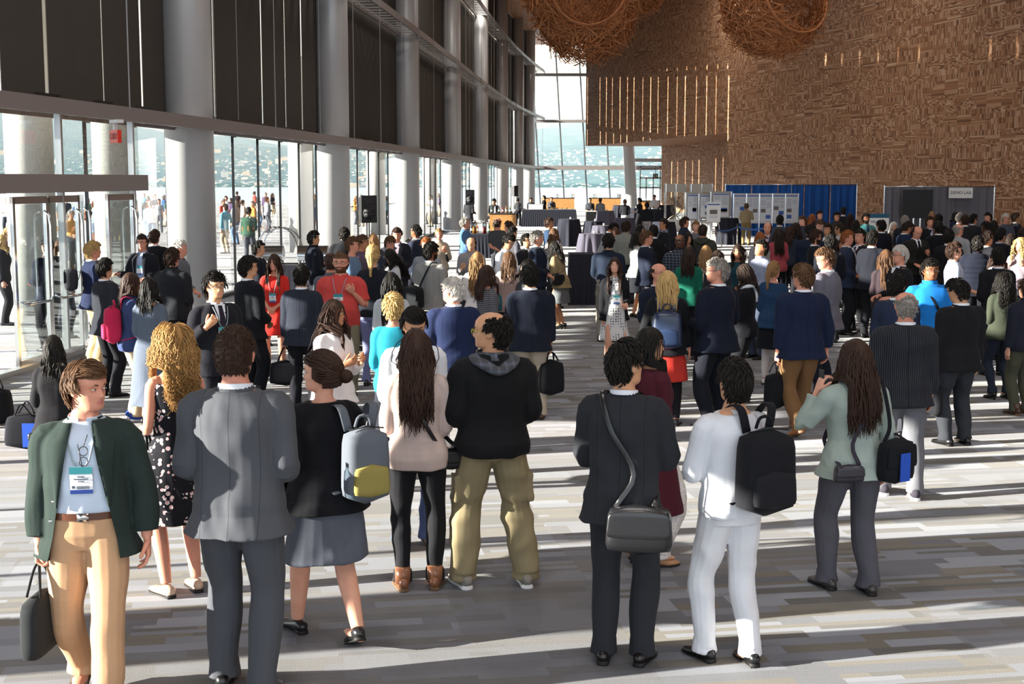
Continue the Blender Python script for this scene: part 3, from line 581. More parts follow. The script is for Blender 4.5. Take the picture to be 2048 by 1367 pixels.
def hand_mb(W, d, n, side, curl, ns=8):
    """W wrist, d direction, n palm normal (palm faces n), side +1 right hand"""
    b = MB(); d = unit(d); n = unit(n - np.dot(n, d) * d); s = np.cross(d, n) * side     # s points to the thumb side
    P = [W - d * .02, W + d * .01, W + d * .045, W + d * .085, W + d * .098]; b.tube(P, [.026, .03, .039, .041, .036], [.02, .018, .016, .014, .011], side=s, ns=12, pw=2.4)
    for i, (o, L_, r) in enumerate(((.029, .078, .0088), (.010, .086, .0092), (-.010, .080, .0088), (-.028, .062, .0078))):
        p = W + d * (.09 - abs(o) * .15) + s * o; pts = [p - d * .02, p]; a = 0; dd = d
        for j, (f, q) in enumerate(((.45, .8), (.3, 1.1), (.25, .8))):
            a += curl * q * (1 + .12 * i); dd = d * math.cos(a) + n * math.sin(a); pts.append(pts[-1] + dd * L_ * f)
        b.tube(cr(pts, 9), [r, r, r * 1.02, r * .95, r, r * .9, r * .9, r * .8, r * .55], side=s, ns=ns)
    p = W + d * .022 + s * .024; t1 = unit(d * .75 + s * .65 + n * .35); t2 = unit(d * .95 + s * .15 + n * (.3 + .4 * curl))
    b.tube(cr([p - t1 * .01, p + t1 * .03, p + t1 * .045 + t2 * .02, p + t1 * .048 + t2 * .045], 8), [.014, .0145, .013, .011, .0105, .0105, .0095, .006], side=n, ns=ns)
    return b
def hair_mb(style, lod, rs, vol=1.0):
    b = MB(); E = np.array([.0805, .104, .124]); E0 = np.array([0, -.006, 0.0])
    n, r, K = {0: (900, .0042, 10), 1: (420, .0058, 8), 2: (200, .0085, 7), 3: (80, .014, 5)}[lod]
    if style == 'curly': n = int(n * 1.7); r *= .62; K += 4
    bald = style == 'bald'; balding = style == 'balding'; buzz = style == 'buzz'; short = style in ('short', 'crop', 'balding', 'bald', 'buzz', 'side')
    def region(p, m=0):
        x, y, z = p[..., 0], p[..., 1], p[..., 2]; fl = .058 if not style == 'bangs' else .02
        R = np.where(y > .02, z > fl - m - .25 * np.maximum(.045 - y, 0) * 1.6, np.where(y > -.035, z > (-.012 if short else -.04) - m, z > -.088 - m))
        if short: R &= ~((abs(x) > .066) & (y > -.045) & (y < .03) & (z < .012))
        if balding or bald: R &= ~((z > .052 if bald else z > .083) & (y > -.075)) & ~((y > .0) & (z > .045))
        return R
    a = np.arange(24) * 2 * PI / 24; th = np.linspace(0.02, PI * .78, 16); G = np.stack([np.sin(th)[:, None] * np.cos(a), np.sin(th)[:, None] * np.sin(a), np.cos(th)[:, None] + 0 * a], -1) * (E * (1.035 if bald or balding else 1.07)) + E0
    V = G.reshape(-1, 3); i = np.arange(15)[:, None] * 24; j = np.arange(24)[None]; k = (j + 1) % 24; Q = np.stack([i + j, i + 24 + j, i + 24 + k, i + k], -1).reshape(-1, 4)
    Q = Q[region(V[Q].mean(1))]
    if len(Q): b.add(V, Q)
    if buzz or bald: n = n // 2
    if buzz: n *= 3; r *= .5
    u = rs.rand(n * 3); ph = rs.rand(n * 3) * 2 * PI; cz = 1 - u * 1.75; sn = np.sqrt(1 - cz ** 2); P = np.stack([sn * np.cos(ph), sn * np.sin(ph), cz], -1) * E + E0
    P = P[region(P)][:n]; m = len(P); 
    if m == 0: return b
    clump = np.sin(P @ rs.randn(3, 3) * 45) * (0 if buzz else 1)
    Lg = {'short': .055, 'crop': .034, 'side': .06, 'buzz': .01, 'bald': .018, 'balding': .03, 'bob': .20, 'bangs': .2, 'long': .40, 'wavy': .42, 'xlong': .5, 'curly': .30, 'pony': .16, 'bun': .16, 'mid': .27}[style]
    Ls = Lg * (.75 + .45 * rs.rand(m)); 
    if not short and style not in ('pony', 'bun'): Ls = Ls + np.maximum(P[:, 2], 0) * 1.0
    cur = P.copy(); pts = [cur.copy()]; fall = np.zeros(m, bool); crown = np.array([.015, -.055, .11]); K0 = np.array([0, -.12, .015 if style == 'pony' else -.02]); lift = .004 + .012 * rs.rand(m) * vol
    side = np.where(P[:, 0] >= .012, 1., -1.); amp = {'curly': .024, 'wavy': .009, 'long': .004}.get(style, .002); phs = rs.rand(m, 2) * 7
    for q in range(K - 1):
        st = Ls / (K - 1)
        if style in ('pony', 'bun'): d = K0 - cur; st = np.linalg.norm(d, axis=1) / (K - 1 - q) * 1.02
        elif short:
            d = cur - crown + np.array([0, .0, -.02]); d = d + np.array([.06, 0, 0]) * (cur[:, 2:] > .07)
            if style in ('side', 'crop', 'buzz', 'short'): d = np.where(((cur[:, 1] > .015) & (cur[:, 2] > .045) & ((style != 'short') | (rs.rand(m) < .55)))[:, None], np.array([.11, -.05, .05]), d)
        else: d = np.stack([side * .6 * np.clip(cur[:, 2] / .1, 0, 1), -.35 * np.clip(cur[:, 2] / .1, 0, 1) - .12, np.full(m, -.9)], -1)
        d = d + clump * .35 * np.linalg.norm(d, axis=1)[:, None] * (1 if short else .35) + rs.randn(m, 3) * .12 * np.linalg.norm(d, axis=1)[:, None]
        d /= np.linalg.norm(d, axis=1)[:, None] + 1e-9; nx = cur + d * st[:, None]
        rel = (nx - E0) / (E + lift[:, None] * (1 if q else .5) + (.022 if style == 'curly' else 0) * min(1, q / 3)); rr = np.linalg.norm(rel, axis=1)
        top = nx[:, 2] > -.03
        if short or style in ('pony', 'bun'): top[:] = True
        nx = np.where(top[:, None] & (rr[:, None] < 1.35), nx / np.maximum(rr, .6)[:, None] * 1.0 + (E0 - E0 / np.maximum(rr, .6)[:, None]), nx)
        if short: nx = nx + unit([0, 0, 1]) * 0 + (nx - E0) / np.linalg.norm(nx - E0, axis=1)[:, None] * (.004 + .006 * vol * (q / K)) * (0 if buzz or bald else 1)
        if not short and style not in ('pony', 'bun'):
            low = ~top; z = nx[:, 2]; h = nx[:, :2]; hl = np.linalg.norm(h, axis=1) + 1e-6; R = np.interp(z, [-.16, -.12, -.03], [.07, .082, .088]) + lift * 1.5 + (.03 if style == 'curly' else 0)
            nh = h / hl[:, None] * np.maximum(R, hl * .985)[:, None]; deep = z < -.13; nh[:, 1] = np.where(deep, np.where(P[:, 1] < .0, np.minimum(nh[:, 1], -.118 - lift), np.maximum(nh[:, 1], .10 + lift)), nh[:, 1])
            nh[:, 0] = np.where(deep, np.clip(nh[:, 0], -.10, .10), nh[:, 0])
            front = (nh[:, 1] > .0) & (abs(nh[:, 0]) < .062) & low; nh[:, 0] = np.where(front, side * .07, nh[:, 0])
            nx[:, :2] = np.where(low[:, None], nh, nx[:, :2])
        cur = nx; pts.append(cur.copy())
    S = np.stack(pts, 1)
    if amp > .003:
        f = {'curly': 85, 'wavy': 38, 'long': 22}.get(style, 20); zz = S[..., 2:3] * f * (.6 + .8 * rs.rand(m, 1, 1)); ww = np.linspace(0, 1, K)[None, :, None]
        S = S + np.concatenate([np.sin(zz + phs[:, None, :1]), np.cos(zz * 1.1 + phs[:, None, 1:]), 0 * zz], -1) * amp * ww
    def strands(S, r, taper=.35):
        m, K = S.shape[:2]; t = np.gradient(S, axis=1); t /= np.linalg.norm(t, axis=2)[..., None] + 1e-9; rad = S - np.array([0, 0, 0]); u = np.cross(t, rad); u /= np.linalg.norm(u, axis=2)[..., None] + 1e-9; v = np.cross(t, u)
        w_ = r * np.interp(np.linspace(0, 1, K), [0, .7, 1], [1, 1, taper])[None, :, None]
        V = np.stack([S + u * w_ * 1.3, S - v * w_ * .7, S - u * w_ * 1.3, S + v * w_ * .7], 2).reshape(-1, 3)
        base = (np.arange(m) * K * 4)[:, None, None] + (np.arange(K - 1) * 4)[None, :, None]; j = np.arange(4)[None, None]; k = (j + 1) % 4
        b.add(V, np.stack([base + j, base + k, base + 4 + k, base + 4 + j], -1).reshape(-1, 4))
    strands(S, r * (.8 if short else 1))
    if style == 'pony':
        m2 = max(20, n // 6); t = np.linspace(0, 1, K + 3)[None, :]; ang = rs.rand(m2, 1) * 2 * PI; rr = rs.rand(m2, 1) ** .5; sp = .026 * np.sin(np.clip(t * 3.0, 0, PI * .8)) + .006
        L2 = .26 * (.8 + .3 * rs.rand(m2, 1)); X = rr * sp * np.cos(ang) + .008 * np.sin(t * 5 + ang); Y = K0[1] - .035 * np.sin(np.clip(t * 3, 0, 2)) + rr * sp * np.sin(ang) * .8 ; Z = K0[2] + .02 * np.sin(t * 3) - L2 * t ** 1.2
        strands(np.stack([X, Y, Z + 0 * X], -1), r); b.tube([[0, -.112, .015], [0, -.13, .013]], .02, ns=8)
    if style == 'bun':
        b.ell((0, -.138, -.02), (.034, .03, .034), None, 12, 8); m2 = max(16, n // 10); t = np.linspace(0, 2 * PI, 10)[None, :]; A1 = rs.randn(m2, 3); A1 /= np.linalg.norm(A1, axis=1)[:, None]; A2 = np.cross(A1, rs.randn(m2, 3)); A2 /= np.linalg.norm(A2, axis=1)[:, None]
        strands(np.array([0, -.138, -.02]) + (A1[:, None] * np.cos(t)[..., None] + A2[:, None] * np.sin(t)[..., None]) * np.array([.037, .033, .037]), r, 1)
    return b
def leg_ik(h, a, fwd):
    L1, L2 = .425, .415; v = a - h; D = np.linalg.norm(v); D2 = min(D, L1 + L2 - .002); v = v / D; c = (L1 ** 2 + D2 ** 2 - L2 ** 2) / (2 * L1 * D2); s = math.sqrt(max(0, 1 - c * c)); f = unit(fwd - np.dot(fwd, v) * v); return h + v * L1 * c + f * L1 * s
STANCE = {'n': ((-.10, .0), (.11, .02)), 'w': ((-.17, .02), (.18, -.04)), 'k': ((-.09, .24), (.09, -.20)), 'K': ((-.09, -.20), (.09, .24)), 'c': ((-.06, .03), (.07, -.03)), 'x': ((-.03, .12), (.05, -.05)), 'a': ((-.11, .10), (.10, -.06))}
TOPS = {  # kind: name, inflate, hem z, sleeve, collar
    'suit': ('jacket', .030, .80, 'l', 'lapel'), 'coat': ('coat', .034, .55, 'l', 'lapel'), 'shirt': ('shirt', .015, .93, 'l', 'shirt'), 'polo': ('polo_shirt', .02, .84, 's', 'shirt'), 'tee': ('tee_shirt', .012, .88, 's', ''),
    'sweater': ('sweater', .022, .88, 'l', 'crew'), 'blouse': ('blouse', .020, .84, 'l', ''), 'cardigan': ('cardigan', .028, .82, 'l', ''), 'dress': ('dress', .014, .60, 's', ''), 'sundress': ('dress', .010, .50, 'n', ''), 'ldress': ('dress', .02, .26, 'l', ''),
    'jacket': ('jacket', .036, .84, 'l', 'stand'), 'hoodie': ('hooded_jacket', .036, .86, 'l', 'hood'), 'puffer': ('puffer_jacket', .05, .84, 'l', 'stand'), 'vest': ('vest', .03, .92, 'n', ''), 'lcardigan': ('cardigan', .03, .42, 'l', '')}
_placed = []
def person(x, y, a, sex='m', hair='short:k', top='suit:#23262e', bot='trousers:#22242b', shoes='shoe:#111', arms='dd', h=None, yf=None, hy=0, hp=0, lean=0, st='n', ex='', label='', skin='p', wd=1.0, lod=None, inner='shirt:#e6e9ee', vol=1.0, sh=0, name='person', loc=None, cat='person', grp=None, hip=None):
    fem = sex == 'f'
    fixed = loc is not None or yf is not None
    if h is None: h = 1.64 if fem else 1.75
    if loc is None:
        if yf is not None:
            rd = ray(x, y); rf = ray(x, yf); k = (-CAMH / rf[2]) * rf[1]; h = CAMH + rd[2] / rd[1] * k
        P = at_h(x, y, h * (1 if hip is None else 1)); loc = (P[0], P[1], 0)
    if hip is not None: # crouched or seated: h is the standing height, y is where the head top shows
        P = at_h(x, y, h - (0.90 - hip) * h / 1.75); loc = (P[0], P[1], 0)
    if hip is None and not fixed and loc[1] > 11:
        best = None
        for dh in (0, .02, -.02, .04, -.04, .06, -.06, .08, -.08, .1, -.1, .13, -.13, .16, -.16):
            Q_ = at_h(x, y, h + dh); dm = min([math.hypot(Q_[0] - a_[0], (Q_[1] - a_[1])) for a_ in _placed] + [9])
            if best is None or dm > best[0] + .02: best = (dm, dh, Q_)
            if dm > .56: break
        h += best[1]; loc = (best[2][0], best[2][1], 0)
    
    for a_ in _placed:
        if math.hypot(loc[0] - a_[0], loc[1] - a_[1]) < .45: pass
    _placed.append((loc[0], loc[1], 0, label)); D = loc[1]
    if lod is None: lod = 0 if D < 11 else 1 if D < 20 else 2 if D < 42 else 3
    vox = (.0075, .012, .018, .026)[lod]; rs = np.random.RandomState((int(x) * 7 + int(y) * 13) % 9999); s = h / 1.75
    root = empty(name, tuple(float(q) for q in loc), rz=math.radians(-a), scale=(s * wd, s * wd, s), label=label, category=cat)
    if grp: root['group'] = grp
    dz = 0 if hip is None else hip - .90
    Rl = rotm('x', -lean); Pv = np.array([0, 0, 1.0])
    def up(V):      # bend above the waist
        V = np.asarray(V, float); 
        if lean:
            k = np.clip((V[..., 2] - .9) / .25, 0, 1)[..., None]; V = V * (1 - k) + ((V - Pv) @ Rl.T + Pv) * k
        return V + [0, 0, dz]
    def bendmb(mb): mb.v = [up(v) for v in mb.v]; return mb
    piv = np.array([0, -.015, 1.53]); RH = rotm('z', -hy) @ rotm('x', -hp); HC = np.array([0, .0, 1.636])
    def headx(V): return up(((np.asarray(V) + HC - piv) @ RH.T) + piv)
    # ---- arms
    shx = (.150 if fem else .175); A = []
    for sd, key in ((-1, arms[0]), (1, arms[1])):
        u_, f_ = ARMS[key]; u_ = unit(u_) * [sd, 1, 1] @ Rl.T; f_ = unit(f_) * [sd, 1, 1] @ Rl.T
        if key in 'dD': f_ = unit(np.array([.04 * sd, .12, -1])); u_ = unit(u_ * [1, .5, 1] + [0, .02, 0])
        S_ = up(np.array([sd * shx, -.01, 1.388])); E_ = S_ + u_ * .285; W_ = E_ + f_ * .245; 
        if key == 'f' and sd < 0: W_ = W_ + [0, .03, .02]
        A.append((S_, E_, W_, f_, key, sd))
    def armtube(mb, inf, upto=1.0, m=0, ns=14, flare=0):
        for S_, E_, W_, f_, key, sd in [q_[:6] for q_ in A]:
            S0 = up(np.array([sd * shx * .5, -.012, 1.405])); P = cr([S0, S_, S_ * .5 + E_ * .5, E_, (E_ + W_) / 2, W_], 19); r = np.interp(np.linspace(0, 5, 19), [0, 1, 2, 3, 4, 5], np.array([.042, .050, .047, .040, .038, .027] if not fem else [.038, .043, .039, .034, .032, .023])) + inf
            r = r + flare * np.linspace(0, 1, 19); n = max(5, int(round(19 * upto))); mb.tube(P[:n], r[:n], ns=ns, m=m, side=(0.3, 1, 0.2))
    # ---- legs
    HJ = []; 
    for sd, (fx, fy) in zip((-1, 1), STANCE[st]):
        hj = np.array([sd * .088, -.005, .90 + dz]); an = np.array([fx, fy - .02, .085 + (.05 if fy < -.15 else 0)])
        if 'heel' in shoes: an[2] += .035
        if hip is not None: an = np.array([fx * 1.3, fy + .28, .085])
        kn = leg_ik(hj, an, np.array([sd * .12, 1, .2])); HJ.append((hj, kn, an, sd))
    def legtube(mb, inf0, inf1, z_end=0.0, m=0, ns=14):
        for hj, kn, an, sd in HJ:
            P = cr([hj + [-sd * .01, 0, .03], hj * .5 + kn * .5, kn, kn * .45 + an * .55, an], 17); r = np.interp(np.linspace(0, 4, 17), [0, 1, 1.9, 2.5, 3.2, 4], [.088, .074, .055, .056, .046, .035]) * (1 if not fem else .98)
            r = r + np.linspace(inf0, inf1, 17); k = P[:, 2] >= z_end; mb.tube(P[k], r[k], r[k] * 1.06, ns=ns, m=m)
    # ---- body
    B = MB(); torso(B, fem, .84, 1.52, -.004); bendmb(B); H = head_mb(fem, *((48, 44) if lod == 0 else (32, 30))); V, Q, T, _ = H.arrays(); B.add(headx(V), Q, T)
    B.tube(np.array([up([0, -.014, 1.46]), up([0, -.012, 1.50]), headx([0, -.02, -.09]), headx([0, -.012, -.05])]), .046 if fem else .056, ns=16)
    armtube(B, -.002); legtube(B, 0, 0)
    for hj, kn, an, sd in HJ: B.tube([an + [0, -.05, -.055], an + [0, 0, -.04], an + [0, .08, -.055], an + [0, .16, -.068]], [.025, .034, .038, .022], [.02, .03, .022, .012], ns=10)
    V, Q, T = remesh(B, vox if lod else .0065, 1); BB = MB(); 
    Hm = (V - up(HC - 0)); loc_h = ((V - [0, 0, dz] - (0 if not lean else 0)));
    Vh = V - [0, 0, dz]
    if lean: Vh = (Vh - Pv) @ Rl + Pv
    Vh = (Vh - piv) @ RH + piv - HC
    fc = Vh[Q].mean(1); mi = np.zeros(len(Q), int); lp = (abs(fc[:, 0]) < .023 - np.abs(fc[:, 2] + .066) * .9) & (fc[:, 2] > -.076) & (fc[:, 2] < -.057) & (fc[:, 1] > .07); mi[lp] = 1
    if 'beard' in ex:
        mi[(fc[:, 2] < np.interp(fc[:, 1], [-.0, .03, .08], [-.02, -.045, -.048])) & (fc[:, 2] > -.13) & (fc[:, 1] > -.002) & ~lp & (abs(fc[:, 0]) < .08)] = 2
    for mm in set(mi.tolist()): BB.q.append(Q[mi == mm]); BB.qm.append(np.full((mi == mm).sum(), mm))
    BB.v.append(V); BB.n = len(V)
    if len(T): BB.t.append(T); BB.tm.append(np.zeros(len(T), int))
    for k, (S_, E_, W_, f_, key, sd) in enumerate(A):
        n_ = np.array([-sd, 0.1, 0.0]) @ Rl.T
        if key in 'bhtfRr': n_ = np.array([-sd * .4, -.1, -1.]) if key != 't' else np.array([-sd * .7, -.6, .5])
        if key == 'p': n_ = np.array([-sd, 0, 0])
        if key in 'c': n_ = np.array([-sd * .2, -1, 0])
        Hh = hand_mb(W_, f_, n_, sd, {'c': 1.0, 'p': .7, 'h': .6, 't': .75, 'f': .35, 'b': .55, 's': 1.0}.get(key, .38) if ('grip%d' % k) not in ex else 1.15, 8 if lod == 0 else 5)
        if lod == 0: a_, b_, c_ = remesh(Hh, .0035, 1); BB.add(a_, b_, c_)
        else: BB.merge(Hh)
        A[k] = A[k] + (W_ + f_ * .085,)
    sm = skin_mat(SKIN[skin]); lipc = {'p': '#c2786c', 'r': '#c07468', 'a': '#b8746a', 't': '#9e6156', 'b': '#70423a', 'd': '#4a2a28'}[skin]
    hc = HAIRC[hair.split(':')[1]]; hm_ = hair_mat(hc)
    for sd in (-1, 1):
        e0 = MB(); e0.ell((sd * .0315, .0765, .001), (.0125, .008, .0044), rotm('z', -sd * 14), 12, 8, m=3); e0.ell((sd * .0305, .0820, .001), (.0048, .0035, .0044), rotm('z', -sd * 10), 10, 6, m=4)
        e0.v = [headx(q) for q in e0.v]; BB.merge(e0)
    obj('body', BB, [sm, flat('lips', lipc, 0.45), hm_, flat('eye_white', '#d9d3cc', 0.3), flat('iris', '#2a1a10', 0.2)], root, smooth=True)
    # ---- hair
    style = hair.split(':')[0]
    if style != 'none':
        hb = hair_mb(style, lod, rs, vol)
        for sd in (-1, 1):
            if style != 'none': hb.tube([[sd * .017, .0875, .021], [sd * .03, .0875, .026], [sd * .044, .078, .022]], [.0028, .0038, .002], ns=5)
        hb.v = [headx(q) for q in hb.v]; obj('hair', hb, hm_, root, smooth=True)
    # ---- lower clothes
    bk, bc = bot.split(':')[:2]; bp = bot.split(':')[2] if bot.count(':') > 1 else 'plain'
    tk, tcol = top.split(':')[:2]; tp = top.split(':')[2] if top.count(':') > 1 else 'plain'
    def finish(name, mb, mat, amp=.003, freq=34, sm=1):
        V, Q, T = remesh(mb, vox, sm)
        if lod < 3 and len(Q): V = folds(V, Q, amp, rs, freq)
        o_ = MB(); o_.add(V, Q, T); return obj(name, o_, mat, root, smooth=True)
    if bk in ('trousers', 'jeans', 'cargo', 'slim', 'shorts', 'wide'):
        b = MB(); torso(b, fem, .83, 1.03, .014, n=8); bendmb(b); i0, i1 = {'slim': (.008, .010), 'wide': (.02, .06), 'cargo': (.02, .038)}.get(bk, (.018, .024))
        legtube(b, i0, i1, .06 if bk != 'shorts' else .45)
        if bk == 'cargo':
            for hj, kn, an, sd in HJ: c = hj * .35 + kn * .65; b.box(c + [sd * .085, 0, .0], (.03, .15, .17))
        for hj, kn, an, sd in HJ: b.tube([an + [0, .015, .05], an + [0, .012, -.035]], [.055 + i1 * .4, .060 + i1 * .6], ns=12)
        finish({'jeans': 'jeans', 'cargo': 'cargo_trousers'}.get(bk, 'trousers'), b, fabric(bc, 'denim' if bk == 'jeans' else bp), .006 if bk in ('cargo', 'wide') else .0045, 26)
        if 'belt' in ex:
            b = MB(); w_, d_, y_ = tring(fem, 1.0); b.tube([up([0, y_, .995]), up([0, y_, 1.03])], w_ + .02, d_ + .02, ns=40, cap=False, pw=2.3); b.box(up([0, y_ + d_ + .022, 1.012]), (.05, .012, .04), m=1); obj('belt', b, [fabric('#5b3420', 'leather'), M_chrome], root, smooth=True)
    if bk in ('skirt', 'lskirt'):
        b = MB(); z0 = .52 if bk == 'skirt' else .2; torso(b, fem, .86, 1.06, .014, n=8); zz = np.linspace(1.0, z0, 12); w_, d_, y_ = tring(fem, np.maximum(zz, .9)); fl = np.interp(zz, [z0, .9], [.05, .0]); b.tube(np.stack([0 * zz, y_, zz], -1)[::-1], (w_ + .014 + fl)[::-1], (d_ + .014 + fl * .9)[::-1], ns=26); bendmb(b); finish('skirt', b, fabric(bc, bp), .005, 22)
    if 'stock' in ex or 'tights' in ex:
        b = MB(); legtube(b, .003, .003, ns=10); obj('tights', b, fabric('#d8ccc6' if 'stock' in ex else '#1c1a1e'), root, smooth=True)
    # ---- upper clothes
    nm, inf, hem, slv, col_ = TOPS[tk]; tm = fabric(tcol, tp)
    if 'leather' in ex: tm = fabric(tcol, 'leather')
    b = MB(); dress = tk in ('dress', 'sundress', 'ldress'); 
    if dress: 
        torso(b, fem, .92, 1.44 if slv != 'n' else 1.40, inf, n=14); zz = np.linspace(1.06, hem, 16); w_, d_, y_ = tring(fem, np.maximum(zz, .92)); fl = np.interp(zz, [hem, 1.0], [.075, .0]); b.tube(np.stack([0 * zz, y_, zz], -1)[::-1], (w_ + inf + fl)[::-1], (d_ + inf + fl)[::-1], ns=28)
    else:
        ztop = {'lapel': 1.47, 'hood': 1.49, 'stand': 1.49, 'shirt': 1.478}.get(col_, 1.462)
        if hem < .84:
            torso(b, fem, .84, ztop, inf, flare=.012, n=20, box=.155 if (not fem and nm == 'jacket') else 0, belly=.05 if 'belly' in ex else 0); zz = np.linspace(.9, hem, 10); w_, d_, y_ = tring(fem, np.full(10, .92)); fl = np.linspace(.004, .03 + (.9 - hem) * .1, 10); b.tube(np.stack([0 * zz, y_, zz], -1)[::-1], (w_ + inf + fl)[::-1], (d_ + inf + fl)[::-1], ns=28, pw=2.4)
        else: torso(b, fem, hem, ztop, inf, flare=.0 if tk in ('shirt',) else .012, n=20, box=.15 if not fem and nm != 'shirt' else 0, belly=.05 if 'belly' in ex else 0)
    bendmb(b)
    if col_ == 'lapel' and not fem or nm in ('jacket', 'coat'):
        for sd in (-1, 1): b.ell(up([sd * (shx - .012), -.012, 1.398]), (.054, .056, .028), None, 10, 8)
    if slv == 'l': armtube(b, inf * .55 + .004, .97 if 'roll' not in ex else .72, flare=.006)
    elif slv == 's': armtube(b, inf * .6 + .006, .5, flare=.01)
    # front opening cut
    opening = None
    if 'open' in ex: opening = ('full', .045, .10 if 'wide' not in ex else .16)
    V, Q, T = remesh(b, vox, 1)
    if lod < 3: V = folds(V, Q, .0048 if tk != 'puffer' else .002, rs, 26)
    if tk == 'puffer': V = V + vnorm(V, Q) * (np.abs(np.sin(V[:, 2:3] * 40)) * .012)
    if opening:
        me = mesh_from('tmp', V, Q, T, [], []); bm = bmesh.new(); bm.from_mesh(me); w0, w1 = opening[1], opening[2]; z0, z1 = 1.47, hem - .02
        for sd in (-1, 1):
            dx, dzz = sd * (w1 - w0), (z1 - z0); nn = Vector((dzz, 0, -dx)).normalized(); bmesh.ops.bisect_plane(bm, geom=bm.verts[:] + bm.edges[:] + bm.faces[:], plane_co=(sd * w0, 0, z0 + dz), plane_no=nn)
        kill = [f for f in bm.faces if f.calc_center_median().y > .02 and abs(f.calc_center_median().x) < w0 + (w1 - w0) * (z0 + dz - f.calc_center_median().z) / (z0 - z1) and f.calc_center_median().z < 1.5 + dz]
        bmesh.ops.delete(bm, geom=kill, context='FACES'); bm.to_mesh(me); bm.free(); me.materials.append(tm); me.name = nm
        for p_ in me.polygons: p_.use_smooth = True
        o_ = bpy.data.objects.new(nm, me); COL.objects.link(o_); o_.parent = root
    else:
        o_ = MB(); o_.add(V, Q, T); o_ = obj(nm, o_, tm, root, smooth=True)
    bd = .05 if 'belly' in ex else 0
    def surf(xx, z, e):     # front surface point of the garment
        w_, d_, y_ = tring(fem, z); bx = (.155 if not fem else 0) * np.interp(z, [1.0, 1.3, 1.42], [1, 1, 0]) if nm == 'jacket' else 0
        w_ = np.maximum(w_, bx) + inf + e; d_ = np.maximum(d_, bx * .68) + inf + e + bd * 1.8 * np.exp(-((z - 1.08) / .13) ** 2); return np.stack([xx + 0 * z, y_ + d_ * np.maximum(1 - np.abs(xx / w_) ** 2.3, .02) ** (1 / 2.3), z + 0 * xx], -1)
    front = lod < 3 and (abs(((a + 180) % 360) - 180) > 55 or lod == 0)
    isv = col_ == 'lapel' and not opening
    if isv and front:
        im = fabric(inner.split(':')[1], inner.split(':')[2] if inner.count(':') > 1 else 'plain'); b = MB(); zz = np.linspace(1.475, 1.13, 12); G = [[surf(hw * u_, z, .004) for u_ in np.linspace(-1, 1, 9)] for z, hw in zip(zz, np.linspace(.066, .006, 12))]; b.grid(G); bendmb(b); obj('shirt', b, im, root, smooth=True)
        b = MB()
        for sd in (-1, 1):
            G = [[surf(sd * (hw + wd_ * v), z, .008 + .004 * v) for v in np.linspace(0, 1, 4)] for z, hw, wd_ in zip(zz, np.linspace(.052, .0, 12), np.interp(zz, [1.13, 1.32, 1.38, 1.39, 1.475], [.01, .06, .075, .055, .035]))]; b.grid(G)
        bendmb(b); obj('lapel', b, tm, root, smooth=True); 
        b = MB(); 
        for z in (1.12, 1.03): b.ell(surf(0., z, .006), (.009, .005, .009), None, 8, 6)
        bendmb(b); obj('button', b, flat('brass_button', '#b9a06a', .3, .8) if 'brass' in ex else M_black, root, smooth=True)
    if opening:
        im = fabric(inner.split(':')[1], inner.split(':')[2] if inner.count(':') > 1 else 'plain'); b = MB(); torso(b, fem, 1.01 if 'belt' in ex else .93, 1.478, .014, n=20, belly=bd); bendmb(b); 
        V2, Q2, T2 = remesh(b, vox, 1); V2 = folds(V2, Q2, .003, rs, 40); b = MB(); b.add(V2, Q2, T2); obj('shirt' if 'dressin' not in ex else 'top', b, im, root, smooth=True)
        if col_ == 'lapel':
            b = MB(); zz = np.linspace(1.47, 1.06, 14)
            for sd in (-1, 1): b.grid([[surf(sd * (opening[1] + (opening[2] - opening[1]) * (1.47 - z) / (1.49 - hem) - .004 + w2 * v), z, .008 + .008 * math.sin(v * 3)) for v in np.linspace(0, 1, 5)] for z, w2 in zip(zz, np.interp(zz, [1.06, 1.33, 1.385, 1.395, 1.47], [.012, .075, .09, .06, .045]))])
            bendmb(b); obj('lapel', b, tm, root, smooth=True)
            b = MB(); 
            for z in (1.09, .99): b.ell(surf(.0 + opening[1] + (opening[2] - opening[1]) * (1.47 - z) / (1.49 - hem) + .02, z, .004), (.01, .005, .01), None, 8, 6)
            bendmb(b); obj('button', b, M_chrome, root, smooth=True)
    if col_ in ('shirt', 'lapel'):
        cm = tm if col_ == 'shirt' else fabric(inner.split(':')[1]); b = MB(); r0 = .058 if fem else .067; aa = np.linspace(PI * .58, PI * 2.42, 22) if True else 0
        G = [[[(r0 + .004 * t) * math.cos(q), -.012 + (r0 + .004 * t) * math.sin(q) * .98, 1.468 + .030 * t + .008 * -math.sin(q)] for q in aa] for t in (0, 1)]; b.sheet(G, (0, -.004, .0)); 
        G = [[[(r0 + .012 - .006 * t) * math.cos(q), -.012 + (r0 + .012 - .006 * t) * math.sin(q), 1.474 + .025 * t - .008 * math.sin(q) - .03 * (1 - t) * max(0, math.sin(q))] for q in aa] for t in (0, 1)]; b.sheet(G, (0, -.003, 0)); bendmb(b); obj('collar', b, cm, root, smooth=True)
    if col_ in ('lapel', 'stand', 'hood', 'crew'):
        b = MB(); q = np.linspace(PI * .80 if col_ == 'lapel' else 0, PI * 2.20 if col_ == 'lapel' else 2 * PI, 24); r0, z0, z1 = {'lapel': (.074, 1.462, 1.492), 'stand': (.076, 1.468, 1.525), 'hood': (.09, 1.46, 1.51), 'crew': (.064, 1.462, 1.485)}[col_]
        G = [[[(r0 + (.012 if col_ == 'lapel' else .0) * (1 - t)) * math.cos(u_), -.014 + (r0 + .01 * (1 - t)) * math.sin(u_), z0 + (z1 - z0) * t] for u_ in q] for t in (0, .5, 1)]; b.sheet(G, (0, -.002, .0)); 
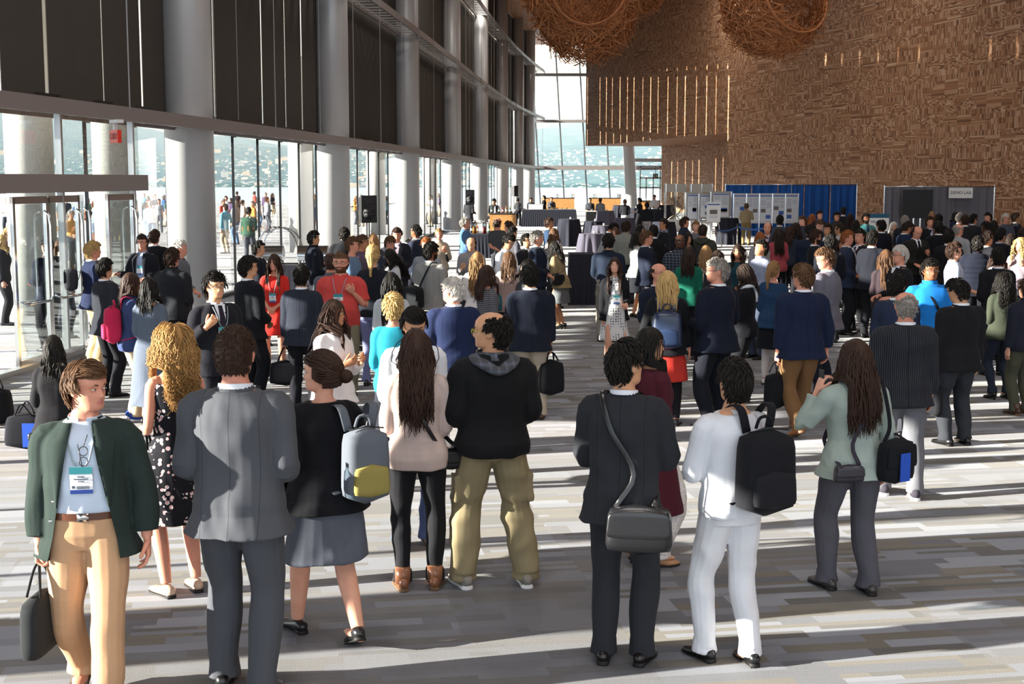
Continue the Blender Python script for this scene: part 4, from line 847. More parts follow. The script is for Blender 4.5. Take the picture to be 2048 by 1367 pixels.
        if col_ == 'hood': b.tube(cr([[-.09, .03, 1.46], [-.10, -.05, 1.46], [-.06, -.13, 1.43], [0, -.15, 1.40], [.06, -.13, 1.43], [.10, -.05, 1.46], [.09, .03, 1.46]], 22), .03, .045, side=(0, 0, 1), ns=12)
        bendmb(b); obj('hood' if col_ == 'hood' else 'jacket_collar' if col_ != 'crew' else 'neckband', b, fabric('#4a4a4e', 'plaid') if 'lining' in ex else tm, root, smooth=True)
    e_ = .012 if isv else (.008 if not opening else -.012)
    if 'tie' in ex and front:
        c_ = ex.split('tie=')[1].split()[0] if 'tie=' in ex else '#20242e'; b = MB(); zz = np.linspace(1.465, 1.14 if isv else 1.05, 10); b.sheet([[surf(hw * u_, z, e_ - .002) for u_ in (-1, 0, 1)] for z, hw in zip(zz, np.interp(zz, [1.1, 1.43, 1.44, 1.47], [.04, .02, .024, .018]))], (0, .005, 0)); bendmb(b); obj('tie', b, fabric(c_, 'stripe' if 'stripedtie' in ex else 'plain'), root, smooth=True)
    if 'badge' in ex and (front or 'badge!' in ex):
        zb = 1.20 if 'lowbadge' not in ex else 1.14; b = MB(); bx_ = .02
        for sd in (-1, 1): b.tube([surf(sd * (.03 + .04 * t) * (1 if t else .6), zb + .07 + (1.455 - zb - .07) * t, e_ + .006) for t in np.linspace(0, 1, 8)], .0035, ns=5)
        bendmb(b); ly = obj('lanyard', b, flat('lanyard_cord', '#7f2430' if 'redlan' in ex else '#9aa6ad', .7), root, smooth=True)
        c = surf(0., zb, e_ + .012); b = MB(); b.box((0, 0, 0), (.098, .004, .135)); b.box((0, .003, .05), (.098, .002, .036), m=1); b.box((0, .003, -.058), (.098, .002, .02), m=2)
        if lod < 2:
            for k in range(13): b.box((-.033 + k * .0042, .0035, -.036), (.0022, .001, .016), m=3)
            b.box((.034, .0035, -.034), (.013, .001, .013), m=3); b.box((0, .0035, .018), (.03, .001, .006), m=3); b.box((0, .0035, .006), (.062, .001, .005), m=3); b.box((0, .0035, -.006), (.026, .001, .004), m=3)
        b.v = [v @ rotm('x', -4).T + c for v in b.v]; bendmb(b); obj('name_badge', b, [flat('badge_card', '#e9ecef', .4), flat('badge_teal', '#3b8f96', .4), flat('badge_blue', '#2c4690', .4), flat('badge_ink', '#555a66', .5)], root)
    if 'glasses' in ex or 'yglasses' in ex:
        b = MB(); 
        for sd in (-1, 1):
            q = np.linspace(0, 2 * PI, 13)[:-1]; P = np.array([[sd * .033 + .023 * math.cos(u_), .0965 - .10 * abs(sd * .033 + .023 * math.cos(u_)) ** 1.3 * .6, -.002 + .016 * math.sin(u_)] for u_ in list(q) + [0]]); b.tube(P, .0017, ns=5, cap=False); b.tube([[sd * .055, .088, .004], [sd * .074, .05, .004], [sd * .078, -.01, .004]], .0018, ns=5)
        b.tube([[-.011, .1, .002], [.011, .1, .002]], .0016, ns=5); b.v = [headx(q) for q in b.v]; obj('glasses', b, flat('yellow_frame', '#d3c52a', .4) if 'yglasses' in ex else flat('dark_frame', '#2c2a2a', .3), root, smooth=True)
    if 'hangspecs' in ex:
        b = MB()
        for k_ in (0, 1):
            q_ = np.linspace(0, 2 * PI, 13); b.tube([surf(-.015 + .019 * math.cos(u_), 1.345 - .05 * k_ + .022 * math.sin(u_), .012) for u_ in q_], .0022, ns=5, cap=False)
        b.tube([surf(-.015, 1.365, .012), surf(-.03, 1.42, .014)], .002, ns=5); b.tube([surf(-.01, 1.27, .014), surf(.01, 1.38, .02)], .002, ns=5); bendmb(b); obj('hanging_glasses', b, flat('dark_frame', '#2c2a2a', .3), root, smooth=True)
    if 'scarf' in ex:
        c_ = ex.split('scarf=')[1].split()[0]; b = MB(); q = np.linspace(0, 2 * PI, 18); b.tube([[.085 * math.cos(u_), -.012 + .085 * math.sin(u_), 1.475 + .015 * math.sin(u_ * 2)] for u_ in q], .035, .028, ns=12); b.tube([[.03, -.10, 1.47], [.035, -.135, 1.40], [.03, -.14, 1.28]], [.04, .06, .07], [.02, .025, .015], ns=10); bendmb(b); obj('scarf', b, fabric(c_, 'knit'), root, smooth=True)
    if 'apron' in ex:
        b = MB(); zz = np.linspace(1.02, .45, 8); b.sheet([[surf(.17 * u_, max(z, .84), .012) * [1, 1, 0] + [0, .02, z] for u_ in np.linspace(-1, 1, 7)] for z in zz], (0, .004, 0)); bendmb(b); obj('apron', b, fabric('#e6e6e8'), root, smooth=True)
    if 'hat' in ex:
        b = MB(); b.ell((0, -.006, .05), (.088, .11, .085), None, 16, 10); b.ell((0, .10, .045), (.06, .06, .008), None, 12, 6); b.v = [headx(q) for q in b.v]; obj('cap', b, fabric('#22252b'), root, smooth=True)
    # ---- shoes
    sk, scol = shoes.split(':'); 
    for (hj, kn, an, sd) in HJ:
        b = MB(); hl = .035 if sk == 'heel' else 0; base = np.array([an[0], an[1], an[2] - .085 - hl]); lift = base[2]; rz = math.radians(-sd * 7 * -1)
        yy = np.array([-.075, -.06, -.02, .03, .08, .13, .17, .192]); wx_ = np.array([.018, .032, .034, .037, .046, .047, .036, .012]); ht = np.array([.03, .058, .066, .05, .036, .029, .022, .012]) * (1.0 if sk not in ('sneaker', 'boot') else 1.25)
        zb_ = (np.interp(yy, [-.07, .08], [hl, 0]) + .012)
        b.tube(np.stack([0 * yy, yy, zb_ + ht * .5], -1), wx_, ht * .62, side=(1, 0, 0), ns=14, pw=2.4)
        if sk == 'boot': b.tube([[0, -.025, .05], [0, -.022, .16]], [.048, .05], ns=12)
        b.tube(np.stack([0 * yy, yy * 1.02, np.maximum(zb_ - .006, .007)], -1), wx_ * 1.08, .008 if sk != 'sneaker' else .014, side=(1, 0, 0), ns=12, m=1)
        if sk == 'heel': b.tube([[0, -.052, .0], [0, -.05, .05]], [.01, .02], ns=8, m=1)
        else: b.box((0, -.045, .012), (.055, .055, .024), m=1)
        R = rotm('z', -sd * 8) @ rotm('x', -25 if lift > .03 and sk != 'heel' else 0); b.v = [v @ R.T + base for v in b.v]
        obj({'sneaker': 'sneaker', 'boot': 'boot', 'sandal': 'sandal'}.get(sk, 'shoe'), b, [fabric(scol, 'leather' if sk != 'sneaker' else 'plain'), flat('sole', '#e4e2de' if sk == 'sneaker' else '#1a1715' if sk != 'boot' else '#6b5138', .6)], root, smooth=True)
    root['_s'] = s
    info = dict(root=root, loc=np.array(loc, float), a=a, s=s, wd=wd, hand={-1: A[0][6], 1: A[1][6]}, dir={-1: A[0][3], 1: A[1][3]}, sh={-1: A[0][0], 1: A[1][0]}, up=up, D=D)
    del root['_s']; return info
# ------------------------------------------------------------------ bags (things of their own)
def bag_root(pi, name, loc_l, label, cat='bag', rz=0, face=0):
    """Empty at a local point of the wearer"""
    a = math.radians(-pi['a']); c, s_ = math.cos(a), math.sin(a); p = np.array(loc_l) * [pi['s'] * pi['wd'], pi['s'] * pi['wd'], pi['s']]
    w_ = pi['loc'] + [c * p[0] - s_ * p[1], s_ * p[0] + c * p[1], p[2]]
    return empty(name, tuple(float(q) for q in w_), rz=a + math.radians(face), scale=(pi['s'],) * 3, label=label, category=cat)
def softbox(mb, c, d, m=0, pw=4.0, taper=.9, bulge=.0, n=10, ns=24):
    z = np.linspace(-.5, .5, n); e = np.sqrt(np.maximum(1 - (abs(z) * 2) ** 8, .0)) * .94 + .06; w_ = d[0] / 2 * e * np.interp(z, [-.5, .5], [1, taper]); y_ = d[1] / 2 * e * (1 + bulge * np.cos(z * PI))
    mb.tube(np.stack([0 * z + c[0], 0 * z + c[1], c[2] + z * d[2]], -1), w_, y_, ns=ns, m=m, pw=pw); return mb
def backpack(pi, col, label, acc='#333', size=(.30, .15, .44), strap=True, z=1.16, x=0., y=-.23, leather=False):
    r = bag_root(pi, 'backpack', pi['up']([x, y, z - size[2] / 2]), label, 'backpack'); m = fabric(col, 'leather' if leather else 'plain'); b = MB(); softbox(b, (0, 0, size[2] / 2), size, bulge=.1); obj('bag_body', b, m, r, smooth=True)
    b = MB(); softbox(b, (0, -size[1] / 2 - .01, size[2] * .33), (size[0] * .8, .06, size[2] * .42)); obj('front_pocket', b, fabric(acc), r, smooth=True)
    b = MB(); b.tube([[-size[0] * .38, -.02, size[2] * .96], [0, -.03, size[2] * 1.0], [size[0] * .38, -.02, size[2] * .96]], .005, ns=6); obj('zip', b, M_dark, r, smooth=True)
    b = MB(); b.tube(cr([[-.05, .03, size[2] * .98], [-.03, .02, size[2] + .05], [.03, .02, size[2] + .05], [.05, .03, size[2] * .98]], 9), .01, ns=6); obj('grab_handle', b, m, r, smooth=True)
    if strap:
        for sd in (-1, 1):
            b = MB(); b.tube(cr([[sd * .07, size[1] / 2, size[2] * .92], [sd * .10, .11, size[2] + .09], [sd * .11, .22, size[2] + .08], [sd * .115, .36, size[2] * .78], [sd * .15, .37, size[2] * .45], [sd * .19, .24, size[2] * .22], [sd * .14, size[1] / 2, size[2] * .12]], 22), .028, .006, side=(1, 0, 0), ns=8); obj('shoulder_strap', b, m, r, smooth=True)
    return r
def handbag(pi, hand, col, label, size=(.36, .12, .28), drop=.05, cat='bag', name='carrier_bag', acc=None, face=0, hl=.16, leather=False, out=.0):
    H = pi['hand'][hand] + np.array([out * hand, 0, -.012]); r = bag_root(pi, name, H - [0, 0, hl + size[2]], label, cat, face=face); m = fabric(col, 'leather' if leather else 'plain'); b = MB(); softbox(b, (0, 0, size[2] / 2), size, bulge=.15, taper=.88); obj('bag_body', b, m, r, smooth=True)
    for sd in (-1, 1):
        b = MB(); b.tube(cr([[-size[0] * .22, sd * size[1] * .35, size[2] * .96], [-.04, sd * .015, size[2] + hl * .75], [0, sd * .004, size[2] + hl], [.04, sd * .015, size[2] + hl * .75], [size[0] * .22, sd * size[1] * .35, size[2] * .96]], 14), .011, .006, ns=7); obj('handle', b, m, r, smooth=True)
    if acc:
        b = MB(); b.box((size[0] * .2, size[1] * .56, size[2] * .45), (size[0] * .35, .006, size[2] * .7)); b.box((size[0] * .2, -size[1] * .56, size[2] * .45), (size[0] * .35, .006, size[2] * .7)); obj('colour_panel', b, fabric(acc), r)
    return r
def shoulderbag(pi, sd, col, label, cross=True, size=(.34, .12, .27), z=.86, x=.24, y=-.12, acc=None, leather=False, face=20, name='shoulder_bag', strapc=None):
    """bag on the side sd, strap over the other shoulder when it crosses the back"""
    r = bag_root(pi, name, pi['up']([sd * x, y, z - size[2] / 2]), label, 'bag', face=0); m = fabric(col, 'leather' if leather else 'plain'); b = MB(); softbox(b, (0, 0, size[2] / 2), size, bulge=.2, taper=.9); b.v = [v @ rotm('z', sd * face).T for v in b.v]; obj('bag_body', b, m, r, smooth=True)
    b = MB(); softbox(b, (0, -size[1] / 2 - .004, size[2] * .62), (size[0] * .96, .02, size[2] * .6)); b.v = [v @ rotm('z', sd * face).T for v in b.v]; obj('flap', b, m, r, smooth=True)
    if acc: b = MB(); b.box((0, -size[1] / 2 - .03, size[2] * .4), (size[0] * .3, .008, size[2] * .6)); b.v = [v @ rotm('z', sd * face).T for v in b.v]; obj('colour_panel', b, fabric(acc), r)
    o_ = np.array([-sd * x, -y, -(z - size[2] / 2)]); q = -1 if cross else 1; ssx = q * sd * .10
    if cross: back = [[sd * size[0] * -.35, .0, size[2] * .9], o_ + [sd * .08, -.165, 1.08], o_ + [-sd * .04, -.165, 1.3], o_ + [ssx, -.10, 1.465], o_ + [ssx, -.01, 1.492], o_ + [ssx * .9, .11, 1.42], o_ + [0, .175, 1.25], o_ + [sd * .14, .15, 1.05], [sd * size[0] * .2, .05, size[2] * .9]]
    else: back = [[-size[0] * .3, .0, size[2] * .9], o_ + [sd * .16, -.155, 1.2], o_ + [sd * .135, -.085, 1.465], o_ + [sd * .13, -.01, 1.50], o_ + [sd * .135, .09, 1.45], o_ + [sd * .19, .15, 1.2], [size[0] * .3, .03, size[2] * .9]]
    b = MB(); b.tube(cr(back, 34), .015, .003, side=(1, 0, 0), ns=8); obj('shoulder_strap', b, fabric(strapc) if strapc else m, r, smooth=True); return r
# ================================================================== WHO STANDS WHERE
p_ = person; NO = 'none:0'
NAVY, BLK, CHAR, DK = '#1f2638', '#17171a', '#33353b', '#1d1d21'
T = lambda c, k='trousers', pt='plain': '%s:%s:%s' % (k, c, pt)
S = lambda c, pt='plain', k='suit': '%s:%s:%s' % (k, c, 'suit' if k == 'suit' and pt == 'plain' else pt)
# ---- front row
q = p_(165, 728, 172, 'm', 'side:m', S('#2b3632'), T('#c49c78'), 'boot:#4f463c', 'Dd', yf=1408, hy=-52, hp=3, ex='open wide belt badge brass grip1 hangspecs', inner='shirt:#cfdcec', skin='r', wd=1.10, st='k', label='man striding forward in a dark green blazer, tan chinos and name badge')
handbag(q, 1, '#2b2d2e', 'soft black laptop bag held by the man in the green blazer', size=(.40, .10, .34), face=80, hl=.14, name='laptop_bag')
q = p_(345, 652, -35, 'f', 'curly:c', 'sundress:#1b1b20:floral', NO, 'sandal:#cfae96', 'bb', yf=1185, label='woman with curly blonde hair in a sleeveless black floral dress', vol=2.2, skin='r')
handbag(q, 1, '#1d1e22', 'black carrier bag with a blue panel held by the curly haired woman', size=(.38, .12, .34), acc='#2f55b8', face=50, hl=.22)
handbag(q, -1, '#232427', 'floppy black bag hanging at the floral dress', size=(.26, .1, .34), face=20, hl=.26, name='tote_bag')
q = p_(470, 657, 4, 'm', 'buzz:b', S('#505257'), T('#4c4e53'), 'shoe:#101012', 'bb', yf=1385, wd=1.08, label='man with cropped hair seen from behind in a mid grey suit', skin='r', st='a')
Hq = q['hand'][-1] * 1.0
r = bag_root(q, 'water_bottle', Hq + [-.03, .02, -.15], 'clear plastic water bottle with a blue label held by the grey suited man', 'bottle')
b = MB(); b.tube([[0, 0, z] for z in (0, .01, .06, .07, .14, .18, .2, .215)], [.03, .034, .034, .032, .034, .03, .014, .013], ns=18); obj('bottle_body', b, glass_mat('clear_plastic', '#dfe9ee', .2), r, smooth=True)
b = MB(); b.tube([[0, 0, .08], [0, 0, .135]], .0352, ns=18, cap=False); obj('bottle_label', b, flat('blue_label', '#2456b8', .4), r, smooth=True); b = MB(); b.tube([[0, 0, .213], [0, 0, .232]], .015, ns=14); obj('bottle_cap', b, M_sw, r, smooth=True)
q = p_(645, 705, -28, 'f', 'bun:b', 'cardigan:#16161a', T('#4b4e57', 'skirt', 'tweed'), 'shoe:#1e1e20', 'bb', yf=1280, hy=-50, st='k', label='woman with a low bun in a black cardigan and grey tweed skirt', wd=1.12)
handbag(q, -1, '#151518', 'black bag hanging from the hand of the woman in the grey skirt', size=(.34, .12, .32), face=30, hl=.04, name='satchel')
backpack(q, '#5f646c', 'grey and yellow backpack on the woman in the grey skirt', acc='#8f8248', size=(.28, .17, .46), x=.13, y=-.26, z=1.12)
q = p_(832, 660, -4, 'f', 'wavy:b', 'blouse:#c6b1a8', T('#1e1e21', 'slim'), 'boot:#8c5b3f', 'hh', yf=1175, label='woman with long wavy brown hair in a loose beige top and black trousers', wd=1.06)
shoulderbag(q, 1, '#1b1b1e', 'small black leather bag on the hip of the woman in the beige top', size=(.2, .09, .15), z=.88, x=.22, y=.02, leather=True, name='handbag')
q = p_(985, 624, -14, 'm', 'balding:k', 'hoodie:#1a1a1c', T('#8d8062', 'cargo'), 'sneaker:#8d857c', 'bb', yf=1168, hy=-62, ex='yglasses lining', st='w', wd=1.12, skin='a', label='man with yellow glasses in a black hooded jacket and khaki cargo trousers')
q = p_(1250, 684, 14, 'm', 'short:k', S('#2c2d31'), T('#2d2e32'), 'shoe:#15110f', 'ff', yf=1322, hy=40, skin='a', label='man with arms folded in a charcoal suit, leather bag at his hip')
shoulderbag(q, 1, '#17171a', 'black leather messenger bag hanging from a strap on the charcoal suit', size=(.36, .11, .27), z=.80, x=.12, y=-.22, leather=True, face=6, name='messenger_bag')
q = p_(1300, 657, 55, 'f', 'long:k', 'lcardigan:#4c1e28', T('#ded6d0', 'wide', 'lace'), 'heel:#b98a62', 'dd', yf=1128, hy=40, skin='a', label='woman in a long maroon cardigan and white lace trousers')
shoulderbag(q, -1, '#cdb9a4', 'beige leather tote on the shoulder of the woman in maroon', size=(.3, .1, .3), z=1.08, x=.22, y=-.02, cross=False, leather=True, name='tote_bag')
q = p_(1468, 722, -22, 'm', 'short:k', 'sweater:#dcdde2', T('#dddde0'), 'shoe:#0f0f11', 'ff', yf=1322, skin='a', st='a', label='man in a white sweater and white trousers wearing a backpack')
backpack(q, '#1b1b1f', 'square black backpack worn by the man in white', size=(.34, .18, .50), acc='#202024', x=.07, z=1.16, y=-.24)
q = p_(1712, 681, -12, 'f', 'long:b', S('#a3afa6', 'plain', 'cardigan'), T('#55535a'), 'shoe:#3a3838', 'pD', yf=1180, st='a', wd=1.1, label='woman holding a phone to her ear in a pale sage jacket')
shoulderbag(q, 1, '#1a1b1f', 'black bag with a blue panel on the hip of the woman in sage', size=(.30, .11, .32), z=.95, x=.2, y=-.18, acc='#2f55b8', cross=False, name='conference_bag')
shoulderbag(q, -1, '#2a2730', 'small sequined purse hanging behind the woman in sage', size=(.22, .06, .13), z=.88, x=.12, y=-.20, leather=True, face=0, name='purse', strapc='#3a3640')
r = bag_root(q, 'mobile_phone', q['hand'][-1] + [.0, .0, .0], 'dark phone at the ear of the woman in sage', 'phone'); b = MB(); b.box((0, .0, 0), (.012, .07, .14)); obj('phone_body', b, M_black, r, bevel=.004)
q = p_(1812, 584, 2, 'm', 'bald:g', S('#222327', 'pinstripe'), T('#6f6f74'), 'sneaker:#3d3a42', 'dd', yf=992, wd=1.12, skin='r', st='a', label='older man with thinning hair from behind in a black pinstripe jacket')
q = p_(1922, 558, -14, 'm', 'short:k', S('#1c1c1f'), T('#34363b'), 'shoe:#141414', 'dd', yf=888, hy=-25, hp=18, wd=1.12, skin='a', label='man in a black jacket looking down, holding a folded bag')
handbag(q, -1, '#1d1e22', 'narrow black bag held at the side of the man looking down', size=(.34, .09, .34), face=80, hl=.12, name='document_bag')
q = p_(1862, 520, 178, 'm', 'short:k', S('#1e78c8', 'plain', 'jacket'), T('#37465e', 'jeans'), arms='sd', ex='glasses', skin='b', wd=1.1, label='man with glasses in a bright blue windproof jacket facing the camera'); 
shoulderbag(q, -1, '#1c1c20', 'black bag worn crosswise over the bright blue jacket', size=(.28, .1, .24), z=.85, x=.26, y=.05, name='messenger_bag')
q = p_(2008, 545, -5, 'f', 'curly:k', S('#3a3f33', 'plain', 'jacket'), T('#262b38', 'slim'), 'heel:#111', 'bb', yf=797, label='woman with dark curly hair in an olive jacket at the right edge')
p_(1998, 496, 150, 'f', 'wavy:b', 'sweater:#c6c4cc', T(DK), arms='db', hy=-30, label='woman in a white long sleeved top talking near the right edge')
p_(1910, 486, 95, 'm', 'short:b', 'shirt:#b5bfd2', T(DK), arms='bb', label='young man in profile wearing a pale blue shirt')
p_(1796, 549, 35, 'm', 'short:k', S('#2a3247'), T(CHAR), arms='bb', skin='a', h=1.68, label='dark haired man in a navy suit beside the balding man')
p_(1800, 493, -105, 'm', 'short:w', S('#1c1c20'), T(DK), arms='bb', skin='r', ex='glasses', label='white haired man in profile behind the navy suit')
p_(2052, 560, -20, 'm', 'short:b', S('#242631', 'plain', 'jacket'), T('#4a4a3c'), 'boot:#4a3326', 'dd', yf=828, label='person in olive trousers cut by the right edge')
# ---- left group
q = p_(106, 672, -4, 'f', 'bob:k', 'cardigan:#1e1e21', T(BLK), arms='bb', h=1.62, hip=.50, skin='a', label='woman with a black bob sitting in a black jacket', wd=.96)
sb = empty('stool', (float(q['loc'][0]), float(q['loc'][1]), 0), label='low black stool under the seated woman', category='stool'); b = MB(); b.box((0, 0, .36), (.42, .36, .07)); obj('seat', b, M_black, sb, bevel=.02)
for sx_ in (-1, 1):
    for sy_ in (-1, 1): b = MB(); b.box((sx_ * .17, sy_ * .14, .165), (.04, .04, .33)); obj('leg', b, M_dark, sb)
def floorbag(x, y, size, col, label, acc=None, name='tote_bag', rz=0.):
    P = at_h(x, y, 0); r = empty(name, (P[0], P[1], 0), rz=rz, label=label, category='bag'); b = MB(); softbox(b, (0, 0, size[2] / 2), size, bulge=.2, taper=.8); obj('bag_body', b, fabric(col), r, smooth=True)
    if acc: b = MB(); b.box((size[0] * .2, -size[1] * .5 - .015, size[2] * .42), (size[0] * .4, .006, size[2] * .66)); obj('colour_panel', b, fabric(acc), r)
    for sd in (-1, 1): b = MB(); b.tube(cr([[-size[0] * .2, sd * .04, size[2] * .95], [0, sd * .08, size[2] + .1], [size[0] * .2, sd * .04, size[2] * .95]], 9), .01, .005, ns=6); obj('handle', b, fabric(col), r, smooth=True)
floorbag(52, 897, (.42, .14, .36), '#1b1c22', 'black and blue conference bag on the floor beside the seated woman', '#2f55b8')
floorbag(-8, 850, (.4, .2, .42), '#141416', 'black rucksack standing at the left edge of the floor', name='rucksack')
q = p_(186, 484, 55, 'm', 'short:y', S('#1d2440', 'plain'), T('#bfa27c', 'wide'), 'shoe:#4a3628', 'bb', yf=727, skin='r', wd=1.12, ex='brass', label='fair haired man in a navy blazer and khaki trousers by the entrance')
shoulderbag(q, -1, '#34363a', 'large dark grey bag slung behind the man in khaki trousers', size=(.46, .16, .34), z=1.22, x=.12, y=-.26, cross=False, name='holdall')
p_(199, 482, 188, 'm', 'side:b', S('#1d1f26'), T('#26262b'), arms='br', ex='open belt badge glasses', inner='shirt:#aab9d8', skin='r', label='man in a dark blazer over a blue shirt facing the room by the entrance', loc=(-5.95, 22.0, 0))
q = p_(262, 547, 68, 'f', 'bob:b', S('#39456b', 'plain', 'jacket'), T('#cbb795'), 'sneaker:#2d4a9a', 'cc', yf=838, skin='t', label='woman in a blue jacket and cream trousers wearing a pink rucksack')
backpack(q, '#c22a50', 'bright pink rucksack on the woman in the blue jacket', acc='#c8355a', size=(.28, .18, .46), z=1.15)
p_(298, 556, 12, 'f', 'bob:k', 'ldress:#4e5764:knit', NO, 'heel:#1a1a1c', 'hh', yf=852, skin='a', label='woman with a black bob in a long grey knitted dress')
p_(290, 528, 40, 'm', 'short:k', S('#2a2c33'), T(DK), arms='hh', skin='a', h=1.68, label='dark haired man half hidden by the woman in the long grey dress', loc=(-4.95, 16.6, 0))
p_(344, 498, 20, 'm', 'short:b', S('#26272c', 'plain', 'jacket'), T('#1c1c20'), arms='hh', label='man in a dark grey jacket with a strap across his back', wd=1.06)
p_(309, 461, 14, 'm', 'short:b', S('#17171b'), T('#17171b'), arms='hh', label='tall man in a black suit seen from behind left of the first column', wd=1.1)
p_(280, 474, 20, 'f', 'pony:c', 'blouse:#e3d8cf', T('#c8b9ad'), arms='hh', label='woman with a fair ponytail in a white top behind the black suits', skin='r')
p_(361, 481, 85, 'm', 'short:w', 'shirt:#5d6168', T('#3a3a40'), arms='hh', skin='r', label='grey haired man in profile against the first column')
q = p_(430, 549, 145, 'm', 'short:k', S('#1b1c22'), T('#1b1c22'), 'shoe:#111', 'dc', ex='badge tie tie=#2a2530 glasses', skin='a', vol=2.2, label='man with shaggy black hair and glasses in a black suit and dark tie', wd=1.05)
p_(497, 514, 48, 'm', 'short:k', S('#16171c'), T('#16171c'), arms='hh', hy=20, ex='glasses', skin='a', label='man in a black suit turning towards the woman in red', wd=1.05)
q = p_(548, 509, 184, 'f', 'long:b', 'dress:#d5332c', NO, 'shoe:#222', 'hh', ex='badge lowbadge', skin='r', label='woman in a short red dress with a name badge')
q = p_(603, 533, 4, 'm', 'short:k', S('#20242f', 'pinstripe'), T('#191a20'), 'shoe:#111', 'dd', yf=818, skin='a', wd=1.04, label='man in a navy pinstripe suit from behind, standing by the woman in red')
handbag(q, -1, '#15161b', 'black briefcase held by the man in the pinstripe suit', size=(.42, .12, .32), face=10, name='briefcase')
q = p_(681, 506, 182, 'm', 'buzz:m', 'polo:#c94a45', T('#77705f'), 'shoe:#3a2a20', 'cd', ex='badge beard glasses belly', skin='r', wd=1.2, label='bearded man in a coral red polo shirt with a lanyard')
p_(667, 601, 128, 'f', 'long:b', 'cardigan:#e9e2e0', T('#d9c3ae', 'skirt'), 'heel:#caa58a', 'tt', hy=-25, skin='t', label='woman in a white blazer holding a phone with both hands')
p_(786, 590, -8, 'f', 'short:y', 'blouse:#2a93a8', T('#2b2d35'), arms='hh', skin='r', vol=1.6, label='woman with short fair hair in a teal top')
p_(826, 614, 165, 'm', 'side:k', 'shirt:#dfe3ea', T('#4c5a80', 'jeans'), 'shoe:#5a2f22', 'bt', yf=1088, hp=22, ex='glasses', skin='a', label='man with glasses and floppy black hair bending his head in a white shirt')
p_(783, 546, 0, 'f', 'long:k', 'blouse:#b7babc', T('#2a2a2f'), arms='hh', skin='a', label='woman with thick black hair in a pale grey top', vol=2)
p_(746, 491, 8, 'f', 'pony:y', S('#1f2129', 'plain', 'sweater'), T('#7d7fa6', 'slim'), 'shoe:#333', 'tt', yf=770, label='woman with a blonde ponytail, dark top and lavender trousers')
q = p_(862, 486, 35, 'm', 'short:k', S('#8c8a86'), T('#24252b'), 'shoe:#111', 'dd', hy=20, ex='beard', skin='b', wd=1.1, label='bearded man in a light grey suit jacket carrying a black satchel')
shoulderbag(q, -1, '#1b1c1f', 'large black satchel on the back of the man in the light grey jacket', size=(.42, .14, .34), z=1.0, x=.10, y=-.24, name='satchel')
p_(906, 558, -14, 'm', 'short:w', S('#1f2947'), T('#dcd7d4'), 'shoe:#8a5030', 'hh', yf=903, hy=-45, skin='r', wd=1.12, label='white haired man in a navy blazer and white trousers')
q = p_(1060, 531, -4, 'm', 'short:k', S('#1b1f2b'), T('#a79c8a'), 'shoe:#50341f', 'dd', yf=838, wd=1.1, ex='brass', skin='a', label='man in a dark navy blazer and stone trousers seen from behind')
handbag(q, 1, '#18191c', 'black rucksack dangling from the hand of the man in stone trousers', size=(.32, .18, .42), face=20, hl=.08, name='rucksack')
q = p_(955, 505, 8, 'f', 'wavy:l', 'cardigan:#e4dad4', T('#3c3c44'), arms='hb', skin='r', label='woman with light brown hair in a white cardigan')
shoulderbag(q, 1, '#2c5f68', 'dark teal bag under the arm of the woman in the white cardigan', size=(.36, .14, .3), z=1.02, x=.2, y=-.08, cross=False, name='tote_bag')
p_(1018, 504, 10, 'f', 'mid:m', 'blouse:#a78f87', T('#3c3a40'), arms='hh', ex='scarf scarf=#7d6860', skin='r', label='woman with brown hair wrapped in a mauve scarf')
p_(1052, 508, -110, 'f', 'bob:k', 'blouse:#3a3a40', T(DK), arms='hh', hp=-12, skin='a', label='woman with black hair looking up between the scarf and the grey haired man', loc=(.18, 17.9, 0), h=1.6)
p_(1075, 463, 100, 'm', 'short:g', S('#1d2333'), T('#1d2028'), 'shoe:#111', 'hh', ex='badge tie tie=#20202a', skin='r', wd=1.08, label='grey haired man in a navy suit with his hands clasped')
q = p_(1122, 482, -62, 'f', 'mid:k', 'cardigan:#9a8664', T('#5a5a5c', 'skirt', 'tweed'), 'heel:#141416', 'tr', yf=657, lean=14, skin='t', label='woman in a camel jacket and tweed skirt leaning forward')
shoulderbag(q, -1, '#18181b', 'black leather handbag on the shoulder of the woman in the camel jacket', size=(.32, .14, .26), z=1.0, x=.22, y=-.02, cross=False, leather=True, name='handbag')
p_(1013, 467, 125, 'm', 'side:k', 'shirt:#e6e8ee', T('#9a9890'), arms='th', hp=28, ex='glasses', skin='a', label='man in a white shirt with glasses looking down at his hand', wd=1.05)
p_(943, 473, 190, 'm', 'balding:b', 'shirt:#8d8a8c', T(CHAR), arms='tt', hp=25, skin='a', h=1.68, label='balding man bowing his head left of the white shirt')
p_(963, 492, 60, 'f', 'mid:b', 'blouse:#45454d:stripe', T(DK), arms='hh', h=1.6, label='brown haired woman in a dark striped top behind the white cardigan', loc=(-.30, 16.6, 0))
p_(931, 436, 82, 'm', 'short:g', 'shirt:#3f5c80:denim', T('#3a4152'), arms='hh', ex='glasses', skin='r', wd=1.12, label='grey haired man in a blue denim shirt by the drinks table')
p_(996, 436, 150, 'm', 'bald:b', 'tee:#4a4c50', T(CHAR), arms='hh', skin='r', label='bald man in a dark grey tee shirt by the drinks table', hy=-120)
p_(1017, 443, -60, 'm', 'crop:b', 'shirt:#5a5b60', T(CHAR), arms='hh', skin='r', label='short haired man with a sunlit ear near the bald man')
p_(1026, 454, 60, 'm', 'short:k', 'sweater:#55555c', T(CHAR), arms='hh', skin='a', h=1.68, label='black haired man directly left of the young man in glasses')
p_(1053, 469, 140, 'm', 'short:k', S('#23242b'), T(DK), arms='hh', ex='glasses', skin='a', h=1.66, label='small man with glasses between the white shirt and the grey haired man')
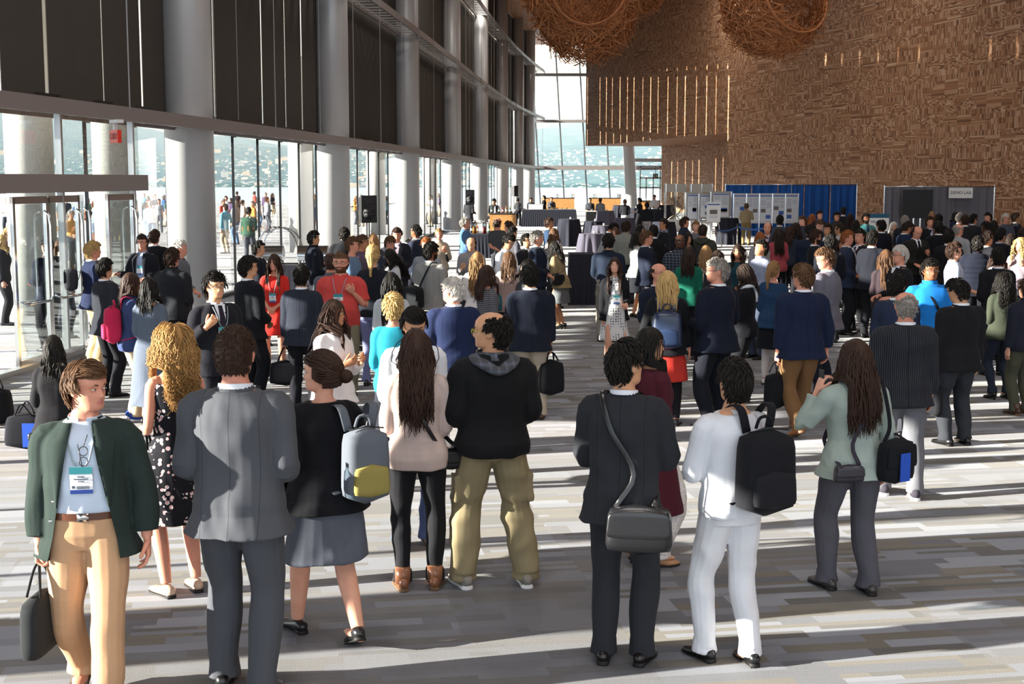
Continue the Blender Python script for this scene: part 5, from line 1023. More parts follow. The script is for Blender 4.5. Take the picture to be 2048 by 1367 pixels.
p_(1099, 436, 95, 'm', 'short:b', S('#2c3e57'), T(DK), arms='hh', ex='glasses', skin='t', label='man with glasses in a blue suit behind the grey haired man')
p_(1108, 457, 30, 'f', 'bob:m', 'blouse:#6e625c:print', T(DK), arms='hh', skin='r', label='woman with bobbed auburn hair in a patterned blouse')
p_(794, 456, 178, 'm', 'crop:b', S('#20222b'), T('#24252b'), arms='hh', hp=12, skin='r', ex='', inner='shirt:#cbb9c4', label='man in a navy blazer and pink shirt near the second column', wd=1.05)
p_(831, 451, -70, 'm', 'crop:k', S('#272c3c'), T('#22242c'), arms='hh', skin='b', label='dark skinned man in a navy jacket in profile by the third column', wd=1.05)
q = p_(878, 458, 172, 'f', 'pony:l', 'jacket:#a79a88', T('#3a3c44'), arms='cd', skin='r', label='woman in a beige coat with a rucksack looking this way')
backpack(q, '#26272c', 'dark rucksack on the woman in the beige coat', size=(.26, .14, .4))
p_(858, 478, 200, 'm', 'crop:r', 'shirt:#8c9096', T(CHAR), arms='hh', skin='r', h=1.72, label='red haired man just behind the light grey jacket', loc=(-1.35, 21.6, 0))
p_(705, 475, 95, 'm', 'short:m', 'tee:#5f7590', T('#4a4f5c', 'jeans'), arms='hh', skin='r', label='young man with brown hair in a blue tee shirt')
p_(724, 471, 100, 'm', 'short:m', 'shirt:#5c4f60', T(CHAR), arms='hh', skin='t', label='brown haired man overlapped by the young man in blue')
p_(747, 468, 170, 'f', 'bob:l', 'blouse:#3b3d44', T(DK), arms='hh', hy=180, skin='r', label='woman with a fair bob next to the brown haired man')
p_(779, 472, 150, 'm', 'short:m', 'shirt:#343842', T(DK), arms='tt', hp=18, skin='r', label='brown haired man looking down behind the blonde ponytail', h=1.72)
p_(784, 497, -120, 'f', 'long:k', 'blouse:#b9bcc0:stripe', T(DK), arms='sh', hp=20, skin='p', label='dark haired woman in a striped top touching her face', h=1.6)
p_(628, 463, 72, 'm', 'short:k', S('#181b26', 'plain', 'jacket'), T('#1b1c22'), arms='th', skin='a', label='black haired man in a navy zip jacket in profile by the second column')
p_(688, 456, -10, 'm', 'short:k', 'jacket:#1d1e22', T(DK), arms='hh', skin='a', label='man in a black jacket with his back turned by the second column', wd=1.1)
p_(518, 483, 80, 'm', 'short:k', S('#181b24'), T(DK), arms='hh', skin='a', h=1.66, label='dark haired man in profile behind the black suit and the woman in red')
p_(660, 508, -20, 'm', 'buzz:b', 'shirt:#5a5b63', T(DK), arms='hh', skin='r', h=1.72, label='man with cropped hair hidden behind the red polo shirt')
# ---- centre right group
q = p_(1230, 516, 172, 'f', 'wavy:b', 'cardigan:#17171b', T('#e4e2e0', 'skirt', 'dots'), 'sneaker:#8a8288', 'bd', yf=748, hy=14, hp=-8, inner='shirt:#e4e2e0:dots', ex='open wide dressin badge lowbadge', skin='p', label='woman in a white dress with a small dark print under a black cardigan')
q = p_(1335, 543, 6, 'f', 'mid:y', 'cardigan:#191a1d', T('#b8352c', 'skirt'), 'shoe:#15151a', 'DD', yf=850, skin='r', wd=1.08, label='blonde woman in a black coat and red skirt seen from behind', vol=1.6, ex='tights')
backpack(q, '#27344f', 'navy backpack with leather flap on the blonde woman', acc='#2b3a58', size=(.34, .17, .46), z=1.12, leather=True)
p_(1318, 527, 150, 'm', 'bald:b', S('#1f2534'), T(DK), arms='hh', h=1.70, ex='glasses', skin='r', label='bald man with glasses behind the blonde woman', wd=1.05)
p_(1434, 519, -38, 'm', 'crop:g', S('#171c2a'), T('#181a22'), 'shoe:#111', 'bb', yf=852, hy=-55, ex='glasses brass', skin='r', wd=1.12, label='tall grey haired man in a navy suit looking left')
q = p_(1492, 529, -75, 'f', 'bob:d', 'jacket:#15161b', T(DK), arms='ff', hy=-10, hp=10, ex='glasses scarf scarf=#c9ccd2', skin='r', label='woman with dark bobbed hair in a black coat and pale scarf')
p_(1548, 524, 22, 'f', 'pony:l', 'cardigan:#27405f', T('#1b1c22', 'skirt'), 'shoe:#d8ccc6', 'hh', yf=768, ex='stock', skin='r', hy=25, label='woman with a curly ponytail in a blue jacket and black skirt')
q = p_(1606, 530, -12, 'm', 'short:m', S('#1c243c'), T('#77583a'), 'boot:#a8693e', 'dD', yf=868, hy=-25, wd=1.12, skin='r', st='K', label='man in a navy blazer and rust brown trousers holding a black bag')
handbag(q, -1, '#15171a', 'upright black bag carried by the man in brown trousers', size=(.30, .14, .40), face=30, hl=.1, name='rucksack')
q = p_(1654, 497, -50, 'm', 'short:m', S('#706e78'), T('#1f232e'), arms='bb', hy=-45, hp=14, ex='glasses', skin='r', wd=1.05, yf=790, label='man with glasses in a light grey blazer looking down to the left')
q = p_(1720, 459, -125, 'm', 'short:k', S('#1e1d20'), T('#1b1b1e'), 'shoe:#111', 'dk', yf=662, ex='badge tie tie=#3a3f52 redlan', skin='r', wd=1.06, label='man in a black suit with a red lanyard and his hand in his pocket')
p_(1520, 481, -115, 'm', 'short:k', S('#8d93a6', 'plain', 'jacket'), T('#33394a', 'jeans'), arms='bb', hp=-10, skin='t', ex='', label='dark haired man in a pale grey and blue zipped jacket')
p_(1476, 489, 190, 'f', 'long:d', 'blouse:#20424c', T(DK), arms='hh', skin='t', label='smiling woman with long dark hair and a dark teal top')
q = p_(1412, 492, 10, 'f', 'mid:l', 'jacket:#1f2126', T(DK), arms='hh', skin='r', label='woman with fair hair in a dark jacket wearing a cream drawstring bag')
backpack(q, '#b7a294', 'cream drawstring bag on the woman with fair hair', acc='#b39d8e', size=(.27, .12, .36), x=-.08)
p_(1378, 494, 15, 'f', 'mid:d', 'blouse:#1d6a55', T(DK), arms='hh', skin='t', label='dark haired woman in a green top seen from behind')
p_(1436, 502, 30, 'f', 'bob:d', 'blouse:#2b2b31', T(DK), arms='hh', skin='t', label='dark haired woman standing against the fair haired woman')
p_(1360, 469, 172, 'm', 'bald:k', 'jacket:#22242a:plaid', T(DK), arms='hh', skin='d', wd=1.1, label='bald black man in a dark plaid jacket facing the camera')
p_(1294, 463, 95, 'm', 'short:m', S('#1d2232'), T('#6f7078'), arms='ff', ex='glasses', skin='r', wd=1.1, yf=660, label='man with glasses and folded arms in a navy blazer, in profile')
p_(1274, 464, 75, 'f', 'bob:k', 'cardigan:#a9acac', T('#2a2b31', 'skirt'), arms='fb', skin='a', ex='glasses', label='woman with a black bob in a long white cardigan')
q = p_(1217, 469, 8, 'm', 'crop:k', 'shirt:#1f2736', T('#8a8378'), arms='hh', skin='a', wd=1.12, label='man in a dark navy shirt with his back to the camera behind the printed dress')
p_(1231, 455, 190, 'f', 'bob:m', 'blouse:#8f8b88', T(DK), arms='hh', skin='r', label='woman with short brown hair facing the camera behind the navy shirt', h=1.6)
p_(1252, 443, 20, 'm', 'short:d', 'jacket:#85867e', T(CHAR), arms='hh', skin='t', label='black haired man in a pale olive jacket', wd=1.1)
p_(1208, 441, 70, 'm', 'short:k', S('#18191d'), T(DK), arms='tt', hp=30, lean=18, skin='t', label='man in black stooping over beside the draped tables')
p_(1281, 450, 100, 'f', 'bob:k', 'blouse:#26272c', T(DK), arms='hh', skin='a', label='woman with black hair behind the white cardigan', h=1.62)
p_(1307, 451, -20, 'm', 'short:k', S('#1b1c20'), T(DK), arms='hh', skin='a', label='black haired man beyond the folded arms', h=1.7)
p_(1327, 438, -100, 'm', 'crop:d', S('#22242a'), T(DK), arms='hh', ex='glasses open badge', inner='shirt:#8c9bc0', skin='t', label='man with glasses and receding hair in a blue shirt and black jacket')
p_(1370, 435, 95, 'm', 'short:b', 'jacket:#252b3c', T(DK), arms='hh', skin='r', label='brown haired man in profile in a navy jacket', wd=1.05)
p_(1392, 443, 180, 'm', 'short:l', 'shirt:#6a6b70', T(DK), arms='hh', skin='p', label='fair haired youth facing the camera between two men', h=1.7)
p_(1406, 450, 20, 'm', 'buzz:d', 'hoodie:#3b3d36', T(DK), arms='hh', skin='t', wd=1.1, label='man with a shaved head in an olive hooded jacket')
p_(1376, 465, 160, 'f', 'bob:k', 'blouse:#2b2c33', T(DK), arms='hh', skin='t', label='dark haired person half hidden by the bald man in plaid', h=1.62)
# ---- right back group
p_(1535, 445, -165, 'm', 'balding:b', S('#3b3a44'), T(DK), arms='hh', skin='r', ex='', inner='shirt:#b9a9b4', label='balding man in a grey suit facing the camera near the belt barrier')
p_(1520, 464, 0, 'f', 'bob:r', 'blouse:#9c9a9c', T(DK), arms='hh', skin='r', label='woman with copper hair in a pale top, a dark strap on her back')
p_(1560, 431, 15, 'm', 'short:k', S('#3d4658'), T(DK), arms='hh', skin='b', label='man in a slate blue suit with his back turned near the posters')
p_(1557, 456, 0, 'f', 'long:d', 'blouse:#b5525c', T(DK), arms='hh', skin='t', label='woman with long dark hair in a coral pink top')
p_(1606, 433, 200, 'm', 'short:m', 'jacket:#3a3c44', T(DK), arms='hh', skin='p', hy=40, label='young fair man in a dark grey jacket looking left')
p_(1592, 446, -60, 'f', 'mid:d', 'jacket:#24262e', T(DK), arms='hh', skin='t', label='dark haired woman next to the young fair man')
p_(1621, 451, -10, 'm', 'short:k', S('#1c2436'), T(DK), arms='hh', skin='b', wd=1.15, label='broad man in a navy suit seen from behind in the middle of the crowd')
p_(1632, 461, 85, 'm', 'short:b', S('#1d1f26'), T(DK), arms='hh', ex='glasses beard', skin='r', label='bearded man with glasses in profile in a black suit')
p_(1661, 470, 10, 'm', 'short:k', S('#171a22'), T(DK), arms='hh', skin='b', inner='shirt:#cfe4e8', label='black haired man in a midnight suit with a pale collar from behind')
p_(1684, 478, 190, 'f', 'bob:b', 'cardigan:#2c2a2f', T(DK), arms='hh', skin='t', h=1.6, label='smiling woman with dark bobbed hair facing the camera')
p_(1696, 462, 120, 'm', 'short:r', S('#2a3247'), T(DK), arms='hh', skin='r', label='red haired man with the sun full on his face')
p_(1679, 446, -60, 'm', 'short:d', 'shirt:#a9a7a8', T(DK), arms='hh', skin='t', label='dark haired man with a pale collar behind the red haired man')
p_(1640, 422, 160, 'm', 'short:b', S('#1d1e24'), T(DK), arms='hh', skin='r', label='brown haired man in black, farthest of the group before the blue drape')
p_(1638, 439, 170, 'm', 'crop:m', 'jacket:#2c2d34', T(DK), arms='hh', hp=20, skin='p', label='man with cropped brown hair bowing his head in the middle group')
p_(1674, 425, 170, 'm', 'short:k', 'jacket:#3a3434', T(DK), arms='hh', skin='t', label='black haired man facing the camera in front of the blue drape')
p_(1687, 415, 30, 'm', 'short:k', S('#1c1d22'), T(DK), arms='hh', skin='a', label='black haired man at the very back against the blue drape')
p_(1700, 427, 10, 'f', 'long:d', 'blouse:#1f1f24', T(DK), arms='hh', skin='t', label='tall woman with long dark brown hair in black before the blue drape')
p_(1625, 428, 60, 'f', 'long:r', 'blouse:#2d2a30', T(DK), arms='hh', skin='r', label='woman with long auburn hair beside the easel')
q = p_(1733, 428, 172, 'm', 'crop:k', 'shirt:#4f8d8f', T('#2c2c34'), arms='th', ex='beard tie tie=#2c3450', skin='b', wd=1.1, label='bearded man in a teal shirt and tie facing the camera')
p_(1762, 441, -20, 'm', 'short:k', S('#1a1c26'), T(DK), arms='hh', skin='t', wd=1.1, label='dark haired man in navy with his back turned by the welcome sign')
p_(1772, 500, 0, 'f', 'long:m', 'blouse:#3a2f33', T(DK), arms='hh', skin='r', label='woman with long brown hair in a dark top behind the white haired man')
p_(1788, 444, 175, 'f', 'bob:w', 'blouse:#7d6a5e', T(DK), arms='ss', skin='p', h=1.6, label='white haired woman holding up a camera')
p_(1810, 432, 10, 'm', 'short:g', S('#23252d'), T(DK), arms='hh', skin='r', label='grey haired man seen from behind below the dark screen')
p_(1812, 443, 75, 'm', 'short:d', S('#1e2942'), T(DK), arms='tt', hp=25, skin='t', wd=1.1, label='man in a royal navy suit looking at his phone')
p_(1833, 451, 170, 'm', 'balding:b', S('#24221f'), T(DK), arms='th', hp=25, ex='tie tie=#17181c', skin='r', wd=1.1, label='balding man in a brown black suit and dark tie looking down')
p_(1864, 423, 180, 'f', 'bob:l', 'blouse:#3a3a40', T(DK), arms='hh', skin='r', label='fair haired person just below the dark screen')
p_(1860, 434, 175, 'm', 'short:b', S('#1b1c21'), T(DK), arms='hh', skin='r', inner='shirt:#a9a2b0', label='brown haired man in black facing the camera under the screen')
p_(1878, 429, 20, 'm', 'short:k', S('#1c1e26'), T(DK), arms='hh', skin='b', label='black haired man in black right below the screen corner')
p_(1876, 444, -15, 'm', 'short:k', S('#17171b'), T(DK), arms='hh', skin='b', wd=1.15, label='broad backed man in a black suit in front of the screen')
p_(1911, 425, 150, 'f', 'bob:k', S('#1f2840', 'plain', 'cardigan'), T(DK), arms='hh', skin='t', label='black haired woman in navy below the demo sign')
p_(1920, 427, 60, 'm', 'crop:g', S('#22252e'), T(DK), arms='hh', skin='r', label='man with cropped greying hair below the demo sign')
p_(1930, 431, 5, 'm', 'short:b', S('#2a2a2d'), T(DK), arms='hh', skin='r', wd=1.1, label='brown haired man in a charcoal suit from behind at the grey drape')
p_(1917, 448, 50, 'm', 'bald:g', 'shirt:#9a9a9c', T(CHAR), arms='hh', hy=20, ex='glasses', skin='r', wd=1.12, label='bald man with glasses in a light grey shirt', yf=None)
p_(1948, 429, 75, 'm', 'short:k', S('#26272e'), T(DK), arms='hh', ex='glasses', skin='t', label='black haired man in profile in front of the grey drape')
p_(1976, 426, -120, 'm', 'short:k', S('#1b1b20'), T(DK), arms='hh', skin='r', label='dark haired man at the end of the grey drape')
p_(1972, 444, -60, 'm', 'short:k', S('#1a1a1e'), T(DK), arms='hh', skin='d', label='man with close black hair in the dim crowd at the right')
p_(1988, 441, 10, 'f', 'bob:k', 'blouse:#202026', T(DK), arms='hh', skin='t', label='woman with black hair in the dim crowd at the right')
p_(2012, 428, 175, 'm', 'short:w', 'shirt:#4c505c', T(DK), arms='hh', ex='glasses', skin='r', label='white haired man with glasses facing the camera before the timber wall')
p_(2032, 426, 80, 'm', 'short:d', S('#22242c'), T(DK), arms='hh', skin='t', label='dark haired man in profile beside the white haired man with glasses')
p_(1976, 463, 80, 'm', 'short:d', S('#1c1c20'), T(DK), arms='hh', skin='t', label='dark haired man in profile wearing glasses behind the puffer jacket', ex='glasses')
p_(2002, 457, 60, 'm', 'short:k', S('#1a1b20'), T(DK), arms='hh', skin='t', inner='shirt:#a4b2cc', label='man with tousled black hair in a dark suit near the right edge')
p_(2022, 468, 10, 'f', 'bob:d', 'blouse:#1d1d22', T(DK), arms='hh', skin='t', label='woman with dark brown hair under the white haired man')
p_(2040, 476, -140, 'f', 'curly:y', 'blouse:#8a7d84', T(DK), arms='cc', skin='p', label='woman with fair curly hair at the right edge')
p_(1956, 474, 15, 'm', 'short:k', 'puffer:#191c28', T(DK), arms='hh', skin='b', label='person in a quilted navy puffer jacket from behind')
p_(2004, 484, 0, 'm', 'short:k', S('#1c1c20'), T(DK), arms='hh', skin='t', h=1.72, label='black haired man in black behind the woman in the white top', loc=(6.55, 18.4, 0))
p_(2046, 457, 0, 'm', 'short:d', S('#1a1b20'), T(DK), arms='hh', skin='t', label='dark haired man cut by the right edge in the back row')
p_(1580, 452, 30, 'f', 'mid:b', 'blouse:#2e3442', T(DK), arms='hh', skin='r', label='brown haired woman between the pink top and the navy suit')
p_(1746, 462, 40, 'm', 'short:k', S('#1a1c24'), T(DK), arms='hh', skin='t', label='dark haired man between the red lanyard and the welcome sign')
p_(1655, 448, -140, 'm', 'short:d', S('#1d1e24'), T(DK), arms='hh', skin='t', label='dark haired man peering over the midnight suit')
p_(1712, 440, 15, 'f', 'long:k', 'blouse:#1b1b20', T(DK), arms='hh', skin='t', label='woman with long black hair behind the red haired man')
p_(1898, 460, 20, 'm', 'short:k', S('#1a1a1d'), T(DK), arms='hh', skin='t', label='black haired man between the screen and the light grey shirt')
p_(1493, 407, 15, 'm', 'crop:m', 'shirt:#9c8a6a', T('#86744f'), 'shoe:#3a2a1e', 'hc', yf=490, skin='t', label='man in a khaki shirt and trousers reading the posters', wd=1.12)
# ---- catering staff and far guests
for x, y, Ys_, a, hr, tp, bt, ex, lb in (
    (938, 394, 62, 30, 'short:r', 'shirt:#2a2b2f', '#3a3c44', '', 'red haired waiter in a dark shirt behind the wooden bar'),
    (988, 397, 62, -160, 'hat', 'shirt:#202124', DK, 'hat', 'waiter in a dark cap and shirt behind the wooden bar'),
    (1036, 396, 78.5, 15, 'bun:k', 'shirt:#3a3b3d', DK, 'apron', 'waitress in grey with a white apron bending at the buffet'),
    (1062, 396, 79, 185, 'short:k', 'shirt:#2a2b2f', DK, '', 'waiter facing this way at the buffet, left of the dark suit'),
    (1088, 391, 79, -80, 'short:k', 'shirt:#1d1e21', DK, '', 'tall waiter in black standing at the white buffet box'),
    (1103, 394, 79.5, 170, 'short:m', 'shirt:#55565a', DK, '', 'waiter with brown hair at the wooden counter end'),
    (1180, 396, 74, 190, 'short:k', 'shirt:#33363c', DK, '', 'waiter in dark grey at the serving trolley'),
    (1201, 396, 71, 20, 'crop:b', 'shirt:#75777a', DK, '', 'waiter in a light grey shirt by the far wooden counter'),
    (1250, 399, 66, 10, 'crop:m', 'shirt:#222327', '#b9b6b2', 'apron', 'waiter with a white cloth at his waist by the leaning column'),
    (1279, 396, 66, -60, 'short:k', 'shirt:#1d1e22', DK, '', 'dark haired waiter beside the far glass doors'),
    (1294, 405, 56, 8, 'short:k', 'shirt:#232428', '#b1a9aa', '', 'guest in a black top and pale trousers by the far glass doors'),
    (1309, 390, 79.5, 170, 'short:k', 'shirt:#d9d9dc', DK, '', 'barman in a white shirt at the far bar')):
    sty = 'short:k' if hr == 'hat' else hr
    P = at_y(x, y, Ys_); p_(x, y, a, 'f' if 'waitress' in lb else 'm', sty, tp, T(bt), arms='bb', ex=ex, skin='t', label=lb, grp='catering staff and guests at the far end', lod=3, wd=1.05, h=float(P[2]), loc=(P[0], P[1], 0))
# ================================================================== FURNITURE AND FITTINGS
def drape_round(mb, r, h, seed, flare=.12, ns=72):
    rs_ = np.random.RandomState(seed); q = np.arange(ns + 1) * 2 * PI / ns; ph = rs_.rand(3) * 7; G = []
    for t in np.linspace(0, 1, 10):
        w_ = (.03 + flare * .45) * t ** .7; rr = r + flare * t * .8 + w_ * (np.sin(9 * q + ph[0]) + .5 * np.sin(14 * q + ph[1])) * .8; G.append(np.stack([rr * np.cos(q), rr * np.sin(q), 0 * q + h * (1 - t)], -1))
    G[0] = np.stack([r * np.cos(q), r * np.sin(q), 0 * q + h], -1); mb.grid(G); mb.ell((0, 0, h - .003), (r, r, .008), None, 32, 6); return mb
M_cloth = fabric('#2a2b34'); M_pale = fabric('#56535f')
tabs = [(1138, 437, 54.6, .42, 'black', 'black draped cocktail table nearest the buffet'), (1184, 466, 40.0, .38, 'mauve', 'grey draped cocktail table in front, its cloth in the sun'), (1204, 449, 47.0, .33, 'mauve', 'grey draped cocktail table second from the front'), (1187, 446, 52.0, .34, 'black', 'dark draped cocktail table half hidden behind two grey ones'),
    (1211, 420, 69.0, .42, 'mauve', 'grey draped cocktail table by the serving trolley'), (1249, 433, 56.0, .42, 'mauve', 'grey draped cocktail table right of the centre'), (1240, 409, 84.0, .4, 'black', 'dark blue draped cocktail table in the far middle'), (1270, 415, 76.0, .42, 'black', 'black draped cocktail table by the leaning column'),
    (1318, 418, 72.0, .42, 'black', 'black draped cocktail table before the far bar'), (1328, 443, 51.0, .42, 'black', 'grey black draped cocktail table behind the man with the badge'), (1457, 437, 56.0, .40, 'black', 'black draped cocktail table at the belt barrier')]
for k, (x, y, Y, r_, c_, lb) in enumerate(tabs):
    P = at_y(x, y, Y); o = empty('cocktail_table', (P[0], Y, 0), label=lb, category='table', group='draped cocktail tables')
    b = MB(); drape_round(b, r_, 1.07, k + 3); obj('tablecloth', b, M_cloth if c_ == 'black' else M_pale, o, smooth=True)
    b = MB(); b.tube([[0, 0, .02], [0, 0, 1.03]], .035, ns=8); b.tube([[0, 0, 0], [0, 0, .03]], r_ * .8, ns=20); obj('pedestal', b, M_dark, o)
    cu = empty('candle_holder', (P[0] + .06, Y - .1, 1.075), label='small candle holder on the ' + lb, category='candle holder'); b = MB(); b.tube([[0, 0, 0], [0, 0, .07]], [.03, .036], ns=12); obj('glass', b, M_sw, cu, smooth=True)
def drape_box(mb, w_, d_, h, seed=1, fold=.03):
    q = []; 
    for a_, b2 in (((-w_, -d_), (w_, -d_)), ((w_, -d_), (w_, d_)), ((w_, d_), (-w_, d_)), ((-w_, d_), (-w_, -d_))):
        n_ = max(6, int(math.dist(a_, b2) * 14)); q += [(a_[0] / 2 + (b2[0] - a_[0]) / 2 * i / n_, a_[1] / 2 + (b2[1] - a_[1]) / 2 * i / n_) for i in range(n_)]
    q.append(q[0]); q = np.array(q); s_ = np.arange(len(q)); G = []
    for t in np.linspace(0, 1, 6): G.append(np.concatenate([q * (1 + .06 * t + fold * t * np.sin(s_ * 1.9 + seed)[:, None] / max(w_, .5)), np.full((len(q), 1), h * (1 - t))], 1))
    mb.grid(G); mb.box((0, 0, h - .01), (w_, d_, .03)); return mb
def draped(x, yb, w_, d_, h, lb, mat=M_cloth, rz=0., name='buffet_table', Y=None):
    P = at_h(x, yb, 0) if Y is None else at_y(x, 400, Y); o = empty(name, (P[0], P[1], 0), rz=rz, label=lb, category='table'); b = MB(); drape_box(b, w_, d_, h); obj('tablecloth', b, mat, o, smooth=False)
    for sx_ in (-1, 1):
        b = MB(); b.box((sx_ * w_ * .4, 0, h / 2 - .02), (.05, d_ * .7, h - .06)); obj('leg', b, M_dark, o)
    return P
Pn = draped(1163, 606, .55, .8, 1.07, 'tall black draped serving table beside the woman in the camel jacket')
Pb = draped(1098, 452, 3.0, 1.6, .93, 'long buffet table under a dark floor length cloth')
Pd = draped(960, 500, 1.3, 1.6, .80, 'dark draped drinks table crowded with carafes and bottles', name='drinks_table', Y=47)
Pc = draped(590, 560, 1.9, .8, .95, 'black draped serving table between the first and second columns', Y=27.5, name='serving_table')
Pf = draped(1324, 440, 1.6, .9, 1.0, 'far bar table with glasses by the timber wall', Y=88, name='bar_table')
# wooden counters
N = NT('strand_board'); N.l(N.ramp(N.noise(N.mapping(N.coord(), scale=(1, 1, 2)), 22, 4), [(0.3, '#8a5a30'), (0.5, '#b98349'), (0.7, '#d2a468')]), N.b.inputs['Base Color']); N.set(rough=.5); M_osb = N.m
def counter(x, Y, w_, d_, h, lb):
    P = at_y(x, 420, Y); o = empty('bar_counter', (P[0], Y, 0), label=lb, category='counter'); b = MB(); b.box((0, 0, h / 2 - .02), (w_, d_, h - .04)); obj('counter_body', b, M_osb, o); b = MB(); b.box((0, 0, h - .015), (w_ + .05, d_ + .05, .05)); obj('counter_top', b, flat('counter_top', '#2b2420', .4), o, bevel=.01); return P
K1 = counter(1006, 60, 1.15, 1.3, 1.17, 'wooden bar counter with bottles on it beside the fourth column')
K2 = counter(1116, 98, 2.3, .6, 1.32, 'wooden counter standing before the far glass wall, left one'); K3 = counter(1210, 98, 2.2, .6, 1.32, 'wooden counter standing before the far glass wall, right one'); K4 = counter(1300, 100, 1.4, .5, 1.1, 'small wooden counter at the foot of the timber wall')
BC = {'green': '#2c4a2e', 'dark': '#16181c', 'amber': '#9a5a20', 'clear': '#cfd8dc', 'red': '#7a1f22'}
def bottle(P, c_, lb, s_=1.0, grp='bottles on the bar counters'):
    o = empty('bottle', tuple(float(v) for v in P), scale=(s_,) * 3, label=lb, category='bottle', group=grp); b = MB(); b.tube([[0, 0, z] for z in (0, .01, .17, .21, .24, .29, .30)], [.034, .037, .037, .03, .015, .013, .015], ns=12); obj('bottle_body', b, flat('bottle_' + c_, BC[c_], .15, spec=.6), o, smooth=True); b = MB(); b.tube([[0, 0, .07], [0, 0, .14]], .0385, ns=12, cap=False); obj('bottle_label', b, M_sw, o, smooth=True)
kk = list(BC)
for k in range(14): bottle((K1[0] - .5 + (k % 7) * .16, 60 - .35 + (k // 7) * .3, 1.185), kk[(k * 3) % 5], '%s glass bottle on the wooden bar beside the fourth column' % kk[(k * 3) % 5], grp='%s bottles on the near wooden bar' % kk[(k * 3) % 5])
for k in range(5): bottle((K2[0] + (.95 if k > 1 else -.1) + (k % 3) * .09, 98, 1.34), kk[k % 3], '%s bottle on the far left wooden counter' % kk[k % 3], grp='%s bottles on the far left counter' % kk[k % 3])
for k in range(6): bottle((K3[0] + (.9 if k > 2 else -.85) + (k % 3) * .1, 98, 1.34), kk[k % 3], '%s bottle on the far right wooden counter' % kk[k % 3], grp='%s bottles on the far right counter' % kk[k % 3])
def carafe(P, lb, c_, grp):
    o = empty('carafe', tuple(float(v) for v in P), label=lb, category='carafe', group=grp); b = MB(); b.tube([[0, 0, z] for z in (0, .01, .12, .3, .38)], [.06, .068, .068, .066, .05], ns=16); obj('vessel', b, glass_mat('carafe_glass', '#dfe6e8', .2), o, smooth=True); b = MB(); b.tube([[0, 0, .01], [0, 0, .22]], .06, ns=14); obj('drink', b, flat('drink_' + c_[1:], c_, .2), o, smooth=True)
    b = MB(); b.tube([[0, 0, .38], [0, 0, .42], [0, 0, .44]], [.052, .052, .02], ns=12); obj('lid', b, M_chrome, o, smooth=True)
for k in range(8): carafe((Pd[0] - .52 + (k % 4) * .34, 46.5 + (k // 4) * .5, .815), 'tall glass carafe of %s on the drinks table' % ('orange juice' if k % 2 else 'red juice'), '#d9822b' if k % 2 else '#8c2a20', 'carafes of %s on the drinks table' % ('orange juice' if k % 2 else 'red juice'))
for k in range(6): bottle((Pd[0] - .5 + k * .2, 47.3, .815), kk[k % 4], '%s bottle at the back of the drinks table' % kk[k % 4], grp='%s bottles on the drinks table' % kk[k % 4])
# buffet things
o = empty('serving_box', (Pb[0] - .75, Pb[1] - .2, .95), label='white serving box on the long buffet table', category='box'); b = MB(); b.box((0, 0, .13), (.8, .4, .26)); obj('box_body', b, M_sw, o, bevel=.02); b = MB(); b.box((0, 0, .275), (.84, .44, .03)); obj('lid', b, M_white, o)
for k in range(5):
    o = empty('food_tray', (Pb[0] + .15 + k * .27, Pb[1] - .3 + (k % 2) * .4, .95), label='tray heaped with pastries at the right of the buffet', category='tray', group='pastry trays on the buffet'); b = MB(); b.box((0, 0, .015), (.24, .36, .03)); obj('tray', b, M_chrome, o)
    b = MB(); rr_ = np.random.RandomState(k)
    for j in range(14): b.ell((rr_.uniform(-.09, .09), rr_.uniform(-.14, .14), .05 + .03 * rr_.rand()), (.035, .025, .02), None, 7, 5)
    obj('pastries', b, flat('pastry', '#b0783c', .6), o, smooth=True, kind='stuff')
def chafing(P, lb, rz=0., s_=1.):
    o = empty('chafing_dish', tuple(float(v) for v in P), rz=rz, scale=(s_,) * 3, label=lb, category='chafing dish'); b = MB(); b.box((0, 0, .12), (.6, .38, .10)); obj('pan', b, M_chrome, o, bevel=.01)
    b = MB(); q = np.linspace(0, PI, 12); b.grid([[(x_, -.19 * math.cos(u_), .17 + .2 * math.sin(u_)) for u_ in q] for x_ in (-.3, .3)]); b.add([(-.3, -.19 * math.cos(u_), .17 + .2 * math.sin(u_)) for u_ in q] + [(.3, -.19 * math.cos(u_), .17 + .2 * math.sin(u_)) for u_ in q], None, [[0, i, i + 1] for i in range(1, 11)] + [[12, 13 + i, 12 + i] for i in range(1, 11)]); obj('roll_top_lid', b, M_chrome, o, smooth=True)
    for sx_ in (-1, 1):
        for sy_ in (-1, 1): b = MB(); b.box((sx_ * .27, sy_ * .16, .035), (.02, .02, .07)); obj('leg', b, M_chrome, o)
chafing((Pc[0] - .55, 27.5, .955), 'roll top chafing dish on the serving table behind the black suits'); chafing((Pc[0] + .35, 27.5, .955), 'roll top chafing dish on the serving table beside the man in the navy zip jacket')
P = at_y(819, 500, 31); o = empty('coffee_urn', (P[0], 31, .0), label='tall chrome coffee urn on a black stand by the third column', category='urn'); b = MB(); b.box((0, 0, .4), (.45, .45, .8)); obj('stand', b, M_cloth, o); b = MB(); b.tube([[0, 0, z] for z in (.8, .84, .86, 1.2, 1.25, 1.3, 1.33)], [.12, .12, .13, .13, .12, .05, .015], ns=24); obj('urn_body', b, M_chrome, o, smooth=True); b = MB(); b.box((0, -.15, .9), (.03, .07, .03)); obj('tap', b, M_black, o)
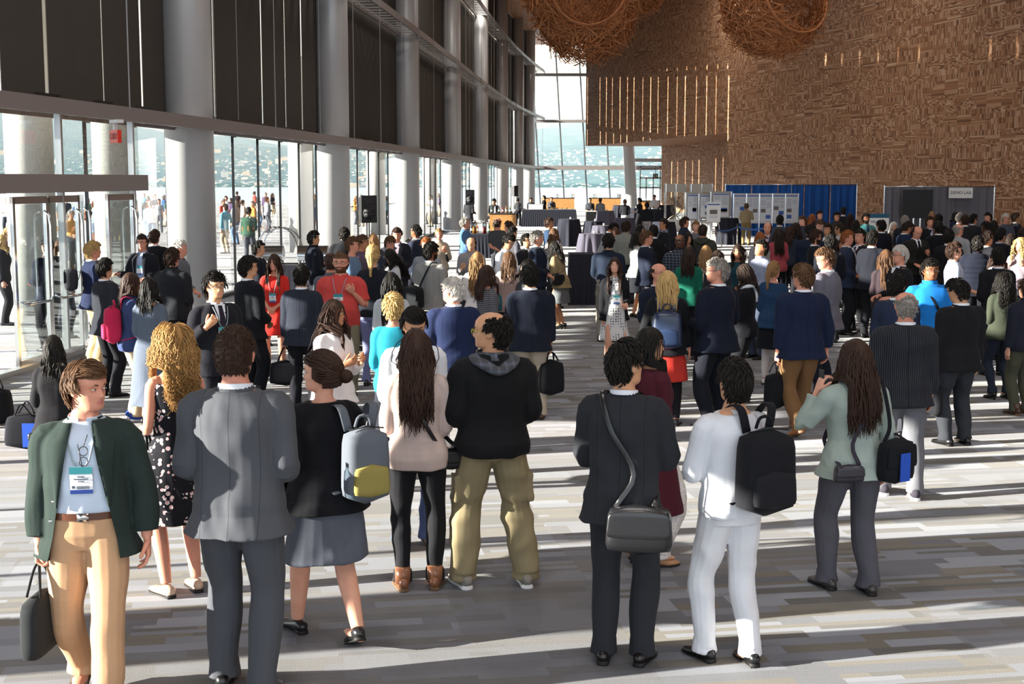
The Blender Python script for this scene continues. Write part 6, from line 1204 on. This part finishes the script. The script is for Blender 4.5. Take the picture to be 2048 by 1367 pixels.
# arched luggage rack by the glass
P = at_y(560, 500, 29.5); o = empty('luggage_trolley', (P[0], 29.5, 0), rz=.4, label='chrome luggage trolley with an arched rail by the glass', category='trolley'); b = MB(); b.box((0, 0, .22), (1.0, .55, .05)); obj('deck', b, M_dark, o)
for sy_ in (-.22, .22): b = MB(); b.tube(cr([[-.45, sy_, .24], [-.45, sy_, 1.1], [-.3, sy_, 1.5], [0, sy_, 1.62], [.3, sy_, 1.5], [.45, sy_, 1.1], [.45, sy_, .24]], 24), .018, ns=8); obj('arched_rail', b, M_chrome, o, smooth=True)
for sx_ in (-.4, .4):
    for sy_ in (-.2, .2): b = MB(); b.tube([[sx_, sy_ - .02, .1], [sx_, sy_ + .02, .1]], .1, ns=14, side=(1, 0, 0)); obj('wheel', b, M_black, o, smooth=True)
# serving trolley
P = at_y(1186, 440, 72); o = empty('serving_trolley', (P[0], 72, 0), label='black serving trolley before the far glass wall', category='trolley'); b = MB(); b.box((0, 0, .55), (.75, .5, .8)); obj('cabinet', b, M_black, o, bevel=.02); b = MB(); b.box((0, 0, .98), (.8, .55, .04)); obj('top_shelf', b, M_white, o)
for sx_ in (-1, 1): b = MB(); b.tube([[sx_ * .3, -.03, .08], [sx_ * .3, .03, .08]], .08, ns=12); obj('wheel', b, M_dark, o)
# loudspeakers on stands
def speaker(x, ytop, Y, rz, lb, lb2):
    P = at_y(x, ytop, Y); zt = float(P[2]); o = empty('loudspeaker', (P[0], Y, zt - .62), rz=rz, label=lb, category='loudspeaker'); b = MB(); b.add([(-.19, -.17, 0), (.19, -.17, 0), (.13, .17, 0.03), (-.13, .17, 0.03), (-.19, -.17, .62), (.19, -.17, .62), (.13, .17, .57), (-.13, .17, .57)], [[0, 3, 2, 1], [4, 5, 6, 7], [0, 1, 5, 4], [1, 2, 6, 5], [2, 3, 7, 6], [3, 0, 4, 7]]); obj('cabinet', b, M_black, o, bevel=.015)
    b = MB(); b.tube([[0, -.165, .22], [0, -.18, .22], [0, -.172, .22]], [.14, .15, .11], ns=24, side=(1, 0, 0)); obj('woofer', b, flat('speaker_cone', '#2a2a2c', .6), o, smooth=True); b = MB(); b.box((0, -.17, .48), (.22, .02, .13)); obj('horn', b, M_dark, o, bevel=.01)
    s_ = empty('speaker_stand', (P[0], Y, 0), label=lb2, category='stand'); b = MB(); b.tube([[0, 0, .1], [0, 0, zt - .62]], .018, ns=8); obj('pole', b, M_dark, s_)
    for k in range(3): a_ = k * 2.094 + .3; b = MB(); b.tube([[0, 0, .75], [.5 * math.cos(a_), .5 * math.sin(a_), .02]], .012, ns=6); obj('leg', b, M_dark, s_)
speaker(733, 390, 31, .45, 'black loudspeaker in front of the third column', 'tripod stand under the loudspeaker left of the third column'); speaker(939, 379, 56, .15, 'black loudspeaker between the fourth and fifth columns', 'tripod stand under the middle loudspeaker'); speaker(1028, 371, 80, .9, 'small distant loudspeaker beside the sixth column, side on', 'tripod stand under the most distant loudspeaker')
# ---- exhibition side
def curtain(x0, x1, Y, h, col, lb, name='pipe_and_drape', per=2.9):
    a_, b2 = at_y(x0, 400, Y)[0], at_y(x1, 400, Y)[0]; o = empty(name, ((a_ + b2) / 2, Y, 0), label=lb, category='curtain'); W_ = (b2 - a_) / 2; xs_ = np.linspace(-W_, W_, int(W_ * 2 * 26)); rs_ = np.random.RandomState(int(x0))
    f_ = .045 * np.sin(xs_ * 19 + 1.5 * np.sin(xs_ * 3.1)) + .025 * np.sin(xs_ * 43 + 2 * np.sin(xs_ * 5)); n_ = max(1, int(round(2 * W_ / 1.25))); ed = np.linspace(-W_, W_, n_ + 1)
    for i in range(n_):
        k_ = (xs_ >= ed[i] - .03) & (xs_ <= ed[i + 1] - .01); b = MB(); b.grid([[(xx, ff * (.4 + .6 * t), h - .04 - (h - .08) * t) for xx, ff in zip(xs_[k_], f_[k_])] for t in np.linspace(0, 1, 5)]); obj('curtain_panel', b, fabric(col), o, smooth=True)
    b = MB(); b.tube([[-W_, 0, h - .02], [W_, 0, h - .02]], .022, ns=8); obj('top_rail', b, M_chrome, o, smooth=True)
    for xx in np.linspace(-W_, W_, int(round(2 * W_ / per)) + 1): b = MB(); b.tube([[xx, .02, 0], [xx, .02, h + .03]], .025, ns=8); b.box((xx, .02, .01), (.4, .4, .02)); obj('upright', b, M_chrome, o)
    return o
curtain(1451, 1714, 63, 2.42, '#2a5ca6', 'royal blue pipe and drape curtain along the timber wall')
curtain(1769, 1989, 50, 2.40, '#76757c', 'grey pipe and drape curtain behind the screen')
M_paper = flat('poster_paper', '#dfe3ea', .5); M_pblue = flat('poster_blue', '#3a62b0', .5); M_ptext = flat('poster_text', '#9aa0ac', .5); M_pimg = flat('poster_image', '#6f6a66', .5)
def poster(b, cx, cz, w_, h, seed, y=0.):      # a paper sheet with a blue title band, grey text blocks and pictures
    r_ = np.random.RandomState(seed); b.box((cx, y, cz), (w_, .006, h)); b.box((cx, y - .005, cz + h * .46), (w_ * .98, .004, h * .045), m=1)
    for c_ in range(2):
        for k in range(9):
            if r_.rand() < .75: b.box((cx + (c_ - .5) * w_ * .46, y - .005, cz + h * (.38 - k * .045)), (w_ * .38, .003, h * .014), m=2)
    for k in range(2): b.box((cx + r_.choice([-.22, .2]) * w_, y - .007, cz + h * r_.uniform(-.35, .05)), (w_ * .4, .004, h * .14), m=3 if k else 1)
PM = [M_paper, M_pblue, M_ptext, M_pimg]
Y = 59.; a_, b2 = at_y(1467, 400, Y)[0], at_y(1597, 400, Y)[0]; o = empty('poster_board', ((a_ + b2) / 2, Y, 0), label='long freestanding board covered with five research posters', category='display board'); W_ = b2 - a_
b = MB(); b.box((0, .03, 1.4), (W_, .04, 1.28)); obj('panel', b, M_white, o); b = MB(); b.box((W_ / 2 + .1, .55, 1.4), (.04, 1.1, 1.24), rz=-.18); obj('side_panel', b, flat('panel_side', '#8c8797', .7), o)
for i in range(5): b = MB(); poster(b, -W_ / 2 + W_ * (i + .5) / 5, 1.42, W_ / 5 - .05, 1.12, i + 40, .0); obj('poster', b, PM, o)
for i in range(6): b = MB(); b.box((-W_ / 2 + W_ * i / 5, .03, 1.02), (.04, .06, 2.04)); obj('post', b, M_alu, o)
for (x0, x1, yt, yb2, Y, lb, sd) in ((1424, 1460, 384, 436, 62., 'single research poster on a freestanding board left of the blue curtain', 3), (1374, 1396, 386, 440, 64., 'narrow grey poster board behind the glass display cases', 5), (1400, 1420, 388, 436, 63., 'pale poster board between the display cases and the single poster', 6)):
    a_, b2 = at_y(x0, yt, Y), at_y(x1, yb2, Y); w_ = b2[0] - a_[0]; h = a_[2] - b2[2]; o = empty('poster_board', ((a_[0] + b2[0]) / 2, Y, 0), label=lb, category='display board'); cz = (a_[2] + b2[2]) / 2
    b = MB(); b.box((0, .03, cz), (w_ + .1, .04, h + .08)); obj('panel', b, flat('panel_grey', '#a9a8a6', .6), o); b = MB(); poster(b, 0, cz, w_ * .84, h * .9, sd); obj('poster', b, PM, o)
    for sx_ in (-1, 1): b = MB(); b.box((sx_ * (w_ / 2 + .05), .03, (cz + h / 2) / 2), (.04, .06, cz + h / 2 + .04)); obj('post', b, M_alu, o)
# easel
Y = 54.; a_, b2 = at_y(1413, 404, Y), at_y(1440, 443, Y); w_, h, cz = b2[0] - a_[0], a_[2] - b2[2], (a_[2] + b2[2]) / 2; o = empty('easel', ((a_[0] + b2[0]) / 2, Y, 0), label='white tripod easel holding a white sign near the belt barrier', category='easel')
for sx_ in (-1, 1): b = MB(); b.tube([[sx_ * .1, 0, cz + h * .4], [sx_ * .34, -.12, 0]], .018, ns=6); obj('leg', b, M_white, o)
b = MB(); b.tube([[0, .05, cz + h * .4], [0, .5, 0]], .018, ns=6); obj('leg', b, M_white, o); b = MB(); b.box((0, -.03, cz - h / 2 - .02), (w_ * .9, .07, .03)); obj('ledge', b, M_white, o)
e2 = empty('easel_sign', ((a_[0] + b2[0]) / 2, Y - .06, cz - h / 2), label='white sign with a blue heading and a photo standing on the easel', category='sign'); b = MB(); b.box((0, 0, h / 2), (w_, .015, h)); b.box((0, -.011, h * .88), (w_ * .9, .004, h * .06), m=1); b.box((0, -.011, h * .5), (w_ * .55, .004, h * .22), m=2)
for k in range(3): b.box((0, -.011, h * (.3 - .05 * k)), (w_ * .6, .003, h * .012), m=3)
obj('sign_board', b, [M_sw, M_pblue, M_pimg, M_ptext], e2)
# glass display cases
for (x0, x1, Y, lb) in ((1331, 1371, 70., 'tall glass display case farthest left, near the far doors'), (1381, 1423, 68., 'tall glass display case with a grey header, second from the left')):
    a_, b2 = at_y(x0, 367, Y), at_y(x1, 367, Y); w_ = b2[0] - a_[0]; h = a_[2]; o = empty('display_case', ((a_[0] + b2[0]) / 2, Y, 0), label=lb, category='display case'); b = MB(); b.box((0, 0, h - .22), (w_, .6, .42)); obj('header', b, flat('case_header', '#b3afa6', .6), o); b = MB(); b.box((0, 0, .3), (w_, .6, .6)); obj('plinth', b, M_white, o)
    for sx_ in (-1, 0, 1):
        for sy_ in (-1, 1): b = MB(); b.box((sx_ * w_ / 2, sy_ * .3, h / 2), (.035, .035, h)); obj('frame_post', b, M_alu, o)
    b = MB(); b.box((0, 0, 1.3), (w_ - .03, .58, 1.4)); obj('glazing', b, M_glass, o)
    b = MB(); rr_ = np.random.RandomState(int(x0))
    for k in range(16): b.tube(cr([[rr_.uniform(-.4, .4) * w_, rr_.uniform(-.2, .2), .62], [rr_.uniform(-.4, .4) * w_, rr_.uniform(-.2, .2), 1.1], [rr_.uniform(-.4, .4) * w_, rr_.uniform(-.2, .2), 1.75]], 9), .012, ns=5)
    obj('exhibit', b, flat('exhibit_bronze', '#8f7d72', .4, .4), o, smooth=True)
# big screen, demo sign, welcome sign
Y = 49.2; a_, b2 = at_y(1806, 379, Y), at_y(1864, 436, Y); w_, h, cz = b2[0] - a_[0], a_[2] - b2[2], (a_[2] + b2[2]) / 2; o = empty('display_screen', ((a_[0] + b2[0]) / 2, Y, 0), label='large dark television screen on a stand before the grey curtain', category='television')
b = MB(); b.box((0, 0, cz), (w_, .07, h)); obj('bezel', b, M_black, o, bevel=.01); b = MB(); b.box((0, -.04, cz), (w_ - .06, .006, h - .06)); obj('screen', b, flat('screen_glass', '#0c0d10', .35, spec=.3), o)
for sx_ in (-1, 1): b = MB(); b.box((sx_ * .12, .05, (cz) / 2), (.05, .05, cz)); obj('stand_post', b, M_chrome, o)
b = MB(); b.box((0, .05, .03), (.9, .6, .06)); obj('stand_base', b, M_dark, o)
a_, b2 = at_y(1898, 375, 49.7), at_y(1945, 396, 49.7); w_, h = b2[0] - a_[0], a_[2] - b2[2]; o = empty('demo_sign', ((a_[0] + b2[0]) / 2, 49.7, (a_[2] + b2[2]) / 2), label='white DEMO LAB sign hung on the grey curtain', category='sign'); b = MB(); b.box((0, 0, 0), (w_, .02, h)); obj('sign_board', b, M_sw, o); text('lettering', 'DEMO LAB', (0, -.015, 0), .155, flat('sign_ink', '#2b2b33', .5), o)
for sx_ in (-1, 1): b = MB(); b.tube([[sx_ * w_ * .4, .02, h / 2], [sx_ * w_ * .4, .1, 2.4 - (a_[2] + b2[2]) / 2]], .004, ns=4); obj('hanging_cord', b, M_dark, o)
a_, b2 = at_y(1733, 427, 45), at_y(1777, 462, 45); w_, h = b2[0] - a_[0], a_[2] - b2[2]; o = empty('welcome_sign', ((a_[0] + b2[0]) / 2, 45, 0), label='white welcome sign with a teal header standing before the grey curtain', category='sign'); zc = (a_[2] + b2[2]) / 2; b = MB(); b.box((0, 0, zc), (w_, .03, h)); b.box((0, -.018, zc + h * .38), (w_, .005, h * .24), m=1); obj('sign_board', b, [M_sw, flat('teal_header', '#1f5a78', .5)], o)
text('lettering', 'WELCOME', (0, -.02, zc + .02), .10, flat('sign_ink', '#2b2b33', .5), o)
for sx_ in (-1, 1): b = MB(); b.box((sx_ * w_ * .4, .02, (zc - h / 2) / 2), (.03, .03, zc - h / 2 + .05)); obj('leg', b, M_dark, o)
# belt barrier
bp_ = [(1432, 48.), (1475, 51.), (1533, 50.), (1581, 49.), (1640, 52.)]; XY = [(at_y(x, 450, Y_)[0], Y_) for x, Y_ in bp_]; lbl = ['at the foot of the easel', 'in front of the khaki clad reader', 'behind the copper haired woman', 'by the young fair man', 'lost in the crowd at the blue curtain']
for (X_, Y_), l_ in zip(XY, lbl):
    o = empty('barrier_post', (X_, Y_, 0), label='steel belt barrier post ' + l_, category='barrier post', group='posts of the belt barrier'); b = MB(); b.tube([[0, 0, .03], [0, 0, .95]], .03, ns=12); obj('post', b, M_alu, o, smooth=True); b = MB(); b.tube([[0, 0, 0], [0, 0, .03]], .17, ns=20); obj('base', b, M_dark, o); b = MB(); b.tube([[0, 0, .95], [0, 0, 1.0]], .038, ns=12); obj('cap', b, M_black, o)
for i in range(4):
    (xa, ya), (xb, yb3) = XY[i], XY[i + 1]; o = empty('barrier_belt', ((xa + xb) / 2, (ya + yb3) / 2, .9), label='blue and white belt strung from the post %s' % lbl[i], category='barrier belt', group='belts of the barrier'); G = []
    for t in np.linspace(0, 1, 12): sg = -.1 * 4 * t * (1 - t); G.append([((t - .5) * (xb - xa), (t - .5) * (yb3 - ya), sg + z_) for z_ in (-.03, .03)])
    b = MB(); b.sheet(G, (0, .003, 0)); obj('belt', b, fabric('#4d74c0', 'check'), o)
# ---- hanging timber nests
M_stick = flat('cedar_sticks', '#b8794a', .6, nscale=3, namp=.35)
def nest(x, y, Y, r_, nrm, seed, lb, n=950):
    C_ = at_y(x, y, Y); rs_ = np.random.RandomState(seed); nrm = unit(nrm); o = empty('woven_nest', tuple(float(v) for v in C_), label=lb, category='hanging sculpture'); b = MB(); k = 0
    while k < n:
        p = unit(rs_.randn(3)); 
        if p @ nrm > .62: continue
        t = unit(np.cross(p, rs_.randn(3))) + p * rs_.uniform(-.35, .35); t = unit(t); L_ = r_ * rs_.uniform(.22, .5); c = p * r_ * rs_.uniform(.86, 1.0); w_ = rs_.uniform(.016, .028)
        b.tube([c - t * L_, c + t * L_], w_, w_ * .6, side=np.cross(t, p), ns=4); k += 1
    obj('stick_weave', b, M_stick, o); u = unit(np.cross(nrm, [0, 0, 1])); v = np.cross(nrm, u); q = np.linspace(0, 2 * PI, 49); b = MB(); b.tube([nrm * r_ * .62 + (u * math.cos(a_) + v * math.sin(a_)) * r_ * .80 for a_ in q], .06, .035, side=nrm, ns=8, cap=False); obj('rim_hoop', b, flat('bent_cedar', '#b9774a', .5), o, smooth=True)
    b = MB(); b.tube([[0, 0, r_ * .9], [0, 0, TOPZ - C_[2] - .06]], .012, ns=5); obj('suspension_cable', b, M_dark, o)
nest(1546, 8, 44., 1.62, (.5, -.8, .25), 1, 'round nest of cedar sticks hanging at the right')
nest(1172, 22, 50., 1.78, (.2, -.1, 1), 2, 'large nest of cedar sticks hanging lowest, before the timber corner')
nest(1150, -38, 43., 1.62, (.35, -.85, -.1), 3, 'nest of cedar sticks hanging in front of the largest one at the top edge')
nest(1262, -45, 55., 1.5, (-.1, -.4, .9), 4, 'nest of cedar sticks mostly cut by the top edge')
# ================================================================== PEOPLE OUTSIDE ON THE PLAZA
def outp(x, y, a, sex, hair, top, bot, arms, lb, h=None, **k): return person(x, y, a, sex, hair, top, bot, arms=arms, label=lb, h=h, lod=3 if 'lod' not in k else k.pop('lod'), **k)
q = outp(54, 453, 5, 'f', 'bob:b', 'tee:#d8c0c0:stripe', 'slim:#c22a3a', 'dd', 'woman in bright red trousers walking beyond the entrance doors', lod=2, st='k', shoes='sneaker:#5a564a')
backpack(q, '#2b2c2f', 'small dark rucksack on the woman in red trousers', size=(.26, .14, .32))
outp(93, 476, -50, 'm', 'short:k', S('#1d2230'), T(DK), 'bb', 'man with glasses in a black suit just beyond the entrance doors', ex='glasses', lod=2)
outp(122, 480, 20, 'f', 'pony:m', 'cardigan:#8c8272', T('#3c4048', 'slim'), 'dd', 'woman with a brown ponytail in a stone coat beyond the entrance doors', lod=2)
outp(123, 446, 10, 'm', 'bald:l', 'hoodie:#8e8f90', T('#5d6068'), 'dd', 'bald man in a grey hooded top beyond the entrance doors')
outp(101, 452, 30, 'f', 'bob:k', 'jacket:#2e2c66', T(DK), 'dd', 'dark haired woman in a purple jacket beyond the entrance doors')
outp(16, 455, 100, 'f', 'mid:l', 'cardigan:#4c474b', T(DK), 'dd', 'fair haired woman in a dark coat at the left edge outside')
outp(3, 470, 80, 'f', 'mid:y', 'jacket:#22242c', T(DK), 'dd', 'blonde woman in black cut by the left edge outside')
q = outp(231, 413, 40, 'm', 'short:k', 'jacket:#23252c', 'jeans:#7f97b8', 'dc', 'man in a black jacket and pale jeans holding a bag outside the doors')
handbag(q, -1, '#1b1c20', 'black bag held by the man in pale jeans outside', name='tote_bag')
outp(251, 402, 60, 'm', 'short:k', 'jacket:#8c9aa6', T('#6c6f76'), 'dd', 'man in a cap and pale grey jacket outside the doors', ex='hat')
outp(172, 424, 10, 'm', 'short:r', 'tee:#b9cfe4', T('#c9cfd6', 'shorts'), 'dd', 'man with a turquoise backpack outside the doors'); q = outp(178, 421, 20, 'm', 'short:b', 'tee:#c3d3e6', T('#8c95a6'), 'dd', 'man in a pale blue tee shirt outside, wearing a turquoise pack', loc=None); backpack(q, '#3fb39c', 'turquoise backpack outside the doors', acc='#37a08c')
cl = [('#e8e6e2', 'white'), ('#22252e', 'black'), ('#33507a', 'blue'), ('#b8493c', 'red'), ('#8a8d92', 'grey'), ('#c98f4a', 'ochre'), ('#6fa6b8', 'light blue'), ('#5a4a66', 'plum'), ('#d9b8a6', 'peach'), ('#3c5c4a', 'green')]
bl = [('#2b2e36', 'dark trousers'), ('#6a84a8', 'blue jeans'), ('#b9a88c', 'beige trousers'), ('#55585e', 'grey trousers')]
ro = random.Random(11); k = 0
spots = [(12, 396), (28, 402), (120, 398), (132, 394), (128, 412), (142, 421), (156, 399), (176, 396), (188, 404), (192, 390), (213, 398), (222, 391), (240, 394), (262, 398), (270, 388), (288, 386), (296, 392), (301, 402), (310, 389), (318, 398), (328, 390), (336, 394), (291, 405),
    (447, 398), (452, 392), (462, 396), (470, 402), (474, 383), (486, 400), (505, 402), (509, 383), (517, 394), (531, 385), (534, 394), (545, 386), (612, 382), (617, 396), (623, 402), (497, 415), (450, 408), (628, 388), (606, 392), (640, 396), (712, 392), (722, 390), (760, 394), (772, 392), (852, 384), (862, 390), (877, 386)]
for (x, y) in spots:
    (c1, n1_), (c2, n2_) = cl[(k * 7 + k // 10) % 10], bl[(k * 3 + k // 7) % 4]; fem_ = k % 3 == 1; k += 1; h_ = 1.66 if fem_ else 1.76
    reg = 'beyond the entrance doors' if x < 277 else 'between the entrance and the first column' if x < 345 else 'between the first and second columns' if x < 640 else 'between the second and third columns' if x < 795 else 'between the third and fourth columns'
    sit = 'distant ' if y < 392 else ''
    P = at_h(x, y, h_); gx = off(min(P[1], 120), 2.6)[0]
    if P[0] > gx: 
        for Yt in np.arange(P[1], 25, -1):
            t_ = at_y(x, y, Yt)
            if t_[0] < off(Yt, 2.2)[0] and t_[2] > 1.4: P = t_; break
        h_ = float(np.clip(P[2], 1.5, 1.9))
    person(x, y, ro.choice([0, 60, 120, 180, 240, 300]), 'f' if fem_ else 'm', ro.choice(['bob:b', 'mid:l', 'pony:b'] if fem_ else ['short:k', 'short:b', 'crop:m', 'short:g']), ro.choice(['tee', 'shirt', 'jacket', 'sweater']) + ':' + c1, T(c2), arms=ro.choice(['dd', 'bb', 'db', 'tt']), h=h_, loc=(P[0], P[1], 0), lod=3, skin=ro.choice('prta'), label='%s%s in %s top, %s, outside %s' % (sit, 'woman' if fem_ else 'man', n1_, n2_, reg), grp='%speople in %s tops, %s, outside %s' % (sit, n1_, n2_, reg))
